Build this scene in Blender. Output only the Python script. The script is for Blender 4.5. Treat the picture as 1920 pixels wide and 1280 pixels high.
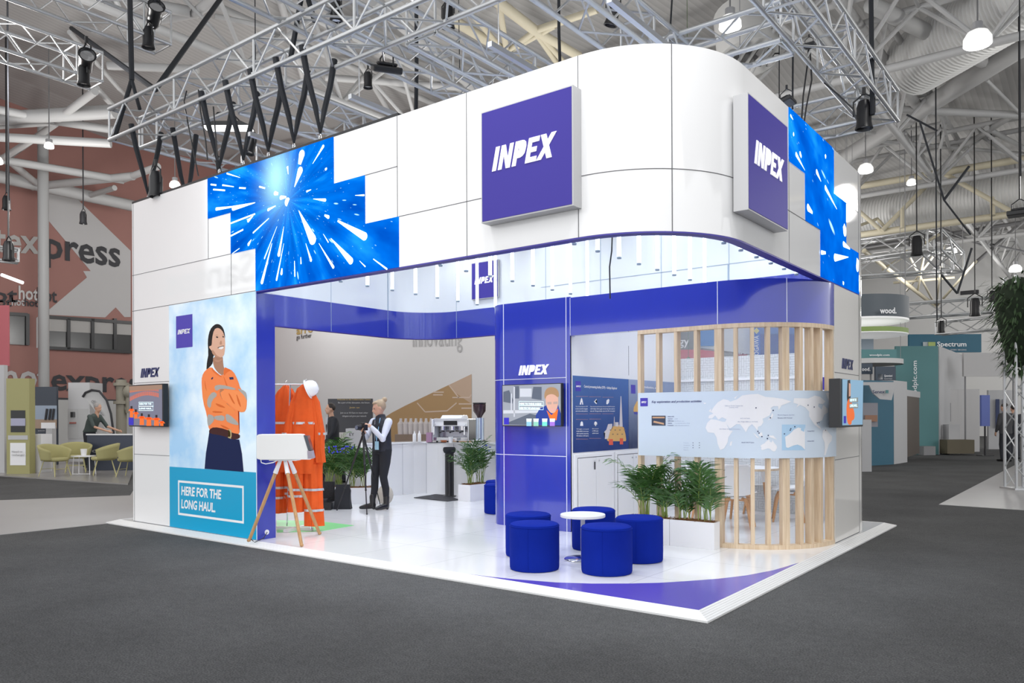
import bpy, bmesh, math, random
from math import sin, cos, pi, radians, sqrt, atan2
from mathutils import Vector, Matrix, noise
random.seed(7)
S = bpy.context.scene
COL = S.collection
for _o in list(bpy.data.objects): bpy.data.objects.remove(_o)

# ------------------------------------------------------------------ camera
YAW = radians(37.486); ROLL = radians(-0.242); FPX = 1479.08; HY = 778.55
CAM = Vector((2.337, -5.346, 1.5))
FW = Vector((-sin(YAW), cos(YAW), 0)); RT0 = Vector((cos(YAW), sin(YAW), 0)); UP0 = Vector((0, 0, 1))
RT = RT0*cos(ROLL) + UP0*sin(ROLL); UPV = UP0*cos(ROLL) - RT0*sin(ROLL)
cd = bpy.data.cameras.new('camera'); cam = bpy.data.objects.new('camera', cd); COL.objects.link(cam)
cd.sensor_width = 36; cd.lens = FPX*36/1920; cd.shift_y = (HY-640)/1920; cd.clip_end = 300
cam.matrix_world = Matrix(((RT.x, UPV.x, -FW.x, CAM.x), (RT.y, UPV.y, -FW.y, CAM.y), (RT.z, UPV.z, -FW.z, CAM.z), (0, 0, 0, 1)))
S.camera = cam
S.view_settings.view_transform = 'Standard'; S.view_settings.look = 'None'
S.view_settings.exposure = 0.0; S.view_settings.gamma = 1.0; S.view_settings.use_curve_mapping = False

# ------------------------------------------------------------------ uniform ambient fill; hall left open behind the camera to let it in
W = bpy.data.worlds.new('ambient_fill'); S.world = W; W.use_nodes = True
W.node_tree.nodes['Background'].inputs[0].default_value = (0.98, 0.99, 1.0, 1)
W.node_tree.nodes['Background'].inputs[1].default_value = 1.75

def lamp(kind, name, loc, power, color=(1, 1, 1), size=0.3, target=None, spot=60, size_y=None):
    l = bpy.data.lights.new(name, kind); l.energy = power; l.color = color
    if kind == 'AREA':
        l.size = size
        if size_y: l.shape = 'RECTANGLE'; l.size_y = size_y
    else: l.shadow_soft_size = size
    if kind == 'SPOT': l.spot_size = radians(spot); l.spot_blend = 0.6
    o = bpy.data.objects.new(name, l); COL.objects.link(o); o.location = loc
    if target is not None:
        o.rotation_euler = (Vector(target)-Vector(loc)).to_track_quat('-Z', 'Y').to_euler()
    return o
# stand lighting: rows of fittings on the truss ring, shining down into the stand
for x in (-7.2, -5.2, -3.2, -1.4):
    for y in (1.3, 3.1, 4.9):
        lamp('AREA', 'truss_light', (x, y, 5.2), 19, (0.86, 0.93, 1.0), 0.5, (x, y, 0)).data.spread = radians(125)
# added spots in the air before the trusses, brightening the fascia
for x in (-5.2, -3.2, -1.0):
    lamp('SPOT', 'fascia_fill', (x, -1.6, 7.4), 230, (1, 1, 1), 0.4, (x, 0.2, 3.2), 72)
for y in (1.5, 3.6):
    lamp('SPOT', 'fascia_fill', (1.6, y, 7.4), 130, (1, 0.98, 0.95), 0.4, (-0.2, y, 3.2), 80)
lamp('SPOT', 'fascia_fill', (1.5, -1.3, 7.2), 260, (1, 1, 1), 0.4, (-.6, .6, 3.7), 60)  # extra spot added to whiten the rounded fascia corner
# hall high bays
for (x, y) in ((-22, 5), (-15, 10), (-24, 14), (-22, 28), (-8, 26), (-8, 12), (3, 18), (4, 34), (-8, 40), (4, 46), (-3, 46), (12, 26), (-4, 34), (-13, 0)):
    lamp('POINT', 'hall_lamp_fill', (x, y, 7.4), 420, (1, 0.98, 0.95), 0.5)

lamp('POINT', 'hall_lamp_fill', (-3.0, 10.5, 5.5), 260, (1, 0.98, 0.95), 0.5)  # added point light, lifts the things behind the meeting corner glass
lamp('POINT', 'hall_lamp_fill', (-11.5, 12.0, 6.0), 260, (1, 0.98, 0.95), 0.5)  # added point light, brightens the grey wall beyond the stand
# ------------------------------------------------------------------ helpers
def ray(px, py): return FW + RT*((px-960)/FPX) + UPV*((HY-py)/FPX)
def hit(px, py, ax, v):
    d = ray(px, py); i = 'xyz'.index(ax); return CAM + d*((v-CAM[i])/d[i])
def dep(px, py, D): return CAM + ray(px, py)*D

_m = {}
def mat(name, col, rough=0.5, metal=0.0, emit=0.0, spec=0.5, coat=0.0, alpha=None, bump=None, noise_amt=None):
    if name in _m: return _m[name]
    m = bpy.data.materials.new(name); m.use_nodes = True; _m[name] = m
    nt = m.node_tree; b = nt.nodes['Principled BSDF']
    c = (*col, 1) if len(col) == 3 else col
    b.inputs['Base Color'].default_value = c; b.inputs['Roughness'].default_value = rough
    b.inputs['Metallic'].default_value = metal; b.inputs['Specular IOR Level'].default_value = spec
    if coat: b.inputs['Coat Weight'].default_value = coat; b.inputs['Coat Roughness'].default_value = 0.05
    if emit: b.inputs['Emission Color'].default_value = c; b.inputs['Emission Strength'].default_value = emit
    if alpha is not None: b.inputs['Alpha'].default_value = alpha
    tc = nt.nodes.new('ShaderNodeTexCoord')
    if noise_amt:
        sc, amt = noise_amt
        n = nt.nodes.new('ShaderNodeTexNoise'); n.inputs['Scale'].default_value = sc; n.inputs['Detail'].default_value = 4
        nt.links.new(tc.outputs['Object'], n.inputs['Vector'])
        mx = nt.nodes.new('ShaderNodeMix'); mx.data_type = 'RGBA'
        mx.inputs['A'].default_value = tuple(max(0, v*(1-amt)) for v in c[:3])+(1,)
        mx.inputs['B'].default_value = tuple(min(1, v*(1+amt)) for v in c[:3])+(1,)
        nt.links.new(n.outputs['Fac'], mx.inputs['Factor']); nt.links.new(mx.outputs['Result'], b.inputs['Base Color'])
    if bump:
        sc, st = bump
        n = nt.nodes.new('ShaderNodeTexNoise'); n.inputs['Scale'].default_value = sc
        nt.links.new(tc.outputs['Object'], n.inputs['Vector'])
        bp = nt.nodes.new('ShaderNodeBump'); bp.inputs['Strength'].default_value = st; bp.inputs['Distance'].default_value = 0.01
        nt.links.new(n.outputs['Fac'], bp.inputs['Height']); nt.links.new(bp.outputs['Normal'], b.inputs['Normal'])
    return m

class MB:
    """collects shapes for ONE mesh object"""
    def __init__(s): s.v = []; s.f = []; s.m = []; s.cm = 0
    def add(s, vs, fs):
        o = len(s.v); s.v += [tuple(v) for v in vs]; s.f += [tuple(i+o for i in f) for f in fs]; s.m += [s.cm]*len(fs); return s
    def box(s, lo, hi, M=None):
        (a, b, c), (d, e, f) = lo, hi
        vs = [Vector(p) for p in ((a, b, c), (d, b, c), (d, e, c), (a, e, c), (a, b, f), (d, b, f), (d, e, f), (a, e, f))]
        if M is not None: vs = [M @ v for v in vs]
        return s.add(vs, [(0, 3, 2, 1), (4, 5, 6, 7), (0, 1, 5, 4), (1, 2, 6, 5), (2, 3, 7, 6), (3, 0, 4, 7)])
    def cbox(s, c, size, rz=0, M=None):
        R_ = Matrix.Translation(c) @ Matrix.Rotation(rz, 4, 'Z')
        if M is not None: R_ = R_ @ M
        x, y, z = (q/2 for q in size); return s.box((-x, -y, -z), (x, y, z), R_)
    def bar(s, p, q, w, h=None):
        """square bar from p to q"""
        h = h or w; p = Vector(p); q = Vector(q); d = (q-p).normalized()
        u = d.cross(Vector((0, 0, 1)));
        if u.length < 1e-4: u = Vector((1, 0, 0))
        u.normalize(); v = u.cross(d)
        a = [p-u*w/2-v*h/2, p+u*w/2-v*h/2, p+u*w/2+v*h/2, p-u*w/2+v*h/2]; b = [x+(q-p) for x in a]
        return s.add(a+b, [(3, 2, 1, 0), (4, 5, 6, 7), (0, 1, 5, 4), (1, 2, 6, 5), (2, 3, 7, 6), (3, 0, 4, 7)])
    def cyl(s, p, q, r0, r1=None, n=12, caps=True):
        r1 = r0 if r1 is None else r1; p = Vector(p); q = Vector(q); d = (q-p).normalized()
        u = d.cross(Vector((0, 0, 1)))
        if u.length < 1e-4: u = Vector((1, 0, 0))
        u.normalize(); v = d.cross(u); vs = []
        for c, r in ((p, r0), (q, r1)):
            for i in range(n):
                a = 2*pi*i/n; vs.append(c+u*cos(a)*r+v*sin(a)*r)
        fs = [(i, (i+1) % n, n+(i+1) % n, n+i) for i in range(n)]
        if caps: fs += [tuple(range(n-1, -1, -1)), tuple(range(n, 2*n))]
        return s.add(vs, fs)
    def tube(s, pts, r, n=8, caps=True):
        pts = [Vector(p) for p in pts]; rs = r if isinstance(r, (list, tuple)) else [r]*len(pts); vs = []
        u = None
        for i, p in enumerate(pts):
            d = (pts[min(i+1, len(pts)-1)]-pts[max(i-1, 0)]).normalized()
            if u is None:
                u = d.cross(Vector((0, 0, 1)))
                if u.length < 1e-3: u = Vector((1, 0, 0))
            u = (u-d*u.dot(d)).normalized(); v = d.cross(u)
            for k in range(n):
                a = 2*pi*k/n; vs.append(p+(u*cos(a)+v*sin(a))*rs[i])
        fs = [(i*n+k, i*n+(k+1) % n, (i+1)*n+(k+1) % n, (i+1)*n+k) for i in range(len(pts)-1) for k in range(n)]
        if caps: fs += [tuple(range(n-1, -1, -1)), tuple(range((len(pts)-1)*n, len(pts)*n))]
        return s.add(vs, fs)
    def lathe(s, prof, c=(0, 0, 0), n=24, M=None):
        vs = []
        for r, z in prof:
            for k in range(n):
                a = 2*pi*k/n; p = Vector((r*cos(a), r*sin(a), z)); p = (M @ p) if M is not None else p; vs.append(p+Vector(c))
        L = len(prof)
        fs = [(i*n+k, i*n+(k+1) % n, (i+1)*n+(k+1) % n, (i+1)*n+k) for i in range(L-1) for k in range(n)]
        fs += [tuple(range(n-1, -1, -1)), tuple(range((L-1)*n, L*n))]
        return s.add(vs, fs)
    def prism(s, pts, fn, t0, t1):
        """polygon pts (a,b) extruded from depth t0 to t1; fn(a,b,t)->xyz"""
        n = len(pts); vs = [fn(a, b, t0) for a, b in pts]+[fn(a, b, t1) for a, b in pts]
        return s.add(vs, [tuple(range(n-1, -1, -1)), tuple(range(n, 2*n))]+[(i, (i+1) % n, n+(i+1) % n, n+i) for i in range(n)])
    def ball(s, c, r, n=12, m=8, sc=(1, 1, 1), M=None):
        vs = []
        for j in range(m+1):
            t = pi*j/m
            for i in range(n):
                a = 2*pi*i/n; p = Vector((sin(t)*cos(a)*sc[0], sin(t)*sin(a)*sc[1], cos(t)*sc[2]))*r
                if M is not None: p = M @ p
                vs.append(Vector(c)+p)
        return s.add(vs, [(j*n+i, (j+1)*n+i, (j+1)*n+(i+1) % n, j*n+(i+1) % n) for j in range(m) for i in range(n)])
    def ribbon(s, pts, z0, z1, o0, o1):
        """wall along a plan path between two sideways offsets (positive = outwards, to the right of travel)"""
        n = len(pts); N = []
        for i in range(n):
            def nrm(a, b):
                d = Vector((b[0]-a[0], b[1]-a[1])).normalized(); return Vector((d.y, -d.x))
            ns = []
            if i > 0: ns.append(nrm(pts[i-1], pts[i]))
            if i < n-1: ns.append(nrm(pts[i], pts[i+1]))
            m = sum(ns, Vector((0, 0))).normalized(); k = 1/max(0.3, m.dot(ns[0])); N.append(m*k)
        vs = []
        for i in range(n):
            for o, z in ((o0, z0), (o0, z1), (o1, z1), (o1, z0)):
                vs.append((pts[i][0]+N[i].x*o, pts[i][1]+N[i].y*o, z))
        fs = [(4*i+k, 4*i+4+k, 4*i+4+(k+1) % 4, 4*i+(k+1) % 4) for i in range(n-1) for k in range(4)]
        fs += [(0, 1, 2, 3), (4*n-1, 4*n-2, 4*n-3, 4*n-4)]
        return s.add(vs, fs)
    def build(s, name, m=None, parent=None, smooth=False, bevel=0, label=None):
        me = bpy.data.meshes.new(name); me.from_pydata(s.v, [], s.f)
        ms = m if isinstance(m, (list, tuple)) else [m]
        for x in ms:
            if x: me.materials.append(x)
        if len(ms) > 1: me.polygons.foreach_set('material_index', s.m)
        bm = bmesh.new(); bm.from_mesh(me); bmesh.ops.remove_doubles(bm, verts=bm.verts, dist=1e-6)
        bmesh.ops.recalc_face_normals(bm, faces=bm.faces); bm.to_mesh(me); bm.free()
        if smooth:
            me.polygons.foreach_set('use_smooth', [True]*len(me.polygons)); me.set_sharp_from_angle(angle=radians(38))
        o = bpy.data.objects.new(name, me); COL.objects.link(o)
        if parent is not None: o.parent = parent
        if bevel:
            b = o.modifiers.new('bevel', 'BEVEL'); b.width = bevel; b.segments = 2; b.limit_method = 'ANGLE'
        if label: o['label'] = label
        return o

def tag(o, label, cat, group=None, kind=None):
    o['label'] = label; o['category'] = cat
    if group: o['group'] = group
    if kind: o['kind'] = kind
    return o
def thing(name, label, cat, loc=(0, 0, 0), rz=0, group=None):
    o = bpy.data.objects.new(name, None); COL.objects.link(o); o.location = loc; o.rotation_euler = (0, 0, rz)
    o.empty_display_size = 0.1
    return tag(o, label, cat, group)
def struct(o): o['kind'] = 'structure'; return o
def children(o): return [c for c in bpy.data.objects if c.parent == o]
def dup(o, loc=None, rz=None, label=None, parent=None, scale=None):
    c = o.copy(); COL.objects.link(c)
    if parent is not None: c.parent = parent
    if loc is not None: c.location = loc
    if rz is not None: c.rotation_euler = (0, 0, rz)
    if scale is not None: c.scale = scale
    if label: c['label'] = label
    for ch in children(o): dup(ch, parent=c)
    return c

def arc(cx, cy, r, a0, a1, n=14):
    return [(cx+r*cos(radians(a0+(a1-a0)*i/n)), cy+r*sin(radians(a0+(a1-a0)*i/n))) for i in range(n+1)]

# ------------------------------------------------------------------ lettering
# heavy italic capitals drawn as polygons for the INPEX wordmark: unit height, x advance
LOGO = {
 'I': ([[(0, 0), (.26, 0), (.26, 1), (0, 1)]], .34),
 'N': ([[(0, 0), (.24, 0), (.24, .58), (.52, 0), (.78, 0), (.78, 1), (.54, 1), (.54, .42), (.26, 1), (0, 1)]], .86),
 'P': ([[(0, 0), (.25, 0), (.25, .3), (.45, .3), (.6, .35), (.7, .45), (.73, .62), (.73, .75), (.68, .9), (.55, .98), (.42, 1), (0, 1), (0, .5), (.25, .5), (.25, .8), (.4, .8), (.47, .76), (.48, .6), (.42, .5), (0, .5)]], .79),
 'E': ([[(0, 0), (.68, 0), (.68, .21), (.25, .21), (.25, .4), (.6, .4), (.6, .6), (.25, .6), (.25, .79), (.68, .79), (.68, 1), (0, 1)]], .73),
 'X': ([[(-.08, 0), (.22, 0), (.4, .32), (.56, 0), (.88, 0), (.58, .5), (.9, 1), (.6, 1), (.43, .7), (.28, 1), (-.05, 1), (.23, .5)]], .9)}
def wordmark(origin, u, w, h, m, parent, name='logo_lettering', t=0.006, up=(0, 0, 1), n=None, shear=.28):
    """INPEX starting at origin (lower left) along unit vector u, width w, height h"""
    u = Vector(u).normalized(); up = Vector(up); n = Vector(n) if n is not None else u.cross(up)
    tot = sum(LOGO[c][1]+.05 for c in 'INPEX')+shear; bm = bmesh.new(); x = 0
    for c in 'INPEX':
        for poly in LOGO[c][0]:
            if c == 'P':
                polys = [[(0, 0), (.25, 0), (.25, 1), (0, 1)],
                         [(.25, .3), (.45, .3), (.6, .35), (.7, .45), (.73, .62), (.73, .75), (.68, .9), (.55, .98), (.42, 1), (.25, 1), (.25, .8), (.38, .8), (.46, .77), (.49, .72), (.49, .58), (.46, .53), (.38, .5), (.25, .5)]]
            elif c == 'E': polys = [[(0, 0), (.25, 0), (.25, 1), (0, 1)], [(.25, 0), (.68, 0), (.68, .21), (.25, .21)], [(.25, .4), (.6, .4), (.6, .6), (.25, .6)], [(.25, .79), (.68, .79), (.68, 1), (.25, 1)]]
            elif c == 'N': polys = [[(0, 0), (.24, 0), (.24, 1), (0, 1)], [(.54, 0), (.78, 0), (.78, 1), (.54, 1)], [(.24, .58), (.52, 0), (.54, 0), (.54, .42), (.26, 1), (.24, 1)]]
            elif c == 'X': polys = [[(-.08, 0), (.22, 0), (.9, 1), (.6, 1)], [(.56, 0), (.88, 0), (.28, 1), (-.05, 1)]]
            else: polys = [poly]
            for pp in polys:
                vs = [bm.verts.new(Vector(origin)+u*((x+a+b*shear)/tot*w)+up*(b*h)+n*t) for a, b in pp]
                bm.faces.new(vs)
        x += LOGO[c][1]+.05
    bmesh.ops.triangulate(bm, faces=bm.faces)
    ret = bmesh.ops.extrude_face_region(bm, geom=bm.faces[:])
    bmesh.ops.translate(bm, verts=[v for v in ret['geom'] if isinstance(v, bmesh.types.BMVert)], vec=-n*(t*0.9))
    bmesh.ops.recalc_face_normals(bm, faces=bm.faces)
    me = bpy.data.meshes.new(name); bm.to_mesh(me); bm.free(); me.materials.append(m)
    o = bpy.data.objects.new(name, me); COL.objects.link(o)
    if parent is not None: o.parent = parent
    return o

def text(s, p0, p1, h, m, parent, name='lettering', t=0.003, bold=0.0, shear=0.0, up=(0, 0, 1), n=None, mirror=False, map_fn=None, spacing=1.0):
    """text whose baseline runs from p0 to p1 (width fitted), capital height h, lifted t off the surface"""
    cu = bpy.data.curves.new(name, 'FONT'); cu.body = s; cu.size = 1; cu.shear = shear; cu.offset = bold; cu.resolution_u = 2; cu.space_character = spacing
    to = bpy.data.objects.new(name, cu); COL.objects.link(to)
    me = bpy.data.meshes.new_from_object(to); bpy.data.objects.remove(to); bpy.data.curves.remove(cu)
    p0 = Vector(p0); p1 = Vector(p1); u = (p1-p0).normalized(); w = (p1-p0).length; up = Vector(up)
    nn = Vector(n) if n is not None else u.cross(up)
    if len(me.vertices) == 0: return None
    xs = [v.co.x for v in me.vertices]; x0, x1 = min(xs), max(xs); sx = w/max(1e-6, x1-x0); sy = h/0.73
    for v in me.vertices:
        a = (v.co.x-x0)*sx; b = v.co.y*sy
        if map_fn: v.co = map_fn(a, b)
        else: v.co = p0+u*a+up*b+nn*t
    me.name = name; me.materials.clear(); me.materials.append(m)
    o = bpy.data.objects.new(name, me); COL.objects.link(o)
    if parent is not None: o.parent = parent
    return o

def flat(polys, fn, m, name, parent, t=0.002, thick=0.0012):
    """printed shapes: list of (a,b) outlines placed on a surface by fn(a,b,t), as one thin sheet"""
    bm = bmesh.new()
    for pp in polys:
        vs = [bm.verts.new(fn(a, b, t)) for a, b in pp]
        try: bm.faces.new(vs)
        except ValueError: pass
    bmesh.ops.triangulate(bm, faces=bm.faces)
    me = bpy.data.meshes.new(name); bm.to_mesh(me); bm.free(); me.materials.append(m)
    o = bpy.data.objects.new(name, me); COL.objects.link(o)
    if parent is not None: o.parent = parent
    return o
def smooth_poly(pts, it=2):
    for _ in range(it):
        q = []
        for i in range(len(pts)):
            a = pts[i]; b = pts[(i+1) % len(pts)]
            q += [(a[0]*.75+b[0]*.25, a[1]*.75+b[1]*.25), (a[0]*.25+b[0]*.75, a[1]*.25+b[1]*.75)]
        pts = q
    return pts

# ------------------------------------------------------------------ palette
BLUE = (0.045, 0.035, 0.42)
M_white = mat('white_gloss_laminate', (0.9, 0.9, 0.905), 0.05, coat=0.5)
M_whitem = mat('white_matt', (0.84, 0.84, 0.86), 0.45)
M_floorw = mat('white_gloss_floor', (0.86, 0.865, 0.88), 0.12, coat=0.3)
M_blue = mat('royal_blue_gloss', (0.028, 0.045, 0.42), 0.13, coat=0.6)
M_bluesign = mat('violet_blue_sign', (0.052, 0.04, 0.29), 0.5, emit=0.15, spec=.2)
M_navy = mat('dark_navy', (0.01, 0.025, 0.1), 0.5)
M_seam = mat('panel_joint', (0.12, 0.12, 0.13), 0.6)
M_seamw = mat('white_joint', (0.75, 0.78, 0.9), 0.4)
M_alu = mat('brushed_aluminium', (0.62, 0.63, 0.65), 0.32, 0.9)
M_steel = mat('polished_chrome', (0.75, 0.76, 0.78), 0.12, 1.0)
M_black = mat('black_plastic', (0.012, 0.012, 0.014), 0.35)
M_blackm = mat('black_fabric_strap', (0.015, 0.017, 0.022), 0.8)
M_txtw = mat('white_lettering', (0.9, 0.9, 0.92), 0.5, emit=0.35)
M_print = mat('white_print', (0.9, 0.9, 0.92), 0.6)
M_dark = mat('charcoal_print', (0.03, 0.03, 0.035), 0.6)
M_grey = mat('mid_grey', (0.28, 0.28, 0.29), 0.6)
M_lgrey = mat('light_grey_board', (0.5, 0.5, 0.51), 0.6)
M_orange = mat('orange_workwear', (0.76, 0.1, 0.007), 0.8, bump=(9, 1.0), noise_amt=(6, 0.2))
M_silver = mat('reflective_tape', (0.55, 0.56, 0.58), 0.35, 0.3)
M_skin = mat('skin', (0.62, 0.36, 0.25), 0.5)
M_green = mat('palm_leaf', (0.05, 0.135, 0.028), 0.42, noise_amt=(14, 0.6))
M_stem = mat('palm_stem', (0.22, 0.3, 0.06), 0.5)
M_soil = mat('coir_mulch', (0.2, 0.09, 0.035), 0.95, bump=(60, 1.0), noise_amt=(40, 0.5))

def wood_mat(name, c0, c1, sc=(30, 30, 2)):
    m = mat(name, c0, 0.45); nt = m.node_tree; b = nt.nodes['Principled BSDF']
    tc = nt.nodes.new('ShaderNodeTexCoord'); mp = nt.nodes.new('ShaderNodeMapping'); mp.inputs['Scale'].default_value = sc
    n = nt.nodes.new('ShaderNodeTexNoise'); n.inputs['Scale'].default_value = 1.5; n.inputs['Detail'].default_value = 6
    r = nt.nodes.new('ShaderNodeValToRGB'); r.color_ramp.elements[0].color = (*c0, 1); r.color_ramp.elements[1].color = (*c1, 1)
    r.color_ramp.elements[0].position = .35; r.color_ramp.elements[1].position = .65
    nt.links.new(tc.outputs['Object'], mp.inputs[0]); nt.links.new(mp.outputs[0], n.inputs['Vector'])
    nt.links.new(n.outputs['Fac'], r.inputs[0]); nt.links.new(r.outputs[0], b.inputs['Base Color'])
    return m
M_oak = wood_mat('pale_oak', (0.6, 0.45, 0.3), (0.72, 0.58, 0.42))
M_beech = wood_mat('beech', (0.55, 0.28, 0.13), (0.66, 0.38, 0.2))
M_ashleg = wood_mat('warm_oak_leg', (0.42, 0.22, 0.09), (0.52, 0.3, 0.13))
# ================================================================== hall shell
def carpet_mat():
    m = mat('grey_carpet', (0.085, 0.085, 0.088), 0.95, spec=0.15); nt = m.node_tree; b = nt.nodes['Principled BSDF']
    tc = nt.nodes.new('ShaderNodeTexCoord')
    n1 = nt.nodes.new('ShaderNodeTexNoise'); n1.inputs['Scale'].default_value = 90; n1.inputs['Detail'].default_value = 3
    n2 = nt.nodes.new('ShaderNodeTexNoise'); n2.inputs['Scale'].default_value = 1.1; n2.inputs['Detail'].default_value = 5
    n3 = nt.nodes.new('ShaderNodeTexNoise'); n3.inputs['Scale'].default_value = 14; n3.inputs['Detail'].default_value = 4
    for n in (n1, n2, n3): nt.links.new(tc.outputs['Object'], n.inputs['Vector'])
    def ramp(n, a, b_):
        r = nt.nodes.new('ShaderNodeMapRange'); r.inputs['From Min'].default_value = .3; r.inputs['From Max'].default_value = .7
        r.inputs['To Min'].default_value = a; r.inputs['To Max'].default_value = b_; nt.links.new(n.outputs['Fac'], r.inputs['Value']); return r
    a = ramp(n1, .55, 1.5); c = ramp(n2, .88, 1.12); d = ramp(n3, .9, 1.1)
    q = nt.nodes.new('ShaderNodeMath'); q.operation = 'MULTIPLY'; nt.links.new(a.outputs[0], q.inputs[0]); nt.links.new(c.outputs[0], q.inputs[1])
    q2 = nt.nodes.new('ShaderNodeMath'); q2.operation = 'MULTIPLY'; nt.links.new(q.outputs[0], q2.inputs[0]); nt.links.new(d.outputs[0], q2.inputs[1])
    v = nt.nodes.new('ShaderNodeVectorMath'); v.operation = 'SCALE'; v.inputs[0].default_value = (0.086, 0.0865, 0.088)
    nt.links.new(q2.outputs[0], v.inputs['Scale']); nt.links.new(v.outputs[0], b.inputs['Base Color'])
    return m
M_carpet = carpet_mat()
M_vinyl = mat('pale_grey_vinyl', (0.34, 0.335, 0.335), 0.4, noise_amt=(1.5, 0.06))
struct(MB().box((-60, -14, -0.2), (30, 62, 0)).build('floor', M_carpet))
def slab(name, pix, z, m, th=0.006):
    pts = [hit(px, py, 'z', z) for px, py in pix]
    b = MB().prism([(p.x, p.y) for p in pts], lambda a, b_, t: (a, b_, t), 0.0005, z+th); return b.build(name, m)
struct(slab('floor', [(-260, 955), (0, 938), (244, 929), (262, 900), (420, 900), (520, 975), (250, 976), (199, 982), (0, 1003), (-260, 1033)], 0, M_vinyl))
struct(slab('floor', [(1760, 946), (1925, 957), (2300, 980), (2300, 860), (1930, 858), (1895, 876)], 0, M_vinyl))
struct(slab('floor', [(-260, 897), (0, 893), (240, 909), (262, 850), (0, 850), (-260, 850)], 0, mat('stand_floor_grey', (0.3, 0.29, 0.28), 0.25), 0.03))

# ceiling: folded profiled sheet
def ceil_mat():
    m = mat('roof_sheet', (0.42, 0.42, 0.43), 0.7); nt = m.node_tree; b = nt.nodes['Principled BSDF']
    tc = nt.nodes.new('ShaderNodeTexCoord'); w = nt.nodes.new('ShaderNodeTexWave'); w.inputs['Scale'].default_value = 1.6; w.inputs['Distortion'].default_value = 0
    w.wave_profile = 'SAW'; w.bands_direction = 'X'
    nt.links.new(tc.outputs['Object'], w.inputs['Vector'])
    mx = nt.nodes.new('ShaderNodeMix'); mx.data_type = 'RGBA'; mx.inputs['A'].default_value = (0.36, 0.355, 0.35, 1); mx.inputs['B'].default_value = (0.44, 0.435, 0.43, 1)
    nt.links.new(w.outputs['Fac'], mx.inputs['Factor']); nt.links.new(mx.outputs['Result'], b.inputs['Base Color'])
    bp = nt.nodes.new('ShaderNodeBump'); bp.inputs['Strength'].default_value = .6; bp.inputs['Distance'].default_value = .05
    nt.links.new(w.outputs['Fac'], bp.inputs['Height']); nt.links.new(bp.outputs['Normal'], b.inputs['Normal'])
    return m
M_roof = ceil_mat()
b = MB(); ys = [-7, 2, 11, 20, 29, 38, 47, 58]
for i in range(len(ys)-1):
    for x0, x1 in ((-60, -40), (-40, -28), (-28, -16), (-16, -4), (-4, 8), (8, 30)):
        z = lambda x, y: 12.0+(0.9 if (ys.index(y) % 2) else 0)+(0.8 if x in (-28, -4) else 0)
        b.add([(x0, ys[i], z(x0, ys[i])), (x1, ys[i], z(x1, ys[i])), (x1, ys[i+1], z(x1, ys[i+1])), (x0, ys[i+1], z(x0, ys[i+1])),
               (x0, ys[i], z(x0, ys[i])+.2), (x1, ys[i], z(x1, ys[i])+.2), (x1, ys[i+1], z(x1, ys[i+1])+.2), (x0, ys[i+1], z(x0, ys[i+1])+.2)],
              [(0, 1, 2, 3), (4, 7, 6, 5)])
struct(b.build('ceiling', M_roof))
M_farwall = mat('far_wall_grey', (0.72, 0.72, 0.71), 0.7)
struct(MB().box((-60, 55, 0), (30, 55.4, 13.4)).build('wall_back', M_farwall))
# left wall with the painted graphics
WX = -30.0
M_terra = mat('terracotta_paint', (0.28, 0.135, 0.115), 0.7, noise_amt=(0.6, 0.08))
M_pale = mat('pale_paint', (0.42, 0.41, 0.41), 0.7)
M_wdark = mat('window_dark', (0.035, 0.035, 0.035), 0.15)
wl = MB().box((WX-.3, -14, 0), (WX, 55, 13.4)).build('wall_left', M_terra); struct(wl)
fx = lambda a, b_, t: hit(a, b_, 'x', WX+t)   # a point of the left wall seen at a picture position
flat([[(87, 355), (147, 375), (245, 470), (245, 519), (170, 508), (88, 410)], [(170, 508), (245, 519), (245, 594), (200, 595), (92, 590), (90, 582), (163, 520), (156, 508)],
      [(68, 596), (75, 590), (92, 590), (92, 652), (68, 652)]], fx, M_pale, 'pale_graphic', wl, 0.01)
flat([[(192, 600), (217, 576), (243, 605)]], fx, M_terra, 'terracotta_arrow', wl, 0.02)
sh = mat('wall_ledge', (0.2, 0.1, 0.085), 0.7)
win = MB().prism([(92, 594), (246, 605), (246, 659), (92, 652)], fx, 0.02, 0.06)
wn = struct(win.build('window_1', M_wdark)); 
flat([[(92, 594), (246, 605), (246, 628), (92, 620)]], fx, mat('window_blind', (0.33, 0.32, 0.31), .6), 'roller_blind', wn, 0.065)
b = MB()
for x in (128, 173, 215): b.bar(fx(x, 597, .07), fx(x, 655, .07), .12)
b.bar(fx(91, 594, .07), fx(246, 605, .07), .12); b.bar(fx(91, 652, .07), fx(246, 660, .07), .12)
b.build('window_frame', M_black, wn)
w2 = MB().prism([(17, 588), (51, 590), (51, 647), (17, 645)], fx, 0.02, 0.06).build('window_2', M_wdark); struct(w2)
b = MB(); b.bar(fx(51, 588, .07), fx(51, 647, .07), .12); b.bar(fx(17, 588, .07), fx(51, 590, .07), .12); b.build('window_frame', M_black, w2)
def walltext(s, x0, y0, x1, y1, hpx, m, name, t=.03, shear=0):
    p0 = fx(x0, y0, t); p1 = fx(x1, y1, t); p2 = fx(x0, y0-hpx, t)
    return text(s, p0, p1, (p2-p0).length, m, wl, name, 0, bold=.02, shear=shear)
M_gl = mat('graphic_grey', (0.36, 0.35, 0.34), .6); M_gk = mat('graphic_black', (0.02, 0.02, 0.025), .6)
walltext('tex', -12, 470, 74, 475, 50, M_gl, 'wall_lettering')
walltext('press', 86, 482, 226, 500, 55, M_gk, 'wall_lettering')
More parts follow.
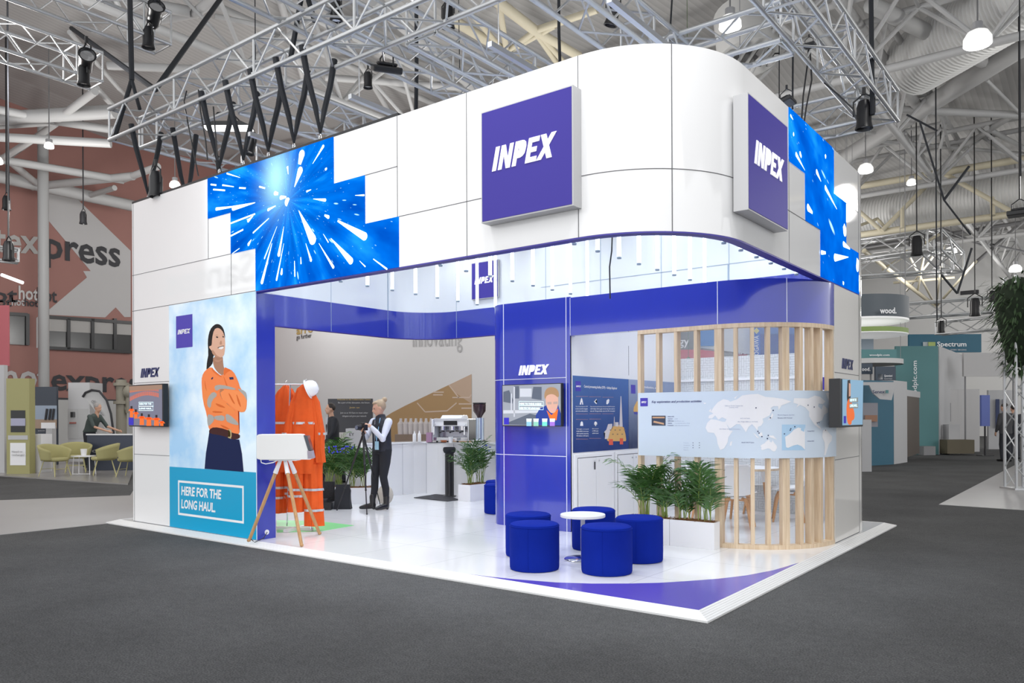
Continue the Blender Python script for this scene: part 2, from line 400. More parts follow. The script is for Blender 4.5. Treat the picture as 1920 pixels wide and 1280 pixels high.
walltext('hot', -40, 565, 33, 566, 28, M_gk, 'wall_lettering'); walltext('hot', 35, 560, 72, 563, 26, mat('graphic_white', (.5, .49, .48), .6), 'wall_lettering'); walltext('hot', 70, 563, 107, 567, 26, M_gk, 'wall_lettering')
walltext('hot', -20, 573, 22, 574, 16, M_gk, 'wall_lettering'); walltext('hot', 22, 572, 46, 573, 15, M_pale, 'wall_lettering'); walltext('hot', 46, 573, 72, 575, 15, M_gk, 'wall_lettering')
walltext('hot', 6, 727, 92, 728, 50, M_pale, 'wall_lettering'); walltext('expres', 96, 730, 262, 736, 44, M_gk, 'wall_lettering')
flat([[(-40, 740), (250, 750), (250, 762), (-40, 752)]], fx, M_dark, 'shadow_gap', wl, 0.02)
flat([[(-40, 746), (250, 752), (250, 900), (-40, 900)]], fx, mat('lower_wall_panel', (0.4, 0.4, 0.395), .6), 'lower_panel', wl, 0.04)
# tall steel column standing before that wall
base = hit(83, 864, 'z', 0)
col = MB().cyl(base, (base.x, base.y, 12.0), .17, n=20).build('steel_column', mat('grey_steel_paint', (0.3, 0.3, 0.3), .5), smooth=True)
tag(col, 'tall round grey steel column before the terracotta wall', 'column')

# ---- roof steel -------------------------------------------------
M_rg = mat('grey_roof_steel', (0.45, 0.45, 0.45), .55); M_rb = mat('cream_roof_steel', (0.58, 0.53, 0.4), .55); M_rd = mat('dark_roof_steel', (0.16, 0.16, 0.165), .6)
def steel(segs, z, m, label, name='roof_truss', group=None):
    t = thing(name, label, 'roof truss', hit(segs[0][0], segs[0][1], 'z', z))
    for s_ in segs:
        x0, y0, x1, y1, r = s_[:5]; z0 = s_[5] if len(s_) > 5 else z; z1 = s_[6] if len(s_) > 6 else z0
        p = hit(x0, y0, 'z', z0); q = hit(x1, y1, 'z', z1)
        if x0 < 0: p = p+(p-q).normalized()*14
        if x1 > 1921: q = q+(q-p).normalized()*14
        o = MB().cyl(p-t.location, q-t.location, r, n=10).build('tube', m, t, smooth=True)
    return t
steel([(-40, 198, 104, 227, .12), (104, 227, 178, 171, .11), (104, 232, 13, 296, .1), (-40, 224, 215, 209, .2), (104, 227, 215, 244, .12), (-60, 242, 104, 231, .07)], 10.6, M_rg, 'grey tubular roof truss at the upper left edge above the terracotta wall')
steel([(-40, 255, 208, 269, .13), (-40, 292, 232, 338, .13), (20, 304, 77, 351, .12), (0, 300, 60, 262, .1)], 9.9, M_rg, 'grey tubular roof truss just above the terracotta wall')
steel([(-60, 318, 250, 386, .22), (60, 350, 250, 330, .14), (232, 336, 296, 312, .12), (150, 372, 215, 352, .1)], 9.9, M_rg, 'thick grey edge beam along the top of the terracotta wall')
steel([(181, 165, 215, 202, .09), (202, 123, 372, 130, .11), (235, 0, 356, 22, .13), (366, 25, 410, -8, .12), (366, 27, 230, 52, .09), (403, 30, 524, 55, .06), (130, 60, 235, 180, .06)], 11.2, M_rg, 'grey roof tubes above the left end of the lighting truss')
steel([(525, 0, 575, 170, .09), (575, 170, 640, 300, .09), (700, 0, 930, 200, .16), (640, 60, 760, 260, .08), (610, 145, 870, 165, .1)], 11.4, M_rg, 'grey roof tubes behind the cross trusses over the stand')
steel([(840, 32, 955, 101, .13), (953, 101, 1010, 135, .13), (929, 0, 1003, 57, .13), (936, 8, 950, 98, .08), (953, 96, 1040, 48, .08), (1003, 57, 1085, 105, .12), (1003, 60, 1045, 120, .07), (880, 20, 935, 85, .07), (955, 95, 1003, 58, .08), (1003, 57, 1120, 18, .09), (1010, 62, 1060, 120, .07)],
      11.2, M_rb, 'cream tubular roof truss seen above the front fascia')
steel([(1633, 8, 1844, 114, .2), (1572, 0, 1723, 202, .16), (1844, 114, 1850, 0, .12), (1780, 80, 1700, 190, .08)], 11.4, M_rg, 'grey tube crossing the roof at the upper right')
steel([(1582, 296, 1960, 60, .28), (1680, 205, 1960, 218, .12), (1763, 214, 1783, 290, .06), (1620, 262, 1960, 292, .07), (1783, 290, 1900, 215, .1), (1850, 240, 1960, 300, .09), (1700, 250, 1620, 250, .05), (1850, 150, 1960, 260, .05)], 11.3, M_rg, 'thick round grey roof tube rising to the upper right')
steel([(1606, 350, 1960, 291, .13, 10.6), (1606, 441, 1905, 401, .13, 8.7), (1747, 338, 1654, 432, .09, 10.6, 8.7), (1770, 325, 1897, 397, .09, 10.6, 8.7), (1606, 392, 1655, 434, .08, 9.6, 8.7), (1860, 370, 1862, 404, .08, 9.4, 8.7), (1692, 392, 1692, 428, .08, 9.5, 8.7), (1606, 425, 1645, 410, .06, 9, 9.4), (1645, 410, 1665, 432, .06, 9.4, 8.8)],
      10.6, M_rb, 'cream lattice roof truss right of the stand below the ducts')
steel([(1620, 470, 1755, 575, .1, 8.4, 7.0), (1655, 505, 1760, 440, .06, 8, 8.6), (1675, 530, 1790, 520, .06, 7.8), (1755, 575, 1830, 490, .06, 7, 8), (1700, 545, 1750, 480, .05, 7.6, 8.4), (1755, 575, 1700, 470, .05, 7, 8.4), (1755, 575, 1770, 460, .05, 7, 8.4), (1720, 550, 1735, 465, .05, 7.4, 8.4)],
      8, M_rb, 'fan of cream roof tubes low on the right above the far stands')
steel([(1610, 405, 1960, 480, .06), (1820, 500, 1960, 380, .1), (1840, 460, 1700, 400, .07), (1610, 465, 1960, 410, .09)], 10.5, M_rd, 'dark roof bracing behind the cream lattice truss')
# regular grid of welded tube trusses carrying the roof
def roof_truss(p, q, label, pitch=3.0, zb_=9.9, zt_=11.5):
    p = Vector(p); q = Vector(q); d = (q-p).normalized(); L = (q-p).length; n = round(L/pitch); sd = Vector((-d.y, d.x, 0))*.7
    t = thing('roof_truss', label, 'roof truss', (p.x, p.y, zb_)); h = zt_-zb_
    MB().cyl((0, 0, 0), d*L, .1, n=10).build('bottom_chord', M_rg, t, smooth=True)
    for s_ in (-1, 1): MB().cyl(sd*s_+Vector((0, 0, h)), sd*s_+d*L+Vector((0, 0, h)), .09, n=10).build('top_chord', M_rg, t, smooth=True)
    b = MB()
    for i in range(n):
        for s_ in (-1, 1):
            b.cyl(d*(L*i/n), d*(L*(i+.5)/n)+sd*s_+Vector((0, 0, h)), .055, n=8, caps=False); b.cyl(d*(L*(i+.5)/n)+sd*s_+Vector((0, 0, h)), d*(L*(i+1)/n), .055, n=8, caps=False)
        b.cyl(d*(L*(i+.5)/n)-sd+Vector((0, 0, h)), d*(L*(i+.5)/n)+sd+Vector((0, 0, h)), .05, n=8, caps=False)
    b.build('webbing', M_rg, t, smooth=True)
for i, y in enumerate((15.5, 27, 38.5)): roof_truss((-30, y, 0), (27, y, 0), 'grey triangular roof truss running across the hall, %s from the front' % ('first', 'second', 'third')[i])
for i, x in enumerate((-14.5, -3)): roof_truss((x, -3, 0), (x, 54, 0), 'grey triangular roof truss running down the hall, %s from the left' % ('first', 'second')[i], 3.0, 10.1, 11.6)
# ducts
def duct(p, q, r, label, n=60):
    d = (q-p); b = MB(); pts = []; rs = []
    for i in range(n*4+1):
        pts.append(p+d*(i/(n*4))); rs.append(r*(1+.03*(i % 4 == 0)))
    o = b.tube(pts, rs, 20).build('air_duct', mat('duct_metal', (0.6, 0.6, 0.59), .5, 0.1), smooth=True); tag(o, label, 'air duct'); return o
duct(hit(1604, 414, 'z', 9.8), hit(1990, 345, 'z', 9.8), .85, 'round ribbed grey duct running behind the cream lattice truss')
duct(hit(1713, 120, 'z', 11.3), hit(2000, -60, 'z', 11.3), .85, 'large round ribbed grey duct at the upper right corner', 40)
vent = MB().cyl(hit(1395, 92, 'z', 11.3)+Vector((0, 0, .9)), hit(1404, 110, 'z', 10.9), .8, n=28).build('round_vent', mat('duct_metal', (0.4, 0.4, 0.4)), smooth=True)
tag(vent, 'round slatted roof vent above the curved fascia corner', 'vent')
for k in range(6):
    c0 = hit(1404, 110, 'z', 10.88); u = (k-2.5)*.25; hw = sqrt(.72**2-u*u)
    MB().bar(c0+RT0*u-FW*hw-Vector((0, 0, .03)), c0+RT0*u+FW*hw-Vector((0, 0, .03)), .12, .04).build('vent_slat', M_black, vent)
# high bay lamps
M_bulb = mat('lit_lens', (1, 0.99, 0.97), 0.3, emit=3)
def highbay(px, py, z, r, label):
    r *= .6
    c = hit(px, py, 'z', z); t = thing('high_bay_lamp', label, 'lamp', c, 0, 'high bay lamps of the hall')
    MB().lathe([(r*1.0, 0), (r*.98, r*.5), (r*.72, r*.95), (r*.3, r*1.15), (.06, r*1.2)], n=24).build('lamp_shade', mat('lit_shade', (0.9, 0.9, 0.88), .4, emit=.7), t, smooth=True)
    MB().lathe([(.02, -.04), (r*.9, -.02), (r*.92, 0), (.02, .02)], n=24).build('lens', M_bulb, t)
    MB().cyl((0, 0, r*1.15), (0, 0, r*1.7), .09, n=10).build('ballast', M_grey, t); MB().cyl((0, 0, r*1.6), (0, 0, 12.2-z), .015, n=6).build('suspension', M_rd, t)
for px, py, z, r, l in ((1369, 52, 8.4, .33, 'glowing white high bay lamp above the curved fascia corner'), (1833, 84, 8.6, .42, 'glowing high bay lamp near the upper right duct'),
                   (1623, 322, 9.5, .4, 'glowing high bay lamp just right of the fascia end'), (1783, 475, 8.6, .42, 'glowing high bay lamp over the far truss right'),
                   (1904, 508, 7.5, .4, 'glowing high bay lamp at the right edge of the picture'), (1709, 345, 9.8, .28, 'small glowing high bay lamp against the ribbed duct'), (1805, 476, 8.8, .16, 'tiny lamp beside the lamp over the far truss'),
                   (92, 276, 9.3, .22, 'small unlit-looking lamp hanging below the left roof beams'), (328, 350, 9.3, .3, 'white high bay lamp peeping over the left fascia end'), (-6, 305, 9.6, .3, 'flaring lamp at the left picture edge')):
    highbay(px, py, z, r, l)
# ================================================================== the stand
yf = .168; xr = -.175; zp = .05; yT = 2.865; yB = 5.94; xL = -8.558; xp = -5.663; xw = -3.05
Z0, Z1, Z2, Z3 = 2.97, 3.47, 3.97, 4.47
fn_f = lambda a, b_, t: Vector((a, yf-t, b_))        # front plane, t towards the aisle
fn_r = lambda a, b_, t: Vector((xr+t, a, b_))        # right plane
# platform -----------------------------------------------------
def floor_mat():
    m = mat('white_floor_tiles', (0.86, 0.865, 0.88), 0.12, coat=.2); nt = m.node_tree; b = nt.nodes['Principled BSDF']
    tc = nt.nodes.new('ShaderNodeTexCoord'); br = nt.nodes.new('ShaderNodeTexBrick'); br.offset = 0
    br.inputs['Scale'].default_value = 1; br.inputs['Brick Width'].default_value = 1; br.inputs['Row Height'].default_value = 1; br.inputs['Mortar Size'].default_value = .003
    br.inputs['Color1'].default_value = (.87, .87, .885, 1); br.inputs['Color2'].default_value = (.85, .855, .87, 1); br.inputs['Mortar'].default_value = (.5, .5, .53, 1)
    nt.links.new(tc.outputs['Object'], br.inputs['Vector']); nt.links.new(br.outputs['Color'], b.inputs['Base Color']); return m
M_tiles = floor_mat()
rw = .13
plat = thing('stand_platform', 'low white gloss platform floor of the blue and white stand with ribbed ramp edges', 'platform', (-4.5, 3, 0))
def rel(o, t): o.location = -Vector(t.location); return o
rel(MB().box((-9+rw, rw, .002), (-rw, 6.125-rw, zp)).build('deck', M_tiles, plat), plat)
def ramp_side(p, q, n):   # ribbed alu edge from p to q (outer line), n = inward normal
    b = MB(); p = Vector(p); q = Vector(q); n = Vector(n); d = (q-p).normalized(); k = 6
    for i in range(k):
        a0 = i*rw/k; a1 = (i+1)*rw/k; z0 = .012+(zp-.012)*i/k; z1 = z0+(zp-.012)/k
        for (u0, u1, za, zb) in ((a0, a0+(a1-a0)*.75, z0+.004, z1+.004), (a0+(a1-a0)*.75, a1, z1-.002, z1-.002)):
            A = p+d*u0+n*u0; B = q-d*u0+n*u0; C_ = q-d*u1+n*u1; D = p+d*u1+n*u1
            b.add([A+Vector((0, 0, za)), B+Vector((0, 0, za)), C_+Vector((0, 0, zb)), D+Vector((0, 0, zb)), Vector((A.x, A.y, 0.001)), Vector((B.x, B.y, .001)), Vector((C_.x, C_.y, .001)), Vector((D.x, D.y, .001))],
                  [(0, 1, 2, 3), (0, 4, 5, 1), (2, 6, 7, 3), (0, 3, 7, 4), (1, 5, 6, 2)])
    return rel(b.build('ramp_edge', mat('white_ribbed_aluminium', (0.8, 0.8, 0.8), .4, 0.1), plat), plat)
ramp_side((-9, 0, 0), (0, 0, 0), (0, 1, 0)); ramp_side((0, 0, 0), (0, 6.125, 0), (-1, 0, 0)); ramp_side((-9, 6.125, 0), (-9, 0, 0), (1, 0, 0)); ramp_side((0, 6.125, 0), (-9, 6.125, 0), (0, -1, 0))
ctrl = [(-2.42, .13), (-2.2, .148), (-1.9, .2), (-1.525, .306), (-1.25, .45), (-1.0, .638), (-.8, .82), (-.645, 1.018), (-.46, 1.28), (-.313, 1.571), (-.2, 1.95), (-.13, 2.456)]
rel(MB().prism(ctrl+[(-.13, .13)], lambda a, b_, t: (a, b_, t), zp-.01, zp+.0025).build('violet_floor_graphic', mat('violet_vinyl', (0.11, 0.075, 0.5), .25, coat=.3), plat), plat)
gm = [hit(x, y, 'z', zp) for x, y in ((519, 975), (519, 998), (600, 996), (664, 985), (600, 977))]
rel(MB().prism([(p.x, p.y) for p in gm], lambda a, b_, t: (a, b_, t), zp-.01, zp+.0025).build('green_floor_graphic', mat('green_vinyl', (0.2, 0.68, 0.25), .3), plat), plat)

# fascia ring --------------------------------------------------
R1 = 1.015
path = [(xL, yf)]+[(x, yf) for x in (-6.66, -5.663, -3.3, -2.4)]+arc(xr-R1, yf+R1, R1, -90, 0, 20)+[(xr, 2.35), (xr, 3.36)]+arc(xr-1, yB-1, 1, 0, 90, 16)+[(-3, yB), (-5.5, yB)]+arc(xL+1, yB-1, 1, 90, 180, 16)+[(xL, 3), (xL, yf+.02)]
fas = thing('fascia_ring', 'high white gloss fascia ring with rounded corners running round the top of the stand', 'fascia', (xL, yf, Z0))
def F(b, name, m, parent=None, **k):
    o = b.build(name, m, parent or fas, **k)
    if parent is None: rel(o, fas)
    return o
F(MB().ribbon(path, Z0, Z3, 0, -.04), 'outer_cladding', M_white, smooth=True)
F(MB().ribbon(path, Z0+.5, Z3, -.05, -.09), 'inner_cladding', mat('white_inner_cladding', (0.82, 0.86, 0.9), .12, coat=.5), smooth=True)
F(MB().ribbon(path, Z0, Z0+.5, -.05, -.092), 'blue_inner_band', M_blue, smooth=True)
F(MB().ribbon([(xp+.001, yf)]+path[3:], Z0-.012, Z0, -.002, -.10), 'soffit_trim', mat('violet_trim', (0.05, 0.035, 0.36), .35), smooth=True)
F(MB().ribbon(path[:2]+[(-5.7, yf), (-3.3, yf)], Z3, Z3+.03, 0.0, -.16), 'top_capping', M_black)
# panel joints
b = MB()
def vj(a, z0, z1, fn=fn_f, w=.006): b.prism([(a-w/2, z0), (a+w/2, z0), (a+w/2, z1), (a-w/2, z1)], fn, -.002, .0025)
def hj(a0, a1, z, fn=fn_f, w=.006): b.prism([(a0, z-w/2), (a1, z-w/2), (a1, z+w/2), (a0, z+w/2)], fn, -.002, .0025)
vj(-6.66, Z1, Z2); vj(-6.165, Z0, Z1); hj(xL, -6.165, Z1); hj(xL, xp, Z0+.004); vj(-3.31, Z1, Z3); hj(-4.267, -3.31, Z2); hj(-3.29, -1.19, Z1); vj(-2.405, Z0, Z3); vj(-1.19, Z0, Z3)
vj(xL+.035, Z0, Z3)
hj(R1*0+yf+R1, 3.36, Z1, fn_r); vj(2.345, Z0, Z2, fn_r); hj(3.86, 4.93, Z2, fn_r); vj(4.93, Z0, Z3, fn_r)
ca = arc(xr-R1, yf+R1, R1, -90, 0, 20); b.ribbon(ca, Z1-.003, Z1+.003, .0025, -.002)
mid = (xr-R1+R1*cos(radians(-46)), yf+R1+R1*sin(radians(-46))); b.cbox((mid[0], mid[1], (Z0+Z3)/2), (.006, .008, Z3-Z0), radians(44))
F(b, 'panel_joints', M_seam)
# inner joints, seen on the back and left inner faces
b = MB()
yi = yB-.092; xi = xL+.092
for x in (-2.2, -3.3, -4.4, -5.5, -6.6, -7.56): b.box((x-.004, yi-.003, Z0), (x+.004, yi, Z3))
for y in (2.2, 3.6, 4.94): b.box((xi, y-.004, Z0), (xi+.003, y+.004, Z3))
b.box((-5.6, yi-.004, Z2-.25), (-1.2, yi, Z2-.243)); b.box((-2.22, yi-.005, Z0+.5), (-2.2, yi, Z2-.25))
b.box((xi, yi-.9, Z1), (xi+.003, yi-.892, Z3))
F(b, 'inner_joints', mat('blue_grey_joint', (0.4, 0.5, 0.62), .5))

# LED screens ---------------------------------------------------
def led_mat(name, c, ax, blob=0.9):
    """star burst running out of the point c; ax picks the in-plane coordinate"""
    m = bpy.data.materials.new(name); m.use_nodes = True; nt = m.node_tree; nt.nodes.clear(); N = nt.nodes.new; L = nt.links.new
    out = N('ShaderNodeOutputMaterial'); em = N('ShaderNodeEmission'); tc = N('ShaderNodeTexCoord'); sp = N('ShaderNodeSeparateXYZ'); L(tc.outputs['Object'], sp.inputs[0])
    def M2(op, a, b=None, cl=False):
        n = N('ShaderNodeMath'); n.operation = op; n.use_clamp = cl
        for i, v in enumerate((a, b)):
            if v is None: continue
            if isinstance(v, (int, float)): n.inputs[i].default_value = v
            else: L(v, n.inputs[i])
        return n.outputs[0]
    x = M2('SUBTRACT', sp.outputs[ax], c[0]); z = M2('SUBTRACT', sp.outputs[2], c[1])
    r = M2('SQRT', M2('ADD', M2('MULTIPLY', x, x), M2('MULTIPLY', z, z))); th = M2('ARCTAN2', z, x); lr = M2('LOGARITHM', M2('ADD', r, .03), 2.718)
    def streak(ka, kr, thr, gain, seed, wr=0.12):
        cb = N('ShaderNodeCombineXYZ'); L(M2('MULTIPLY', th, ka), cb.inputs[0]); L(M2('MULTIPLY', lr, kr), cb.inputs[1]); cb.inputs[2].default_value = seed
        v = N('ShaderNodeTexVoronoi'); v.feature = 'F1'; v.inputs['Scale'].default_value = 1; v.inputs['Randomness'].default_value = 1; L(cb.outputs[0], v.inputs['Vector'])
        sc = N('ShaderNodeSeparateColor'); L(v.outputs['Color'], sc.inputs[0])
        on = M2('GREATER_THAN', sc.outputs[0], thr); rad = M2('MULTIPLY', sc.outputs[1], wr)
        s_ = M2('DIVIDE', M2('SUBTRACT', M2('ADD', rad, .05), v.outputs['Distance']), .05, True)
        return M2('MULTIPLY', M2('MULTIPLY', s_, on), gain)
    a = streak(11, 2.6, .45, 1.0, 1.3, .13); b_ = streak(24, 4.5, .5, .8, 5.1, .13); c_ = streak(42, 14, .62, .55, 9.2, .14)
    s = M2('ADD', M2('ADD', a, b_), c_, True)
    n = N('ShaderNodeTexNoise'); cb = N('ShaderNodeCombineXYZ'); L(M2('MULTIPLY', th, 3.0), cb.inputs[0]); L(M2('MULTIPLY', r, .8), cb.inputs[1]); L(cb.outputs[0], n.inputs['Vector']); n.inputs['Scale'].default_value = 1.6; n.inputs['Detail'].default_value = 3
    rp = N('ShaderNodeValToRGB'); e = rp.color_ramp.elements; e[0].position = .28; e[0].color = (0.0, 0.045, 0.42, 1); e[1].position = .8; e[1].color = (0.02, 0.45, 0.95, 1)
    k = rp.color_ramp.elements.new(.55); k.color = (0.0, 0.15, 0.75, 1); L(n.outputs['Fac'], rp.inputs[0])
    gl = M2('MULTIPLY', M2('POWER', 2.718, M2('MULTIPLY', r, -1.6)), .35, True)
    gx = M2('ADD', x, .22); gz = M2('SUBTRACT', z, .3); g2 = M2('POWER', 2.718, M2('MULTIPLY', M2('ADD', M2('MULTIPLY', M2('MULTIPLY', gx, gx), 18), M2('MULTIPLY', M2('MULTIPLY', gz, gz), 9)), -1)); g3 = M2('MULTIPLY', g2, blob, True)
    mx0 = N('ShaderNodeMix'); mx0.data_type = 'RGBA'; L(gl, mx0.inputs['Factor']); L(rp.outputs[0], mx0.inputs['A']); mx0.inputs['B'].default_value = (0.0, 0.3, 0.9, 1)
    s = M2('ADD', s, g3, True); mx = N('ShaderNodeMix'); mx.data_type = 'RGBA'; L(s, mx.inputs['Factor']); L(mx0.outputs['Result'], mx.inputs['A']); mx.inputs['B'].default_value = (0.5, 0.95, 1.0, 1)
    L(mx.outputs['Result'], em.inputs[0]); em.inputs[1].default_value = 1.25; L(em.outputs[0], out.inputs[0]); return m
led = [(-6.66, Z3), (-6.66, Z2), (-6.165, Z2), (-6.165, Z1), (-5.663, Z1), (-5.663, Z0), (-3.29, Z0), (-3.29, Z1), (-3.78, Z1), (-3.78, Z2), (-4.267, Z2), (-4.267, Z3)]
lc = hit(541, 375, 'y', yf); 
t = MB().prism(led, fn_f, .0, .008).build('led_screen', led_mat('led_starburst', (lc.x, lc.z), 0)); tag(t, 'large stepped blue starburst video screen on the front of the fascia', 'screen')
M_glow = mat('screen_white', (0.75, 0.97, 1.0), .5, emit=1.1); M_glow2 = mat('screen_cyan', (0.15, 0.7, 1.0), .5, emit=1.0)
def drops(specs, fn, plane, axv, m, parent, name):
    polys = []
    for (x0, y0, x1, y1, w0, w1) in specs:   # tail to head
        p = hit(x0, y0, plane, axv); q = hit(x1, y1, plane, axv)
        A = Vector((p.x if plane == 'y' else p.y, p.z)); B = Vector((q.x if plane == 'y' else q.y, q.z)); d = (B-A).normalized(); n_ = Vector((-d.y, d.x))
        pp = [A-n_*w0/2, B-n_*w1/2]+[B+d*sin(radians(a))*w1/2-n_*cos(radians(a))*w1/2 for a in range(20, 180, 20)]+[B+n_*w1/2, A+n_*w0/2]
        polys.append([(v.x, v.y) for v in pp])
    flat(polys, fn, m, name, parent, .0095)
k = .2344; ox, oy = 380, 250
P_ = lambda a, b_: (ox+a*k, oy+b_*k)
D1 = [(740, 430, 785, 300, .01, .09), (780, 250, 798, 170, .05, .1), (885, 245, 970, 105, .005, .035), (690, 555, 684, 550, .09, .1), (675, 510, 632, 515, .02, .05), (775, 620, 885, 850, .01, .115), (1085, 700, 1300, 825, .02, .085), (1030, 840, 1190, 1020, .01, .075),
      (830, 880, 872, 1015, .005, .035), (935, 880, 1050, 1070, .005, .035), (1370, 1005, 1478, 1085, .01, .02), (890, 525, 985, 535, .005, .035), (980, 655, 1010, 670, .02, .04), (1225, 497, 1295, 496, .005, .02), (655, 745, 615, 970, .005, .05), (600, 745, 500, 1000, .005, .02), (655, 880, 597, 1170, .005, .03), (560, 880, 480, 1190, .01, .05),
      (740, 1020, 743, 1140, .01, .02), (590, 580, 530, 612, .01, .035), (425, 555, 250, 600, .01, .06), (300, 580, 115, 606, .01, .04), (425, 645, 230, 720, .02, .02), (410, 660, 370, 700, .01, .04), (535, 680, 410, 795, .01, .02), (330, 770, 232, 820, .02, .02), (255, 428, 165, 415, .01, .02), (185, 457, 92, 450, .02, .02), (305, 355, 200, 322, .005, .02),
      (505, 440, 460, 428, .02, .02), (350, 440, 300, 437, .02, .02), (115, 415, 72, 410, .02, .02), (610, 485, 585, 480, .03, .05), (683, 265, 690, 325, .03, .01), (872, 452, 838, 465, .01, .02), (395, 850, 372, 888, .01, .04), (300, 920, 245, 960, .01, .01), (970, 805, 1010, 870, .005, .015), (640, 1080, 636, 1120, .02, .04), (790, 990, 792, 1040, .01, .02), (1260, 1020, 1305, 1065, .005, .015), (1000, 280, 990, 288, .02, .03)]
drops([(*P_(a, b_), *P_(c, d), e, f) for a, b_, c, d, e, f in D1], fn_f, 'y', yf, M_glow, t, 'light_streaks')
ledr = [(2.345, Z3), (2.345, Z2-.02), (2.845, Z2-.02), (2.85, Z1), (3.36, Z1), (3.36, Z0), (4.93, Z0), (4.91, Z1), (4.36, Z1), (4.36, Z2), (3.86, Z2), (3.86, Z3)]
t = MB().prism(ledr, fn_r, .0, .008).build('led_screen', led_mat('led_starburst_side', (1.2, 4.9), 1, 0)); tag(t, 'narrow stepped blue video screen on the right side of the fascia', 'screen')
ox, oy, k = 1460, 180, .2970
D2 = [(160, 470, 105, 370, .005, .05), (262, 540, 235, 480, .01, .06), (138, 388, 130, 365, .03, .05), (362, 715, 290, 580, .01, .06), (208, 738, 180, 705, .03, .08), (405, 815, 412, 850, .08, .14), (445, 965, 405, 935, .02, .07), (435, 1017, 350, 1020, .01, .09), (495, 1030, 492, 1080, .1, .12), (292, 990, 265, 988, .03, .05), (403, 1170, 403, 1178, .05, .06), (85, 235, 88, 242, .03, .04), (288, 370, 290, 382, .04, .05), (85, 150, 70, 125, .01, .03)]
drops([(*P_(a, b_), *P_(c, d), e, f) for a, b_, c, d, e, f in D2], fn_r, 'x', xr, M_glow, t, 'light_streaks')

# square signs ---------------------------------------------------
def sign(fn, a0, a1, z0, z1, dpt, label, u, n, txt):
    t = thing('square_logo_sign', label, 'sign', fn((a0+a1)/2, z0, dpt/2))
    rel(MB().prism([(a0, z0), (a1, z0), (a1, z1), (a0, z1)], fn, 0.001, dpt-.004).build('sign_box', mat('silver_sign_return', (0.55, 0.55, 0.56), .4), t), t)
    e = .012
    rel(MB().prism([(a0+e, z0+e), (a1-e, z0+e), (a1-e, z1-e), (a0+e, z1-e)], fn, dpt-.006, dpt).build('sign_face', M_bluesign, t), t)
    o = wordmark(fn(txt[0], txt[1], dpt), u, txt[2], txt[3], M_txtw, t); rel(o, t)
d = .13
a = hit(901.4, 211, 'y', yf-d); b2 = hit(1074.4, 384.7, 'y', yf-d); e1 = hit(923, 322, 'y', yf-d); e2 = hit(1046, 290, 'y', yf-d)
sign(fn_f, a.x, b2.x, b2.z, a.z, d, 'square violet-blue logo sign box on the front of the fascia', (1, 0, 0), (0, -1, 0), (e1.x, e1.z, e2.x-e1.x, .205))
a = hit(1403, 172.5, 'x', xr+d); b2 = hit(1478, 433, 'x', xr+d); e1 = hit(1414, 303.5, 'x', xr+d); e2 = hit(1470, 338, 'x', xr+d)
sign(fn_r, a.y, b2.y, b2.z, a.z, d, 'square violet-blue logo sign box beside the narrow screen', (0, 1, 0), (1, 0, 0), (e1.y, e1.z-.01, e2.y-e1.y, .205))
yi2 = yi-.004
fn_b = lambda a, b_, t: Vector((a, yi2-t, b_))
a = hit(887, 493, 'y', yi2); b2 = hit(937, 557, 'y', yi2); e1 = hit(893, 534, 'y', yi2); e2 = hit(930, 526, 'y', yi2)
sign(fn_b, a.x, b2.x, b2.z, b2.z+.68, .05, 'square blue logo sign behind the hanging tubes on the inner back fascia', (1, 0, 0), (0, -1, 0), (e1.x, e1.z, e2.x-e1.x, .12))

# left pylon -----------------------------------------------------
py = thing('left_pylon', 'tall white gloss pylon with the lightbox poster at the left end of the stand', 'pylon', (xL, yf, zp))
rel(MB().box((xL, yf, zp), (xp-.004, .425, Z0-.001)).build('white_cladding', M_white, py), py)
rel(MB().box((xp-.004, yf+.004, zp), (xp, .425, Z0-.013)).build('blue_side_panel', M_blue, py), py)
b = MB(); vj(xL+.035, zp, Z0); 
for z in (1.97, .985): hj(xL+.035, -7.585, z)
hj(xL, xp, zp+.004); rel(b.build('panel_joints', M_seam, py), py)
rel(MB().cyl((xp-.001, .30, .13), (xp+.006, .30, .13), .03, n=20).build('cable_port', M_whitem, py, label='white round cable port in the blue side'), py)
e1 = hit(264, 708, 'y', yf); e2 = hit(300, 695, 'y', yf)
wm = wordmark(fn_f(e1.x, e1.z, 0), (1, 0, 0), e2.x-e1.x, .125, mat('navy_letter', (0.01, 0.02, 0.12), .4), None, t=.006); tag(wm, 'navy logo lettering above the wall screen on the left white pylon', 'lettering')

# right pylon ------------------------------------------------------
rp = thing('right_pylon', 'white gloss pylon curving round the back right corner beside the timber slats', 'pylon', (xr, 3.88, zp))
pth = [(xr, 3.88), (xr, 4.4)]+arc(xr-1, yB-1, 1, 0, 90, 16)
rel(MB().ribbon(pth, zp, Z0-.013, 0, -.04).build('outer_cladding', mat('warm_white_gloss', (0.84, 0.82, 0.79), .1, coat=.3), rp, smooth=True), rp)
rel(MB().ribbon(pth, zp, Z0-.013, -.045, -.1).build('inner_cladding', M_whitem, rp, smooth=True), rp)
b = MB(); vj(4.93, zp, Z0, fn_r); hj(3.88, 4.93, 1.97, fn_r); hj(3.88, 4.93, .985, fn_r); hj(3.88, 4.93, zp+.004, fn_r); rel(b.build('panel_joints', M_seam, rp), rp)
e1 = hit(1578, 692, 'x', xr); e2 = hit(1600, 694, 'x', xr)
wm = wordmark(fn_r(e1.y, e1.z+.01, 0), (0, 1, 0), e2.y-e1.y, .12, mat('navy_letter', (0.015, 0.03, 0.18)), None, t=.006); tag(wm, 'dark logo lettering above the side screen on the right pylon', 'lettering')

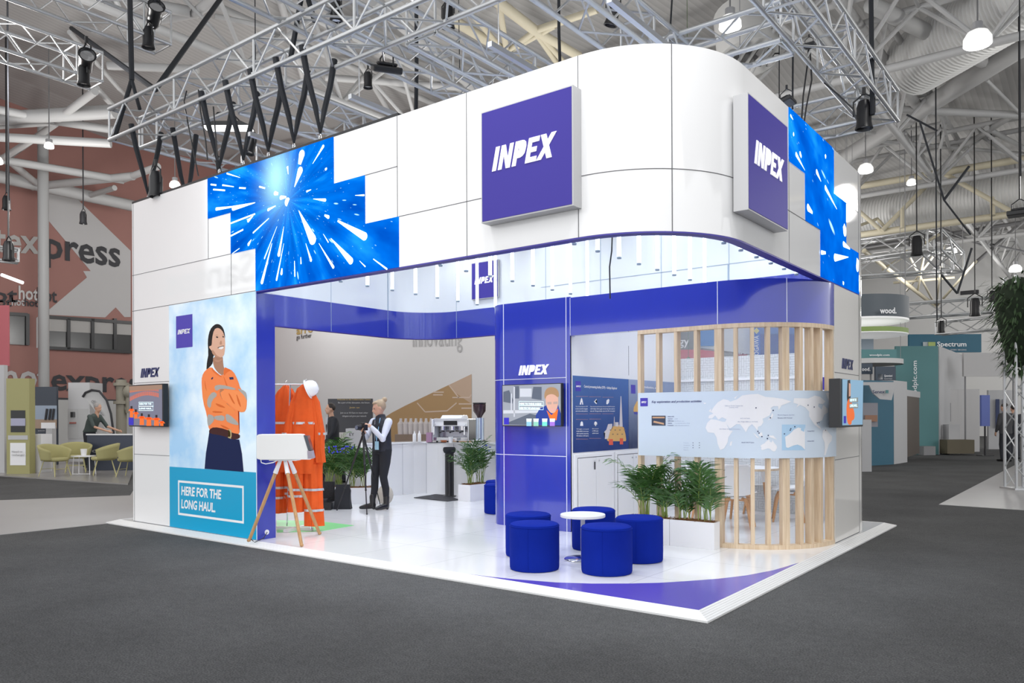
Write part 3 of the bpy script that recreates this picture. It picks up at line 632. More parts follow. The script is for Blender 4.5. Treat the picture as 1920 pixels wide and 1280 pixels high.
# blue tower / store room -------------------------------------------
tw = thing('blue_tower', 'royal blue gloss store tower with rounded corner carrying a screen', 'tower', (-3.7, yT, zp))
tp = [(-4.39, 5.84)]+arc(-4.39+.28, yT+.28, .28, 180, 270, 12)+[(-3.4, yT), (xw, yT)]
rel(MB().ribbon(tp, zp, Z0, 0, -.03).build('blue_cladding', M_blue, tw, smooth=True), tw)
b = MB()
for x in (-4.095, -3.105): b.box((x-.005, yT-.003, zp), (x+.005, yT+.002, Z0))
for z in (1.97, .985): b.box((-4.15, yT-.003, z-.004), (-3.105, yT+.002, z+.004))
b.ribbon(arc(-4.11, yT+.28, .28, 180, 270, 12), 1.966, 1.974, .003, -.002); b.ribbon(arc(-4.11, yT+.28, .28, 180, 270, 12), .981, .989, .003, -.002)
rel(b.build('white_joints', M_seamw, tw), tw)
e1 = hit(973, 703.5, 'y', yT); e2 = hit(1031, 690, 'y', yT)
wm = wordmark((e1.x, yT, e1.z), (1, 0, 0), e2.x-e1.x, .125, M_txtw, None, t=.012); tag(wm, 'white logo lettering on the blue tower above its screen', 'lettering')
# white wall with posters, along the side of the store room
wwl = thing('white_partition', 'white partition wall behind the blue tower holding the offshore posters', 'partition', (xw, 4.3, zp))
rel(MB().box((xw-.05, yT+.11, zp), (xw, 5.84, Z0-.02)).box((xw-.05, yT+.01, zp), (xw, yT+.11, 2.48)).build('wall_panel', M_whitem, wwl), wwl)
b = MB(); b.box((xw, 4.345, 2.05), (xw+.002, 4.352, 2.46)); rel(b.build('joint', M_seam, wwl), wwl)
# cabinets below
def cabinet(y0, y1, label):
    t = thing('low_cabinet', label, 'cabinet', (xw, (y0+y1)/2, zp), 0, 'white cupboards under the posters')
    rel(MB().box((xw+.002, y0, zp), (xw+.03, y1, 1.0)).build('cabinet_frame', M_whitem, t), t)
    m_ = (y0+y1)/2
    for a_, c_ in ((y0+.06, m_-.004), (m_+.004, y1-.06)):
        dd = rel(MB().box((xw+.03, a_, zp+.06), (xw+.045, c_, .955)).build('door', mat('white_door', (.8, .8, .82), .35), t, bevel=.003), t)
        yk = c_-.04 if c_ < m_ else a_+.06
        MB().cyl((xw+.045, yk, .91), (xw+.055, yk, .91), .012, n=12).build('lock', M_steel, dd)
    b = MB(); b.box((xw+.029, y0+.052, zp+.05), (xw+.0305, y1-.052, .965)); rel(b.build('shadow_gap', M_seam, t), t)
    return t
cabinet(2.93, 3.88, 'white double cupboard under the offshore platform poster')
cabinet(3.92, 4.87, 'white double cupboard behind the palms, further along the poster wall')
k_ = thing('key_ring', 'key hanging in the cupboard lock under the platform poster', 'key', (xw+.05, 3.36, .9)); MB().box((0, -.012, -.1), (.004, .012, 0)).build('key_fob', M_dark, k_)

# header band over the slats -----------------------------------------
band = thing('blue_header_band', 'royal blue header band from the tower round above the timber slats', 'header', (-2, yT, 2.49))
bp_ = [(xw, yT), (-2.2, yT)]+arc(xr-1.0, yT+1.0, 1.0, -90, 0, 18)
rel(MB().ribbon(bp_, 2.487, Z0-.013, 0, -.1).build('blue_cladding', M_blue, band, smooth=True), band)
b = MB(); b.box((-1.128, yT-.003, 2.487), (-1.12, yT+.002, Z0-.014)); mm = arc(xr-1, yT+1, 1, -90, 0, 18); q = mm[9]
b.cbox((q[0], q[1], 2.725), (.008, .01, .47), radians(45)); b.box((xw+.004, yT-.004, 2.487), (xw+.01, yT+.002, Z0-.014)); rel(b.build('white_joints', M_seamw, band), band)

# timber slat screen ---------------------------------------------------
slp = [(-2.105, yT), (-1.6, yT)]+arc(xr-1.0, yT+1.0, 1.0, -90, 0, 18)
ss = thing('timber_slat_screen', 'pale oak slat screen curving round the meeting corner', 'screen wall', (-1.2, yT, zp))
rel(MB().ribbon(slp, zp, zp+.045, 0, -.1).build('bottom_rail', M_oak, ss, smooth=True), ss)
rel(MB().ribbon(slp, 2.44, 2.487, 0, -.1).build('top_rail', M_oak, ss, smooth=True), ss)
def on_screen(s, off=0.0):
    """point and outward normal at distance s along the screen face (s=0 at the tower end)"""
    L1 = (xr-1.0)+2.105
    if s <= L1: return Vector((-2.105+s, yT-off, 0)), Vector((0, -1, 0))
    a = radians(-90)+(s-L1)/1.0; n = Vector((cos(a), sin(a), 0)); return Vector((xr-1.0, yT+1.0, 0))+n*(1.0+off), n
SL = (xr-1.0)+2.105+pi/2
def s_at(px, py=690, r=1.0):     # distance along the screen of what is seen at a picture column
    p = hit(px, py, 'y', yT)
    if p.x <= xr-1.0: return p.x+2.105
    d = ray(px, py); ex, ey = CAM.x-(xr-1.0), CAM.y-(yT+1.0); A_ = d.x**2+d.y**2; B_ = 2*(ex*d.x+ey*d.y); C_ = ex*ex+ey*ey-r*r
    q = CAM+d*((-B_-sqrt(max(0, B_*B_-4*A_*C_)))/(2*A_)); return (xr-1.0)+2.105+atan2(q.y-(yT+1.0), q.x-(xr-1.0))+pi/2
slats = [s_at(p_)+.02 for p_ in (1195, 1229.5, 1263.5, 1300.5, 1339, 1375, 1407, 1437.5, 1467, 1500.5, 1521, 1539)]+[SL-.025]
slats += [slats[4]+.041, slats[8]+.041]
for s_ in slats:
    p, n = on_screen(s_, -.05)
    rel(MB().cbox((p.x, p.y, (zp+.045+2.44)/2), (.04, .09, 2.44-zp-.045), atan2(n.y, n.x)+pi/2).build('slat', M_oak, ss), ss)
# ================================================================== printed graphics
# world map panel in front of the slats
mp = thing('world_map_panel', 'pale blue world map panel curving across the front of the timber slats', 'map panel', (-1.2, yT-.02, 1.03))
mz0, mz1 = 1.03, 1.755; mpath = [(-2.09, yT-.012), (-1.6, yT-.012)]+arc(xr-1.0, yT+1.0, 1.012, -90, -1, 24)
rel(MB().ribbon(mpath, mz0, mz1, .012, 0).build('panel_sheet', mat('pale_blue_print', (0.6, 0.69, 0.8), .35), mp, smooth=True), mp)
def mfn(s, z, t): p, n = on_screen(s+.015, .024+t); return Vector((p.x, p.y, z))
# picture position on the map -> (s,z)
def ms(px, py):
    best = None
    p = hit(px, py, 'y', yT-.024)
    if p.x <= xr-1.0: return (p.x+2.105-.015, p.z)
    d = ray(px, py); cx, cy, r = xr-1.0, yT+1.0, 1.024      # meet the curved part
    fx_, fy_ = CAM.x-cx, CAM.y-cy; A = d.x**2+d.y**2; B = 2*(fx_*d.x+fy_*d.y); C_ = fx_**2+fy_**2-r*r; D = B*B-4*A*C_
    tt = (-B-sqrt(max(0, D)))/(2*A); q = CAM+d*tt; a = atan2(q.y-cy, q.x-cx)
    return ((xr-1.0)+2.105-.015+(a+pi/2), q.z)
def map_shapes(polys, m, name, t=.0015):
    bm = bmesh.new()
    for pp in polys:
        vs = [bm.verts.new((a, b_, 0)) for a, b_ in pp]; bm.faces.new(vs)
    bmesh.ops.triangulate(bm, faces=bm.faces)
    for i in range(24):
        bmesh.ops.bisect_plane(bm, geom=bm.verts[:]+bm.edges[:]+bm.faces[:], plane_co=(.85+i*.075, 0, 0), plane_no=(1, 0, 0))
    for v in bm.verts: v.co = mfn(v.co.x, v.co.y, t)
    me = bpy.data.meshes.new(name); bm.to_mesh(me); bm.free(); me.materials.append(m)
    o = bpy.data.objects.new(name, me); COL.objects.link(o); o.parent = mp; rel(o, mp); return o
def zc(l, ox_, oy_, k_): return [ms(ox_+a*k_, oy_+b_*k_) for a, b_ in l]
k1 = 210/1792; k2 = .125
eur_afr = zc([(1185, 430), (1230, 380), (1220, 440), (1270, 360), (1330, 290), (1420, 240), (1500, 255), (1530, 280), (1640, 240), (1720, 180), (1790, 170)], 1190, 720, k1) + \
          zc([(230, 150), (330, 145), (440, 190), (560, 200), (700, 220), (830, 260), (760, 290), (680, 320), (640, 390), (630, 330), (560, 330), (520, 360), (540, 400), (500, 470), (440, 500), (400, 520), (410, 570), (380, 620), (330, 640), (320, 700), (280, 640), (240, 600), (190, 640), (150, 720), (110, 660), (60, 600)], 1380, 720, k2) + \
          zc([(1630, 640), (1560, 690), (1520, 710), (1460, 620), (1520, 740), (1570, 745), (1500, 850), (1490, 930), (1430, 1030), (1370, 1055), (1330, 960), (1310, 850), (1270, 780), (1170, 770), (1135, 700), (1160, 620), (1220, 560), (1310, 570), (1400, 600), (1450, 600), (1470, 560), (1400, 530), (1340, 570), (1290, 500), (1240, 550), (1180, 545), (1190, 500), (1260, 470)], 1190, 720, k1)
namer = zc([(870, 210), (960, 210), (1080, 215), (1180, 170), (1260, 190), (1340, 260), (1300, 300), (1240, 290), (1230, 330), (1280, 380), (1310, 310), (1370, 370), (1380, 420), (1320, 460), (1290, 540), (1230, 570), (1210, 600), (1260, 640), (1280, 680), (1230, 650), (1180, 610), (1130, 540), (1095, 480), (1095, 410), (1040, 350), (960, 310), (900, 350), (930, 300), (860, 280)], 1380, 720, k2)
samer = zc([(1300, 690), (1350, 675), (1400, 740), (1440, 780), (1430, 850), (1390, 900), (1370, 970), (1340, 1070), (1320, 1065), (1330, 950), (1325, 870), (1290, 790)], 1380, 720, k2)
gland = zc([(1340, 130), (1470, 130), (1460, 210), (1410, 310), (1380, 230)], 1380, 720, k2)
aus = lambda x0, y0, x1, y1: zc([(x0+(x1-x0)*a, y0+(y1-y0)*b_) for a, b_ in ((0, .5), (.12, .38), (.25, .3), (.35, .12), (.48, 0), (.58, .05), (.56, .16), (.68, .22), (.73, .02), (.82, .25), (.97, .48), (1, .68), (.9, .95), (.8, 1), (.68, .92), (.6, .78), (.45, .72), (.3, .8), (.12, .88), (.04, .8), (.06, .65))], 1380, 720, k2)
M_land = mat('map_land_white', (0.82, 0.82, 0.85), .5)
map_shapes([eur_afr, namer, samer, gland, aus(365, 835, 615, 1010), zc([(480, 770), (560, 770), (610, 830), (520, 800)], 1380, 720, k2), zc([(250, 720), (290, 750), (350, 815), (310, 800)], 1380, 720, k2), zc([(340, 740), (390, 720), (400, 780), (350, 780)], 1380, 720, k2),
            zc([(1530, 930), (1560, 905), (1550, 980), (1520, 985)], 1190, 720, k1), zc([(540, 430), (560, 460), (540, 510), (470, 545), (520, 490)], 1380, 720, k2), zc([(1095, 295), (1150, 300), (1120, 320)], 1190, 720, k1), zc([(1590, 220), (1690, 150), (1640, 190), (1610, 235)], 1190, 720, k1)], M_land, 'land_masses')
map_shapes([zc([(688, 605), (1040, 605), (1040, 990), (688, 990)], 1380, 720, k2)], mat('inset_blue', (0.4, 0.6, 0.8), .4), 'inset_map_frame', .0012)
map_shapes([zc([(735, 790), (800, 750), (870, 680), (930, 650), (975, 660), (970, 690), (1020, 715), (1035, 640), (1035, 985), (980, 930), (920, 905), (860, 920), (780, 955), (750, 945)], 1380, 720, k2)], M_land, 'inset_land', .0022)
dots = []
for (a, b_) in ((558, 392), (515, 505), (328, 708), (345, 733), (388, 785), (483, 768), (470, 815), (725, 745), (812, 690), (820, 668), (880, 638), (300, 355), (1078, 315), (1170, 342), (1342, 690), (1240, 575), (1215, 580)):
    s_, z_ = ms(1380+a*k2, 720+b_*k2); dots.append([(s_-.006, z_-.006), (s_+.006, z_-.006), (s_+.006, z_+.006), (s_-.006, z_+.006)])
map_shapes(dots, M_navy, 'site_markers', .003)
M_mtx = mat('map_text_navy', (0.05, 0.06, 0.2), .5); M_mtg = mat('map_text_grey', (0.3, 0.35, 0.5), .5)
def mtext(s, px, py, w, h, m=M_mtx, bold=.0, shear=0):
    s0, z0 = ms(px, py); s1, _ = ms(px+w, py)
    o = text(s, (0, 0, 0), (s1-s0, 0, 0), h, m, mp, 'map_lettering', bold=bold, shear=shear, map_fn=lambda a, b_: mfn(s0+a, z0+b_, .0025)); rel(o, mp)
sq = [ms(1200.7, 761.5), ms(1214.7, 745.8)]
map_shapes([[(sq[0][0], sq[0][1]), (sq[1][0], sq[0][1]), (sq[1][0], sq[1][1]), (sq[0][0], sq[1][1])]], mat('logo_blue_print', (0.05, 0.03, 0.42), .4), 'logo_square', .002)
q0 = mfn(sq[0][0]+.014, sq[0][1]+.037, .003); rel(wordmark(q0, (1, 0, 0), sq[1][0]-sq[0][0]-.028, .022, M_print, mp, t=.001), mp)
mtext('Key exploration and production activities', 1221.8, 755, 94, .026, M_mtx, .02, .3)
ph = [ms(1222, 797.5), ms(1248, 779)]
map_shapes([[(ph[0][0], ph[0][1]), (ph[1][0], ph[0][1]), (ph[1][0], ph[1][1]), (ph[0][0], ph[1][1])]], mat('photo_dark_sea', (0.03, 0.045, 0.09), .4), 'photo', .002)
map_shapes([[(ph[0][0]+.01, ph[1][1]-.03), (ph[1][0]-.01, ph[1][1]-.03), (ph[1][0]-.01, ph[1][1]-.012), (ph[0][0]+.01, ph[1][1]-.012)], [(ph[0][0]+.02, ph[0][1]+.035), (ph[1][0]-.02, ph[0][1]+.01), (ph[1][0]-.02, ph[0][1]+.03), (ph[0][0]+.03, ph[0][1]+.055)]], mat('photo_ship', (0.6, 0.35, 0.2), .4), 'photo_ship', .0028)
for i, (s1, s2) in enumerate((('Ichthys LNG', ''), ('Operator', 'INPEX'), ('INPEX share', '62.245 per cent'), ('Status', 'In production since 2018'), ('Production', 'LNG, LPG and condensate'))):
    mtext(s1, 1252, 781.5+i*4.1, 4+len(s1)*.72, .011, M_mtx, .02)
    if s2: mtext(s2, 1265.5, 781.5+i*4.1, len(s2)*1.15, .009, M_mtg)
for s_, x, y, w in (('Offshore North Caspian Sea', 1359, 761.5, 34), ('Contract Area', 1367, 764.5, 17), ('ACG Oil Fields', 1388, 785, 18), ('Abu Dhabi Offshore Oil Fields', 1383, 791.2, 38), ('Abu Dhabi Onshore Concession', 1349, 804.8, 39), ('Minami-Nagaoka Gas Field', 1458, 778.5, 31), ('Naoetsu LNG Terminal', 1458, 784.2, 27), ('Abadi LNG Project', 1390, 830, 24), ('Prelude FLNG', 1513.5, 808.8, 13), ('Ichthys LNG', 1513.5, 827.6, 12.5), ('Lucius', 1552, 795.5, 12)):
    mtext(s_, x, y, w, .011, M_mtx if 'LNG' in s_ else M_mtg, .01)
for i in range(4): mtext(('Projects', 'Development', 'Exploration', 'Reserves')[i], 1282, 830.5+i*4.4, 9+(i == 1)*3, .008, M_mtg)
map_shapes([[(a-.004, c-.004), (a+.004, c-.004), (a+.004, c+.004), (a-.004, c+.004)] for a, c in [ms(x, y) for x in (1299.5, 1311.5) for y in (829.8, 834.5, 839)]], M_navy, 'table_dots', .003)

# offshore posters on the partition ------------------------------------
def xfn(a, b_, t): return Vector((xw+t, a, b_))
def wp(px, py): p = hit(px, py, 'x', xw+.006); return (p.y, p.z)
def grad_mat(name, c0, c1, z0, z1, ax=2):
    """printed colour blend of a picture, along one axis of the sheet"""
    m = mat(name, c0, .5, spec=.15); nt = m.node_tree; b = nt.nodes['Principled BSDF']
    g = nt.nodes.new('ShaderNodeTexCoord'); s_ = nt.nodes.new('ShaderNodeSeparateXYZ'); nt.links.new(g.outputs['Object'], s_.inputs[0])
    r = nt.nodes.new('ShaderNodeMapRange'); r.inputs['From Min'].default_value = z0; r.inputs['From Max'].default_value = z1; nt.links.new(s_.outputs[ax], r.inputs['Value'])
    n = nt.nodes.new('ShaderNodeTexNoise'); n.inputs['Scale'].default_value = 8; n.inputs['Detail'].default_value = 4
    nt.links.new(g.outputs['Object'], n.inputs['Vector'])
    ad = nt.nodes.new('ShaderNodeMath'); ad.operation = 'MULTIPLY_ADD'; ad.inputs[1].default_value = .15; nt.links.new(n.outputs['Fac'], ad.inputs[0]); nt.links.new(r.outputs[0], ad.inputs[2])
    mx = nt.nodes.new('ShaderNodeMix'); mx.data_type = 'RGBA'; mx.inputs['A'].default_value = (*c0, 1); mx.inputs['B'].default_value = (*c1, 1)
    nt.links.new(ad.outputs[0], mx.inputs['Factor']); nt.links.new(mx.outputs['Result'], b.inputs['Base Color']); return m
t = MB().prism([(2.925, 1.03), (4.33, 1.03), (4.33, 1.995), (2.925, 1.995)], xfn, .001, .006).build('offshore_poster', grad_mat('deep_sea_print', (0.015, 0.035, 0.17), (0.08, 0.17, 0.42), 1.1, 2.1))
tag(t, 'deep blue poster of an orange offshore platform on the white partition', 'poster')
k3 = 180/1152
def zp3(l): return [wp(1040+a*k3, 680+b_*k3) for a, b_ in l]
flat([zp3([(248, 218), (312, 222), (315, 340), (250, 338)])], xfn, mat('logo_blue_print', (0.05, 0.03, 0.42)), 'logo_square', t, .007)
p = wp(1040+256*k3, 680+290*k3); wordmark((xw+.007, p[0], p[1]), (0, 1, 0), .115, .02, M_print, t, t=.001)
def ptext(s, x0, y0, x1, y1, h, bold=.01):
    a = wp(1040+x0*k3, 680+y0*k3); c = wp(1040+x1*k3, 680+y1*k3); text(s, (xw+.007, *a), (xw+.007, *c), h, M_print, t, 'poster_lettering', .001, bold)
ptext('Central processing facility (CPF) – Ichthys Explorer', 350, 295, 748, 318, .032, .02)
for (x0, x1, ys_) in ((255, 400, (400, 610, 676, 912)), (415, 556, (405, 608, 672, 904)), (572, 705, (410, 608))):
    flat([zp3([(x0, y), (x1, y+1), (x1, y+4), (x0, y+4)]) for y in ys_], xfn, mat('rule_rose', (0.5, 0.25, 0.25), .5), 'rule_lines', t, .007)
flat([zp3(l) for l in ([(300, 500), (312, 440), (322, 418), (332, 440), (343, 500), (328, 500), (328, 475), (318, 475), (318, 500)], [(470, 465), (500, 432), (506, 440), (484, 463), (508, 488), (500, 496)], [(618, 490), (622, 450), (645, 432), (656, 445), (650, 480), (630, 500)], [(305, 755), (310, 715), (325, 700), (338, 715), (342, 755)], [(472, 740), (476, 712), (490, 702), (508, 715), (510, 742), (496, 740), (496, 758), (484, 758), (484, 740)])], xfn, M_print, 'icons', t, .007)
for (x, y, ls) in ((250, 530, ('The Ichthys Explorer CPF', 'is the world\u2019s largest', 'semi-submersible platform')), (425, 530, ('Operational performance', 'will help drive gas', 'and liquids')), (575, 530, ('Around 30,000 tonnes', 'of mooring chain used to', 'secure the CPF to the seabed')), (260, 800, ('Weighs around', '120,000 tonnes', 'with topsides measuring', '130 metres x 120 metres')), (450, 795, ('Built to withstand', 'a 200-year', 'cyclone event'))):
    for i, s_ in enumerate(ls): ptext(s_, x, y+i*27, x+(145 if x != 450 else 75), y+i*27, .014, .02 if i else 0)
M_rig = mat('rig_orange_print', (0.7, 0.4, 0.12), .5); M_rig2 = mat('rig_pale_print', (0.65, 0.6, 0.62), .5); M_rigr = mat('rig_red_print', (0.75, 0.1, 0.05), .5)
flat([zp3([(625, 925), (640, 880), (650, 830), (690, 790), (700, 760), (760, 740), (830, 775), (850, 860), (858, 925), (850, 940), (640, 940)])], xfn, M_rig, 'rig_deck', t, .007)
flat([zp3([(790, 400), (798, 400), (815, 765), (775, 765)]), zp3([(712, 645), (716, 645), (722, 760), (706, 760)]), zp3([(600, 915), (605, 840), (588, 835), (620, 800), (640, 735), (690, 730), (690, 770), (660, 830), (640, 910)]), zp3([(715, 760), (715, 712), (765, 712), (765, 765)])], xfn, M_rig2, 'rig_derrick', t, .0075)
flat([zp3([(650, 915), (697, 915), (700, 985), (650, 985)]), zp3([(780, 905), (820, 905), (820, 978), (780, 978)])], xfn, M_rigr, 'rig_columns', t, .0078)
flat([zp3([(660+i*28, 800+(i % 2)*50), (678+i*28, 800+(i % 2)*50), (678+i*28, 812+(i % 2)*50), (660+i*28, 812+(i % 2)*50)]) for i in range(7)], xfn, mat('rig_dark_print', (0.25, 0.16, 0.1), .5), 'rig_shadows', t, .008)
t = MB().prism([(4.34, 1.03), (5.8, 1.03), (5.8, 1.995), (4.34, 1.995)], xfn, .001, .006).build('offshore_poster', grad_mat('grey_sea_print', (0.02, 0.03, 0.09), (0.35, 0.42, 0.6), 1.1, 2.1))
tag(t, 'grey-blue poster with an orange ship, partly hidden behind the slats', 'poster')
flat([zp3([(913, 262), (968, 266), (970, 370), (916, 368)])], xfn, mat('logo_blue_print', (0.05, 0.03, 0.42)), 'logo_square', t, .007)
flat([zp3([(945, 570), (950, 530), (985, 460), (1000, 460), (1000, 600), (950, 600)])], xfn, M_rig, 'ship', t, .007); flat([zp3([(945, 588), (1000, 588), (1000, 620), (955, 615)])], xfn, mat('ship_hull_blue', (0.04, 0.05, 0.35), .5), 'ship_hull', t, .0075)
p = zp3([(1060, 300), (1150, 312)]); text('Production, storage', (xw+.007, *p[0]), (xw+.007, p[1][0]+.35, p[1][1]), .032, M_print, t, 'poster_lettering', .001, .02)

# big lightbox poster -----------------------------------------------------
def sky_mat():
    m = mat('printed_sky', (0.4, 0.6, 0.8), .25, coat=.3); nt = m.node_tree; b = nt.nodes['Principled BSDF']
    tc = nt.nodes.new('ShaderNodeTexCoord'); n = nt.nodes.new('ShaderNodeTexNoise'); n.inputs['Scale'].default_value = 1.3; n.inputs['Detail'].default_value = 5; n.inputs['Roughness'].default_value = .55
    nt.links.new(tc.outputs['Object'], n.inputs['Vector']); r = nt.nodes.new('ShaderNodeValToRGB'); r.color_ramp.elements[0].position = .38; r.color_ramp.elements[1].position = .62
    r.color_ramp.elements[0].color = (0.33, 0.56, 0.8, 1); r.color_ramp.elements[1].color = (0.66, 0.78, 0.87, 1); nt.links.new(n.outputs['Fac'], r.inputs[0])
    nt.links.new(r.outputs[0], b.inputs['Base Color']); nt.links.new(r.outputs[0], b.inputs['Emission Color']); b.inputs['Emission Strength'].default_value = .25; return m
PX0, PX1 = -7.585, -5.668
t = MB().prism([(PX0, zp+.005), (PX1, zp+.005), (PX1, 2.965), (PX0, 2.965)], fn_f, .0, .006).build('lightbox_poster', sky_mat())
tag(t, 'tall lightbox poster of a smiling woman in orange workwear against the sky', 'poster')
def wf(px, py): p = hit(px, py, 'y', yf-.007); return (p.x, p.z)
flat([[(PX0, zp+.005), (PX1, zp+.005), (PX1, .845), (PX0, .845)]], fn_f, mat('teal_print', (0.0, 0.33, 0.58), .3, emit=.1), 'teal_block', t, .007)
b = MB(); q = [wf(334, 902.5), wf(457, 912), wf(457, 981), wf(334, 963)]
q = [(q[0][0], .675), (q[1][0], .675), (q[1][0], .225), (q[0][0], .225)]; w_ = .028
for i in range(4):
    a = Vector(q[i]); c = Vector(q[(i+1) % 4]); d_ = (c-a).normalized(); n_ = Vector((d_.y, -d_.x))
    b.prism([tuple(a-d_*0), tuple(c), tuple(c+n_*w_-d_*w_), tuple(a+n_*w_+d_*w_)], fn_f, .007, .0085)
b.build('white_frame', M_print, t)
def ftext(s, x0, x1, z, h, m=M_print, bold=.03, shear=0, par=t, nm='poster_lettering', off=.008): text(s, (x0, yf-off, z), (x1, yf-off, z), h, m, par, nm, .0, bold, shear)
a = wf(340, 930); c = wf(415, 935); ftext('HERE FOR THE', a[0], c[0], .49, .115, shear=.1)
a = wf(340, 950); c = wf(404, 960); ftext('LONG HAUL.', a[0], c[0], .32, .115, shear=.1)
a = wf(330, 593); c = wf(361, 650); flat([[(a[0], c[1]), (c[0], c[1]), (c[0], a[1]), (a[0], a[1])]], fn_f, mat('logo_blue_print', (0.05, 0.03, 0.42)), 'logo_square', t, .007)
wordmark((a[0]+.035, yf-.007, (a[1]+c[1])/2-.03), (1, 0, 0), (c[0]-a[0])*.8, .06, M_print, t, t=.001)
kk = .25
def wz(l, sm=1): 
    o_ = [wf(360+a*kk, 580+b_*kk) for a, b_ in l]; return smooth_poly(o_, sm) if sm else o_
layers = [
 ('printed_hair', (0.02, 0.017, 0.017), .0070, [[(108, 445), (112, 390), (125, 330), (118, 270), (120, 210), (135, 150), (165, 115), (195, 106), (225, 125), (242, 160), (250, 215), (235, 230), (200, 300), (160, 340), (158, 400), (135, 430), (110, 450)]]),
 ('printed_neck', (0.42, 0.22, 0.14), .0073, [[(158, 350), (230, 340), (235, 420), (245, 450), (232, 500), (190, 470), (158, 420)]]),
 ('printed_face', (0.72, 0.43, 0.31), .0076, [[(140, 300), (128, 285), (130, 275), (150, 270), (150, 220), (165, 150), (195, 135), (225, 155), (242, 190), (250, 240), (248, 300), (240, 350), (210, 362), (180, 350), (155, 320)]]),
 ('printed_shirt', (0.93, 0.25, 0.08), .0079, [[(100, 455), (145, 428), (160, 455), (235, 508), (240, 430), (265, 440), (310, 462), (345, 530), (365, 600), (410, 625), (413, 700), (405, 760), (375, 772), (345, 765), (350, 800), (350, 880), (360, 935), (290, 960), (240, 915), (170, 900), (128, 915), (112, 790), (82, 690), (72, 560), (74, 500)]]),
 ('printed_hands', (0.5, 0.2, 0.1), .0081, [[(205, 600), (235, 590), (262, 640), (250, 690), (215, 660)], [(250, 690), (300, 740), (325, 760), (315, 785), (260, 755)]]),
 ('printed_sleeve_left', (0.95, 0.3, 0.1), .0083, [[(210, 605), (330, 600), (400, 640), (412, 700), (400, 765), (370, 772), (320, 745), (260, 690), (225, 675)]]),
 ('printed_sleeve_right', (0.92, 0.27, 0.08), .0085, [[(80, 560), (130, 600), (180, 650), (240, 690), (320, 755), (330, 780), (240, 790), (160, 785), (115, 745), (85, 690)]]),
 ('printed_tape', (0.42, 0.4, 0.38), .0088, [[(165, 572), (220, 562), (330, 590), (325, 605), (220, 590), (180, 615)], [(118, 660), (160, 612), (196, 640), (150, 680), (140, 745), (112, 720)], [(345, 590), (400, 612), (412, 640), (412, 690), (398, 650), (350, 605)], [(115, 790), (135, 785), (165, 800), (170, 830), (125, 880), (115, 850)], [(160, 800), (245, 790), (245, 840), (170, 825)], [(250, 785), (280, 785), (350, 850), (350, 870), (290, 855), (255, 835)]]),
 ('printed_belt', (0.06, 0.02, 0.02), .0088, [[(130, 900), (165, 880), (250, 895), (300, 925), (362, 935), (358, 970), (300, 975), (230, 945), (128, 930)]]),
 ('printed_trousers', (0.01, 0.018, 0.075), .0086, [[(130, 920), (200, 930), (290, 970), (355, 975), (375, 1080), (388, 1218), (95, 1194), (105, 1080)]]),
 ('printed_buckle', (0.5, 0.4, 0.2), .0091, [[(270, 898), (298, 900), (298, 970), (270, 962), (270, 952), (290, 958), (288, 912), (270, 908)]]),
 ('printed_shade', (0.5, 0.27, 0.18), .0090, [[(150, 300), (165, 310), (185, 345), (215, 358), (200, 362), (170, 350), (150, 325)], [(214, 235), (222, 232), (226, 262), (212, 264), (206, 258)], [(172, 196), (186, 188), (202, 194), (186, 193)], [(226, 190), (240, 186), (243, 190), (228, 194)], [(160, 370), (200, 385), (228, 365), (225, 385), (190, 400)]]),
 ('printed_smile', (0.85, 0.8, 0.78), .0091, [[(196, 290), (215, 280), (240, 275), (235, 295), (215, 300)]]),
 ('printed_features', (0.05, 0.03, 0.03), .009, [[(178, 205), (190, 200), (200, 210), (188, 215)], [(228, 200), (240, 200), (242, 210), (230, 210)], [(190, 286), (215, 276), (243, 270), (240, 276), (215, 282), (195, 291)]]),
 ('printed_collar', (0.8, 0.17, 0.04), .0087, [[(150, 430), (165, 455), (235, 510), (200, 500), (150, 460)], [(240, 430), (300, 455), (262, 470), (238, 505)], [(235, 500), (242, 505), (275, 590), (262, 590)]]),
 ('printed_folds', (0.7, 0.14, 0.03), .0089, [[(270, 620), (290, 640), (330, 720), (300, 690)], [(330, 620), (360, 690), (370, 740), (345, 700)], [(95, 520), (105, 580), (115, 620), (98, 580)], [(170, 700), (220, 715), (260, 740), (200, 730)], [(150, 760), (230, 765), (230, 775), (160, 775)], [(205, 860), (250, 875), (300, 905), (240, 890)]]),
 ('printed_badges', (0.03, 0.03, 0.1), .0092, [[(280, 508), (310, 506), (314, 524), (284, 526)], [(145, 515), (158, 505), (160, 515), (148, 528)]])]
for nm, c, off, ps in layers:
    flat([wz(p_, 1 if nm not in ('printed_badges', 'printed_trousers') else 0) for p_ in ps], fn_f, mat(nm, c, .6, emit=.05, spec=.15), nm, t, off)

# ---- screens ------------------------------------------------------------
def tv(fn, a0, a1, z0, z1, off, dpt, label):
    t = thing('wall_screen', label, 'television', fn((a0+a1)/2, z0, off))
    rel(MB().prism([(a0, z0), (a1, z0), (a1, z1), (a0, z1)], fn, off, off+dpt).build('housing', M_black, t, bevel=.004), t)
    am, zm = (a0+a1)/2, (z0+z1)/2
    rel(MB().prism([(am-.15, zm-.1), (am+.15, zm-.1), (am+.15, zm+.1), (am-.15, zm+.1)], fn, 0.001, off+.002).build('wall_bracket', M_black, t), t)
    return t
def scr(name, c, e=.55): return mat(name, tuple(v*.75 for v in c), .4, emit=e, spec=.15)
def vfy(l, y): return [(hit(a, b_, 'y', y).x, hit(a, b_, 'y', y).z) for a, b_ in l]
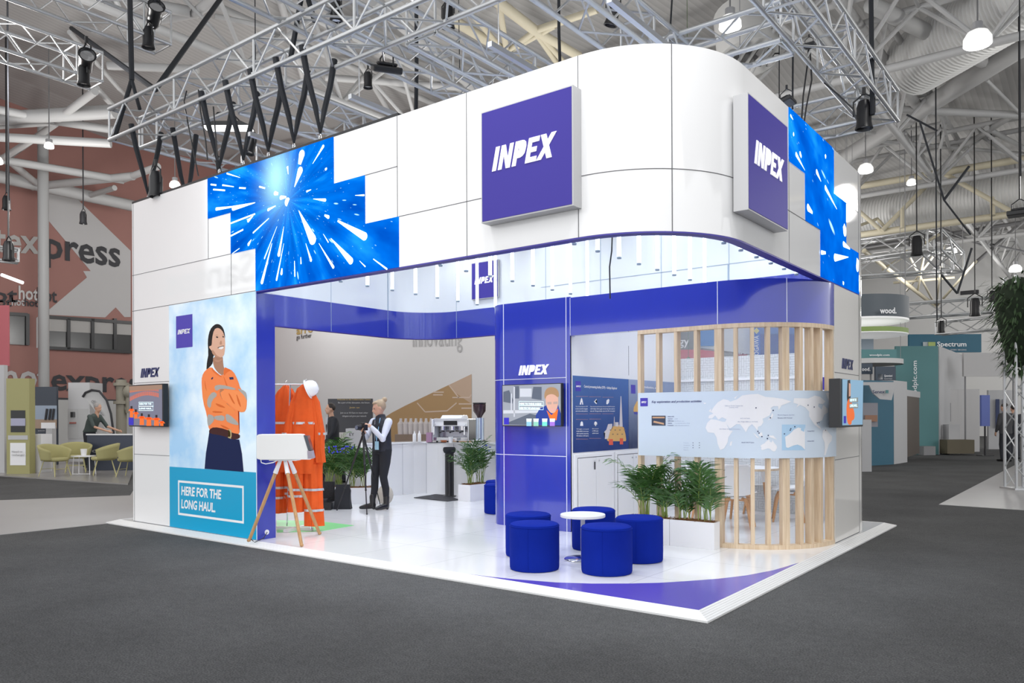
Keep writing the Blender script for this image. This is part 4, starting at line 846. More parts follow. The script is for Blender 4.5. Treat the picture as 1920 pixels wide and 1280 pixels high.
# left
a = hit(241, 723, 'y', yf-.14); c = hit(305, 800, 'y', yf-.14)
t = tv(fn_f, a.x, c.x, 1.37, 1.935, .06, .075, 'wall screen showing a line of people in orange on the left pylon'); yy = yf-.137
fs = lambda a_, b_, t_: Vector((a_, yy-t_, b_))
k5 = 320/1575; pp = lambda l: vfy([(x*k5, 640+y*k5) for x, y in l], yy)
def R_(o): return rel(o, t)
X0, X1 = a.x+.015, c.x-.015
R_(flat([[(X0, 1.385), (X1, 1.385), (X1, 1.92), (X0, 1.92)]], fs, scr('screen_sea_grey', (0.2, 0.2, 0.27)), 'screen_picture', t, .0))
R_(flat([[(X0, 1.84), (X1, 1.86), (X1, 1.92), (X0, 1.92)]], fs, scr('screen_sand', (0.35, 0.22, 0.16)), 'screen_shore', t, .001))
import random as _r; _r.seed(3)
pe = []
for i in range(26):
    x = X0+.02+i*(X1-X0-.09)/26; z = 1.72+.05*sin(i*.12)+.0012*i; pe.append([(x, z), (x+.014, z), (x+.012, z+.055), (x+.002, z+.055)])
    pe.append([(x, 1.83+.02*sin(i*.12)), (x+.012, 1.83+.02*sin(i*.12)), (x+.01, 1.86), (x+.002, 1.86)])
for (x, y0, y1, w_) in ((1215, 700, 620, 25), (1255, 710, 650, 25), (1310, 770, 690, 34), (1375, 778, 700, 38), (1445, 778, 705, 38), (1495, 778, 735, 25)):
    pe += [pp([(x-w_*.6, y0), (x+w_*.6, y0), (x+w_*.5, y1), (x-w_*.5, y1)]), pp([(x-w_*1.2, y1+20), (x+w_*1.2, y1+20), (x+w_*.6, y1), (x-w_*.6, y1)])]
R_(flat(pe, fs, scr('screen_orange', (0.85, 0.16, 0.03), .8), 'people_line', t, .002))
R_(flat([pp([(x-9, y), (x+9, y), (x+9, y-26), (x-9, y-26)]) for x, y in ((1310, 688), (1375, 698), (1445, 703), (1255, 652), (1215, 622))], fs, scr('screen_dark', (0.03, 0.02, 0.02)), 'heads', t, .003))
R_(flat([pp([(1190, 770), (1235, 772), (1235, 705), (1190, 700)])], fs, scr('screen_logo_blue', (0.05, 0.04, 0.5)), 'logo_square', t, .004))
for y in (578, 618):
    a_ = pp([(1284, y+20), (1415, y+20), (1415, y-20), (1284, y-20)])
    for i in range(4):
        u_, v_ = Vector(a_[i]), Vector(a_[(i+1) % 4]); d_ = (v_-u_).normalized()*.004; n_ = Vector((-d_.y, d_.x)); R_(flat([[tuple(u_), tuple(v_), tuple(v_+n_), tuple(u_+n_)]], fs, scr('screen_white', (.9, .9, .9)), 'caption_frame', t, .004))
a_ = pp([(1290, 583), (1400, 583)]); R_(text('HERE FOR THE', fs(*a_[0], .004), fs(*a_[1], .004), .022, scr('screen_white', (.9, .9, .9)), t, 'caption', .001, .02))
a_ = pp([(1290, 625), (1405, 625)]); R_(text('LONG HAUL.', fs(*a_[0], .004), fs(*a_[1], .004), .022, scr('screen_white', (.9, .9, .9)), t, 'caption', .001, .02))
# tower screen
yy2 = yT-.082; a = hit(941, 722, 'y', yy2); c = hit(1053, 799, 'y', yy2)
fnt = lambda a_, b_, t_: Vector((a_, yT-t_, b_)); fs = lambda a_, b_, t_: Vector((a_, yy2-t_, b_))
t = tv(fnt, a.x, c.x, 1.36, 1.9, .03, .05, 'wall screen showing a woman in a laboratory on the blue tower')
k6 = .3125; pp = lambda l: vfy([(900+x*k6, 600+y*k6) for x, y in l], yy2)
X0, X1 = a.x+.012, c.x-.012
R_(flat([[(X0, 1.372), (X1, 1.372), (X1, 1.89), (X0, 1.89)]], fs, scr('screen_lab_grey', (0.34, 0.36, 0.4)), 'screen_picture', t, 0))
R_(flat([pp([(140, 490), (140, 430), (175, 420), (200, 480), (195, 500)]), pp([(310, 470), (320, 400), (370, 400), (370, 480)]), pp([(205, 395), (235, 395), (235, 470), (210, 470)]), pp([(140, 625), (300, 560), (335, 570), (335, 630)])], fs, scr('screen_lab_dark', (0.12, 0.14, 0.18)), 'lab_equipment', t, .001))
R_(flat([pp([(140, 540), (380, 540), (380, 555), (140, 560)]), pp([(240, 410), (310, 410), (310, 460), (240, 460)]), pp([(185, 440), (192, 440), (192, 540), (185, 540)]), pp([(202, 400), (210, 400), (210, 580), (202, 580)])], fs, scr('screen_lab_light', (0.62, 0.64, 0.68)), 'lab_bench', t, .0015))
R_(flat([pp([(335, 630), (335, 570), (360, 530), (400, 510), (470, 510), (485, 560), (485, 632)])], fs, scr('screen_coat', (0.03, 0.06, 0.3)), 'blue_coat', t, .002))
R_(flat([pp([(400, 540), (430, 570), (470, 530), (460, 600), (420, 595)])], fs, scr('screen_orange', (0.85, 0.16, 0.03), .8), 'orange_shirt', t, .0025))
R_(flat([smooth_poly(pp([(385, 450), (395, 415), (420, 400), (455, 405), (474, 430), (474, 470), (440, 440), (400, 450), (392, 480)]))], fs, scr('screen_hair', (0.42, 0.25, 0.13)), 'hair', t, .0035))
R_(flat([smooth_poly(pp([(392, 470), (398, 435), (430, 425), (465, 435), (472, 480), (465, 530), (445, 560), (420, 555), (400, 520)]))], fs, scr('screen_face', (0.72, 0.42, 0.32)), 'face', t, .003))
R_(flat([pp([(405, 492), (430, 490), (430, 505), (406, 505)]), pp([(440, 490), (466, 488), (466, 502), (441, 504)])], fs, scr('screen_glasses', (0.5, 0.35, 0.3)), 'glasses', t, .004))
R_(flat([pp([(422, 533), (450, 530), (445, 543), (428, 544)])], fs, scr('screen_smile', (0.75, 0.4, 0.35)), 'mouth', t, .004))
for x, cc in ((280, (0.3, 0.6, 0.75)), (322, (0.3, 0.65, 0.5)), (374, (0.2, 0.8, 0.6)), (420, (0.4, 0.2, 0.7))):
    R_(flat([pp([(x, 635), (x+30, 635), (x+30, 610), (x, 610)])], fs, scr('screen_beaker_%d' % x, cc), 'beaker_liquid', t, .0045)); R_(flat([pp([(x, 610), (x+30, 610), (x+32, 590), (x-1, 590)])], fs, scr('screen_glassware', (.75, .8, .8)), 'beaker', t, .0044))
R_(flat([pp([(145, 625), (175, 625), (175, 585), (145, 585)])], fs, scr('screen_logo_blue', (0.05, 0.04, 0.5)), 'logo_square', t, .004))
for y in (500, 524):
    a_ = pp([(235, y+12), (382, y+14), (382, y-12), (235, y-14)])
    for i in range(4):
        u_, v_ = Vector(a_[i]), Vector(a_[(i+1) % 4]); d_ = (v_-u_).normalized()*.003; n_ = Vector((-d_.y, d_.x)); R_(flat([[tuple(u_), tuple(v_), tuple(v_+n_), tuple(u_+n_)]], fs, scr('screen_white', (.9, .9, .9)), 'caption_frame', t, .005))
a_ = pp([(240, 506), (370, 508)]); R_(text('HERE TO THINK INSIDE', fs(*a_[0], .005), fs(*a_[1], .005), .022, scr('screen_white', (.9, .9, .9)), t, 'caption', .001, .02))
a_ = pp([(240, 532), (362, 534)]); R_(text('HERE FOR THE LONG HAUL', fs(*a_[0], .005), fs(*a_[1], .005), .022, scr('screen_white', (.9, .9, .9)), t, 'caption', .001, .02))
# right side screen
xx = xr+.2; a = hit(1576, 709, 'x', xx); c = hit(1619, 800, 'x', xx)
t = tv(fn_r, a.y, c.y, c.z+.005, a.z, .08, .115, 'side screen showing the woman in orange workwear on the right pylon'); fs = lambda a_, b_, t_: Vector((xx+t_, a_, b_))
k7 = 360/1047; pp = lambda l: [(hit(1560+x*k7, 520+y*k7, 'x', xx).y, hit(1560+x*k7, 520+y*k7, 'x', xx).z) for x, y in l]
R_(flat([pp([(56, 554), (170, 562), (166, 802), (56, 806)])], fs, scr('screen_sky', (0.3, 0.52, 0.72)), 'screen_picture', t, .001))
R_(flat([pp([(84, 560), (98, 558), (101, 640), (98, 700), (84, 700), (80, 650)])], fs, scr('screen_dark', (0.03, 0.02, 0.02)), 'hair', t, .002))
R_(flat([smooth_poly(pp([(78, 680), (98, 650), (110, 700), (122, 740), (120, 775), (105, 780), (105, 802), (86, 803), (78, 760)]))], fs, scr('screen_orange', (0.85, 0.16, 0.03), .8), 'shirt', t, .003))
R_(flat([pp([(90, 575), (101, 580), (100, 645), (90, 650)])], fs, scr('screen_face', (0.72, 0.42, 0.32)), 'face', t, .0035))
R_(flat([pp([(62, 795), (75, 795), (75, 755), (62, 755)])], fs, scr('screen_logo_blue', (0.05, 0.04, 0.5)), 'logo_square', t, .004))
R_(flat([pp([(92, 658), (140, 654), (140, 680), (92, 683)]), pp([(92, 690), (140, 686), (140, 712), (92, 714)])], fs, scr('screen_caption_grey', (0.3, 0.33, 0.33)), 'caption_block', t, .0045))
a_ = pp([(95, 676), (130, 674), (95, 706), (136, 704)]); R_(text('HERE FOR THE', fs(*a_[0], .005), fs(*a_[1], .005), .03, scr('screen_white', (.9, .9, .9)), t, 'caption', .001, .02)); R_(text('LONG HAUL.', fs(*a_[2], .005), fs(*a_[3], .005), .03, scr('screen_white', (.9, .9, .9)), t, 'caption', .001, .02))
# ================================================================== furniture and props on the stand
M_felt = mat('royal_blue_felt', (0.005, 0.02, 0.27), .95, spec=.08, bump=(300, .25), noise_amt=(5, .1))
def pouf(x, y, label, group):
    t = thing('round_pouf', label, 'stool', (x, y, zp), 0, group)
    MB().lathe([(.19, 0), (.228, .004), (.234, .02), (.236, .1), (.236, .33), (.235, .405), (.228, .425), (.21, .434), (.1, .438), (.001, .438)], n=48).build('upholstery', M_felt, t, smooth=True)
    b = MB(); b.tube([(.2355*cos(a), .2355*sin(a), .41) for a in [2*pi*i/48 for i in range(49)]], .0035, 6); b.tube([(.237*cos(-1.2), .237*sin(-1.2), z) for z in (.02, .2, .405)], .0015, 5)
    b.build('seam_piping', M_felt, t, smooth=True)
    b = MB()
    for a in (0.5, 2.1, 3.7, 5.3): b.cyl((.17*cos(a), .17*sin(a), -.001), (.17*cos(a), .17*sin(a), .012), .015, n=8)
    b.build('glides', M_black, t)
g_ = 'blue poufs round the small white table'
pouf(-2.046, .71, 'royal blue round pouf at the front left of the small white table, partly covering another', g_)
pouf(-1.406, .962, 'royal blue round pouf standing nearest in front of the small white table', g_)
pouf(-1.453, 1.674, 'royal blue round pouf to the right of the table beside the white planter', g_)
pouf(-2.518, 1.253, 'royal blue round pouf half hidden behind the front left pouf', g_)
pouf(-2.19, 2.007, 'royal blue round pouf behind the small white table in front of the cupboard', g_)
def on_floor(px, D, z=zp):   # point on the floor at depth D in picture column px
    p = dep(px, HY+FPX*(CAM.z-z)/D, D); return Vector((p.x, p.y, z))
p = on_floor(937.5, 11.75); pouf(p.x, p.y, 'royal blue pouf mostly hidden behind the blue tower, the nearer of two', 'blue poufs behind the tower')
p = on_floor(939, 12.35); pouf(p.x, p.y, 'royal blue pouf mostly hidden behind the blue tower, the farther of two', 'blue poufs behind the tower')
# small round table
p = on_floor(1093, 7.95); t = thing('round_side_table', 'small round white table on a chrome disc foot among the blue poufs', 'table', p)
MB().lathe([(.001, 0), (.222, 0), (.226, .004), (.226, .026), (.222, .03), (.001, .03)], (0, 0, .425), 48).build('table_top', M_whitem, t, smooth=True)
MB().cyl((0, 0, .012), (0, 0, .425), .022, n=20).build('pole', mat('satin_silver', (.7, .7, .72), .3, .6), t, smooth=True)
MB().lathe([(.001, 0), (.185, 0), (.19, .004), (.18, .012), (.05, .022), (.02, .03), (.001, .03)], n=40).build('disc_foot', M_steel, t, smooth=True)

# palms --------------------------------------------------------------
def palm(parent, c, h, nf, spread, seed, lean=(0, 0), lsz=1.0, longf=None):
    rnd = random.Random(seed); lf = MB(); st = MB(); c = Vector(c)
    for i in range(nf):
        az = rnd.uniform(0, 2*pi); k = rnd.uniform(.45, 1.0) if i else 1.0; H = h*k; sp = spread*rnd.uniform(.35, 1)*(1.15-.5*k if k < .8 else .8)
        if longf and i < len(longf): az, H, sp = longf[i]
        o = c+Vector((rnd.uniform(-.075, .075), rnd.uniform(-.035, .035), 0)); pts = []; n = 12
        for j in range(n+1):
            u = j/n; r = sp*(u**1.9); z = H*(1.15*u-.33*u**3*(.5+sp/h))
            pts.append(o+Vector((cos(az)*r+lean[0]*u, sin(az)*r+lean[1]*u, z)))
        st.tube(pts, [.0045*(1-.75*j/n)+.001 for j in range(n+1)], 5)
        nl = int(7+H*4)
        for j in range(nl):
            u = .38+.62*j/(nl-1); q = u*n; a = min(int(q), n-1); P = pts[a].lerp(pts[a+1], q-a); d = (pts[a+1]-pts[a]).normalized()
            sd = d.cross(Vector((0, 0, 1)));
            if sd.length < .05: sd = Vector((cos(az+1.57), sin(az+1.57), 0))
            sd.normalize(); nn = sd.cross(d); L = lsz*(.14+.16*sin(pi*min(1, (u-.36)/.66)))*rnd.uniform(.8, 1.15)*(.7+.4*h)
            for s_ in (-1, 1):
                dirv = (sd*s_*.85+d*.75+nn*rnd.uniform(-.1, .35)).normalized(); w = .0125*lsz*rnd.uniform(.7, 1.2)
                wv = (dirv.cross(nn)).normalized()*w; mid = P+dirv*L*.5+Vector((0, 0, -.02*L)); tip = P+dirv*L+Vector((0, 0, -.28*L))
                lf.add([P-wv*.4, P+wv*.4, mid+wv, mid-wv, tip+wv*.12, tip-wv*.12], [(0, 1, 2, 3), (3, 2, 4, 5)])
    lf.build('fronds', M_green, parent); st.build('stems', M_stem, parent, smooth=True)
def planter(c, L, D, H, rz, label, group=None):
    t = thing('planter_box', label, 'planter', c, rz, group)
    b = MB(); w = .012
    b.box((-L/2, -D/2, 0), (L/2, D/2, .012)); b.box((-L/2, -D/2, .012), (L/2, -D/2+w, H)); b.box((-L/2, D/2-w, .012), (L/2, D/2, H)); b.box((-L/2, -D/2+w, .012), (-L/2+w, D/2-w, H)); b.box((L/2-w, -D/2+w, .012), (L/2, D/2-w, H))
    b.build('box', M_whitem, t)
    b = MB(); nx, ny = 22, 8; rnd = random.Random(int(L*100)+int(c[0]*10))
    vs = [(-L/2+w+(L-2*w)*i/nx, -D/2+w+(D-2*w)*j/ny, H-.01+.02*sin(pi*i/nx)*sin(pi*j/ny)+rnd.uniform(-.006, .014)) for j in range(ny+1) for i in range(nx+1)]
    b.add(vs, [(j*(nx+1)+i, j*(nx+1)+i+1, (j+1)*(nx+1)+i+1, (j+1)*(nx+1)+i) for j in range(ny) for i in range(nx)])
    for k in range(160):
        x, y = rnd.uniform(-L/2+.03, L/2-.03), rnd.uniform(-D/2+.02, D/2-.02); a = rnd.uniform(0, 6.28); l = rnd.uniform(.02, .05)
        b.bar((x, y, H+rnd.uniform(0, .012)), (x+cos(a)*l, y+sin(a)*l, H+rnd.uniform(.0, .02)), .004)
    b.build('coir_mulch', M_soil, t); return t
def palmthing(c, label, *a, **k):
    t = thing('potted_palm', label, 'palm', c); palm(t, (0, 0, 0), *a, **k); return t
H_ = .29
planter((-1.345, 2.735, zp), .52, .15, H_, 0, 'white rectangular planter at the slat screen, the right one of two')
planter((-1.875, 2.735, zp), .53, .15, H_, 0, 'white rectangular planter at the slat screen, partly hidden by a blue pouf')
palmthing((-1.22, 2.735, zp+H_-.015), 'tall leafy palm in the right end of the right slat-screen planter', .72, 13, .42, 11)
palmthing((-1.48, 2.735, zp+H_-.015), 'shorter bushy palm in the left end of the right slat-screen planter', .46, 10, .26, 12)
palmthing((-1.72, 2.735, zp+H_-.015), 'dense mid-height palm in the left slat-screen planter beside the joint', .62, 14, .3, 13)
palmthing((-1.96, 2.735, zp+H_-.015), 'tallest palm of the slat-screen planters, one frond rising over the map panel', .66, 14, .34, 14, longf=[(.5, .9, .33), (.2, .78, .3), (3.6, .8, .35)])
a1 = radians(49)
pL = on_floor(622, 13.2); pR = on_floor(677, 13.1)
planter(pL, .6, .24, .27, a1, 'white planter standing left behind the camera tripod'); planter(pR, .55, .24, .27, a1, 'white planter standing behind the woman, right of the black bag')
for (px, D, h, nf, sp, sd, lb) in ((617, 13.2, 1.0, 12, .45, 21, 'tall spreading palm at the left of the back planters'), (636, 13.25, .85, 12, .4, 22, 'palm behind the black bag in the back planters'), (660, 13.1, .75, 12, .38, 23, 'palm in the right back planter beside the tripod'), (683, 13.1, .78, 11, .34, 24, 'palm in the right back planter just left of the woman')):
    q = on_floor(px, D); palmthing((q.x, q.y, zp+.26), lb, h, nf, sp, sd)
pB = Vector((-6.435, 5.03, zp)); planter(pB, .27, .56, .28, 0, 'white planter in front of the coffee counter beside the blue tower')
palmthing((-6.43, 4.9, zp+.27), 'leafy palm before the coffee counter, left one in its planter', .78, 13, .42, 31); palmthing((-6.43, 5.15, zp+.27), 'leafy palm before the coffee counter, next to the blue tower', .85, 13, .42, 32)
M_glint = mat('blue_glint', (0.05, 0.05, 0.7), .6)  # small blue balls stand in for LED reflections among the leaves
for (px, D, z0, n, lb, zz) in ((640, 12.9, .95, 26, 'blue LED reflections modelled as small balls among the back left palms', 1), (900, 13.7, .93, 14, 'blue LED reflections modelled as small balls among the palms by the blue tower', 1)):
    b = MB(); q = on_floor(px, D); rnd = random.Random(5)
    for i in range(n):
        c_ = Vector((q.x, q.y, 0))+RT0*rnd.uniform(-.2, .2)+Vector((0, 0, z0+rnd.uniform(-.06, .06)))
        b.ball(c_, .016, 6, 4, (1, 1, .7))
    tag(b.build('blue_led_glints', M_glint), lb, 'glints', kind='stuff')

# coffee counter -------------------------------------------------------
cp = [(-8.3, 4.25), (-8.14, 4.6), (-8.1, 4.95), (-8.06, 5.2), (-7.93, 5.4), (-7.7, 5.46), (-5.0, 5.46)]
ct = thing('coffee_counter', 'white curved coffee counter at the back of the stand', 'counter', (-7, 5.5, zp))
poly = cp+[(-5.0, 5.83), (-8.4, 5.83), (-8.45, 4.25)]
rel(MB().prism(poly, lambda a, b_, t: (a, b_, t), zp, .99).build('counter_body', M_whitem, ct), ct)
rel(MB().prism([(x+.02 if x < -7.5 else x, y-.02 if y > 5.3 else y) for x, y in cp]+poly[7:], lambda a, b_, t: (a, b_, t), .99, 1.02).build('counter_top', M_white, ct), ct)
b = MB()
for x, y in ((-8.1, 4.95), (-7.93, 5.4), (-7.3, 5.46), (-6.6, 5.46), (-6.0, 5.46)): b.cyl((x+.001, y-.001, zp), (x+.001, y-.001, .99), .004, n=6)
rel(b.build('panel_joints', mat('soft_grey', (.45, .45, .48)), ct), ct)
# espresso machine
def at_counter(px, D, z=1.02): p = dep(px, HY, D); return Vector((p.x, p.y, z))
rzf = atan2(RT0.y, RT0.x)-radians(18)
q = at_counter(852, 14.35); em = thing('espresso_machine', 'white and chrome two-group espresso machine on the counter', 'coffee machine', q, rzf)
MB().box((-.34, -.2, .03), (.34, .26, .09)).build('drip_base', M_steel, em, bevel=.006)
MB().box((-.3, .02, .09), (.3, .24, .30)).build('body', mat('machine_steel', (.45, .46, .5), .18, .9), em, bevel=.005)
MB().prism([(-.16, .29), (.26, .29), (.26, .37), (.2, .43), (-.2, .43), (-.16, .37)], lambda a, b_, t: (t, a, b_), -.33, .33).build('top_housing', M_white, em, bevel=.01)
MB().prism([(-.19, .43), (.2, .43), (.14, .49), (-.1, .49)], lambda a, b_, t: (t, a, b_), -.2, .2).build('cup_rail', M_white, em, bevel=.01)
for x in (-.36, .33): MB().box((x, -.22, .03), (x+.03, .26, .42)).build('side_panel', M_steel if x > 0 else M_whitem, em, bevel=.008)
MB().box((-.14, -.172, .31), (.12, -.158, .39)).build('control_panel', M_black, em)
for x in (-.19, 0, .19):
    gr = MB().cyl((x, -.08, .30), (x, -.08, .22), .04, n=16).build('group_head', M_steel, em, smooth=True)
    MB().cyl((x, -.09, .21), (x, -.09, .19), .038, n=16).cyl((x, -.12, .2), (x+.02, -.26, .18), .014, n=8).build('portafilter', M_black, gr, smooth=True)
for x in (-.3, .29): MB().tube([(x, -.17, .33), (x, -.24, .28), (x, -.25, .14)], .008).build('steam_wand', M_steel, em, smooth=True)
for x in (-.3, -.1, .1, .3): MB().cyl((x, -.1, 0), (x, -.1, .03), .02, n=10).build('foot', M_black, em)
q = at_counter(899, 14.1); gd = thing('coffee_grinder', 'coffee grinder with dark bean hopper right of the espresso machine', 'grinder', q, rzf)
MB().box((-.08, -.09, 0), (.08, .1, .05)).build('base', M_steel, gd, bevel=.01); MB().cyl((0, .02, .05), (0, .02, .44), .075, n=20).build('grinder_body', mat('pale_blue_steel', (.5, .58, .66), .25, .5), gd, smooth=True)
MB().lathe([(.04, .44), (.05, .47), (.11, .56), (.115, .68), (.1, .69)], n=20).build('bean_hopper', mat('smoked_hopper', (.06, .035, .04), .2), gd, smooth=True); MB().cyl((0, 0, .69), (0, 0, .71), .118, n=20).build('hopper_lid', M_black, gd)
q = at_counter(805, 14.2); t = MB().cbox((0, 0, .09), (.1, .08, .18)).build('straw_box', mat('printed_carton', (.35, .2, .3), .6)); t.location = q; t.rotation_euler = (0, 0, .5); tag(t, 'small printed carton on the counter left of the espresso machine', 'box')
q = at_counter(845, 13.95); t = MB().lathe([(.03, 0), (.042, .1), (.045, .105), (.04, .105)], n=20).build('paper_cup', M_whitem, smooth=True); t.location = q; tag(t, 'white paper cup on the counter edge before the espresso machine', 'cup')
q = at_counter(832, 14.0); t = MB().lathe([(.04, 0), (.06, .045), (.055, .045), (.035, .01)], n=20).build('small_bowl', mat('orange_bowl', (.6, .2, .08), .4), smooth=True); t.location = q; tag(t, 'small orange bowl on the counter beside the paper cup', 'bowl')
q = at_counter(819, 13.95); t = MB().cbox((0, 0, .006), (.3, .18, .012)).build('serving_tray', M_dark); t.location = q; t.rotation_euler = (0, 0, .5); tag(t, 'flat dark tray on the counter edge', 'tray')
for i, (px, D) in enumerate(((777, 14.6), (786, 14.7))):
    q = at_counter(px, D); t = MB().lathe([(.035, 0), (.035, .12), (.03, .14), (.012, .17), (.012, .2)], n=16).build('bottle', mat('pale_bottle', (.7, .7, .72), .3), smooth=True); t.location = q; tag(t, ('pale bottle on the left of the counter near the woman', 'second pale bottle standing toward the espresso machine')[i], 'bottle')
q = Vector((-7.19, 5.22, zp)); t = thing('ribbed_bin_stand', 'tall black cylindrical bin with bagged rim before the counter', 'bin', q)
MB().lathe([(.12, 0), (.125, .01), (.085, .02), (.08, .03), (.08, .84), (.085, .86)], n=28).build('tube_body', M_black, t, smooth=True)
b = MB(); 
b.lathe([(.085, .78), (.1, .79), (.115, .83), (.11, .87), (.095, .885), (.07, .87)], n=28).build('bag_rim', M_blackm, t, smooth=True)
b = MB().prism([(-7.515, 4.645), (-6.64, 4.563), (-6.64, 4.85), (-7.3, 5.3), (-7.6, 5.3)], lambda a, b_, t: (a, b_, t), zp, zp+.012).build('floor_mat', M_dark); tag(b, 'thin dark floor mat under the black bin', 'mat')

# black tote bag, equipment cases
q = on_floor(643, 12.35); t = MB()
bag = thing('tote_bag', 'flat black tote bag standing on the floor before the back planters', 'bag', q, atan2(RT0.y, RT0.x))
M0 = MB(); vs = []
for j in range(9):
    z = .38*j/8; w = .135-.03*sin(pi*j/8)*.6-(.02 if j > 6 else 0); dd = .05*(1-j/8)+.02
    vs += [(-w, -dd, z), (w, -dd-.01*sin(j), z), (w, dd, z), (-w, dd, z)]
M0.add(vs, [(4*j+k, 4*j+(k+1) % 4, 4*j+4+(k+1) % 4, 4*j+4+k) for j in range(8) for k in range(4)]+[(3, 2, 1, 0), (32, 33, 34, 35)]); M0.build('bag_body', M_blackm, bag, smooth=True)
q = on_floor(612, 12.3); t = thing('equipment_case', 'open low black equipment case on the floor beside the orange overalls', 'case', q, atan2(RT0.y, RT0.x))
b = MB(); b.box((-.2, -.13, 0), (.1, .13, .12)); b.build('case_tray', M_black, t, bevel=.008); MB().box((-.2, .13, .1), (.1, .15, .42)).build('case_lid', mat('black_egg_foam', (.02, .02, .022), .9, bump=(60, 1)), t)
MB().cbox((-.05, 0, .14), (.14, .1, .05)).build('foam_insert', M_dark, t, bevel=.01)
q = on_floor(722, 12.9); t = thing('canvas_rucksack', 'pale crumpled canvas bag on the floor behind the woman', 'bag', q)
MB().ball((0, 0, .16), .17, 16, 10, (.9, .7, .95)).build('bag_body', mat('canvas_beige', (.5, .46, .4), .9, bump=(20, 1)), t, smooth=True); MB().tube([(-.05, 0, .3), (-.03, 0, .38), (.05, 0, .38), (.06, 0, .3)], .006).build('handle', M_blackm, t, smooth=True)

# projector on a wooden tripod -------------------------------------------
f1, f2, f3 = (hit(466, 1016, 'z', zp), hit(566, 1025, 'z', zp), hit(600, 1002, 'z', zp))
cc = (f1+f2+f3)/3; cc = Vector((*dep(534, HY, (cc-CAM).dot(FW)).xy, zp)); t = thing('tripod_projector', 'white box projector on a three-legged wooden stand beside the left pylon', 'projector', cc)
D0 = (cc-CAM).dot(FW); zt = 1.0; u = RT0
for f, dx in ((f1, -.05), (f2, .0), (f3, .05)):
    top = u*dx+Vector((0, 0, zt-zp)); ft = f-cc; mid = top.lerp(ft, .17)
    lg = MB().tube([mid, ft*.99+Vector((0, 0, .012))], [.021, .019], 16).ball(ft+Vector((0, 0, .02)), .019, 12, 8).build('leg', M_ashleg, t, smooth=True)
    MB().tube([top, mid], [.02, .028], 16).build('leg_socket', M_whitem, lg, smooth=True)
hd = MB(); Mx = Matrix.Translation((0, 0, zt-zp)) @ Matrix.Rotation(atan2(u.y, u.x), 4, 'Z')
MB().box((-.16, -.09, -.012), (.16, .09, .0), Mx).build('mount_plate', M_whitem, t)
bw, hh = .3, .295
Bx = Matrix.Translation((0, 0, zt-zp)) @ Matrix.Rotation(atan2(u.y, u.x)+radians(8), 4, 'Z')
pr_ = [(-bw, .03), (-bw+.012, .012), (-bw+.05, .003), (bw+.0, .0), (bw+.005, .012), (bw-.07, .27), (bw-.09, hh-.004), (bw-.13, hh), (-bw+.02, hh), (-bw, hh-.02)]
MB().prism(pr_, lambda a, b_, tt: Bx @ Vector((a, tt, b_)), -.12, .12).build('housing', mat('white_projector', (.78, .78, .77), .4), t, bevel=.012)
MB().prism([(bw-.085, hh-.012), (bw-.045, hh-.02), (bw+.0, .105), (bw-.035, .11)], lambda a, b_, tt: Bx @ Vector((a+.012, tt, b_)), -.124, .124).build('lens_window', mat('dark_lens_glass', (.05, .06, .08), .15), t)
MB().prism([(bw-.045, .105), (bw-.0, .1), (bw+.02, .012), (bw-.04, .012)], lambda a, b_, tt: Bx @ Vector((a+.012, tt, b_)), -.125, .125).build('speaker_grille', mat('mauve_grey', (.32, .28, .34), .6), t)
MB().tube([Bx @ Vector(v) for v in ((-.26, -.08, .01), (-.25, -.09, -.03), (-.2, -.1, -.045), (-.12, -.09, -.03), (-.08, -.05, -.01))], .006).build('white_cable', M_whitem, t, smooth=True)
cb = MB().tube([f1+Vector((0, 0, .06)), f1+Vector((.05, .03, .012)), f1+Vector((.12, .0, .01)), Vector((xp+.05, .22, zp+.02)), Vector((xp+.01, .3, .13))], .005).build('black_power_cord', M_black, smooth=True); tag(cb, 'black power cord running from the tripod foot into the cable port', 'cord')

# hanging orange overalls ---------------------------------------------------
def loft(b, rings, n=72, fold=.0, ff=7, seed=0, caps=True):
    """rings: (centre, rx, ry) stacked; folds ripple the outline"""
    o = len(b.v); vs = []
    for j, (c, rx, ry) in enumerate(rings):
        for i in range(n):
            a = 2*pi*i/n; w = 1+fold*sin(a*ff+seed+j*.25)+fold*.9*(abs(sin(a*(ff*.5+2.5)+seed*2-j*.5))**.5-.7)+fold*.3*sin(a*17+j+seed)
            vs.append(Vector(c)+OV @ Vector((cos(a)*rx*w, sin(a)*ry*w, 0)))
    L = len(rings); fs = [(j*n+i, j*n+(i+1) % n, (j+1)*n+(i+1) % n, (j+1)*n+i) for j in range(L-1) for i in range(n)]
    if caps: fs += [tuple(range(n-1, -1, -1)), tuple(range((L-1)*n, L*n))]
    return b.add(vs, fs)
OV = Matrix.Rotation(atan2(RT0.y, RT0.x), 3, 'Z')
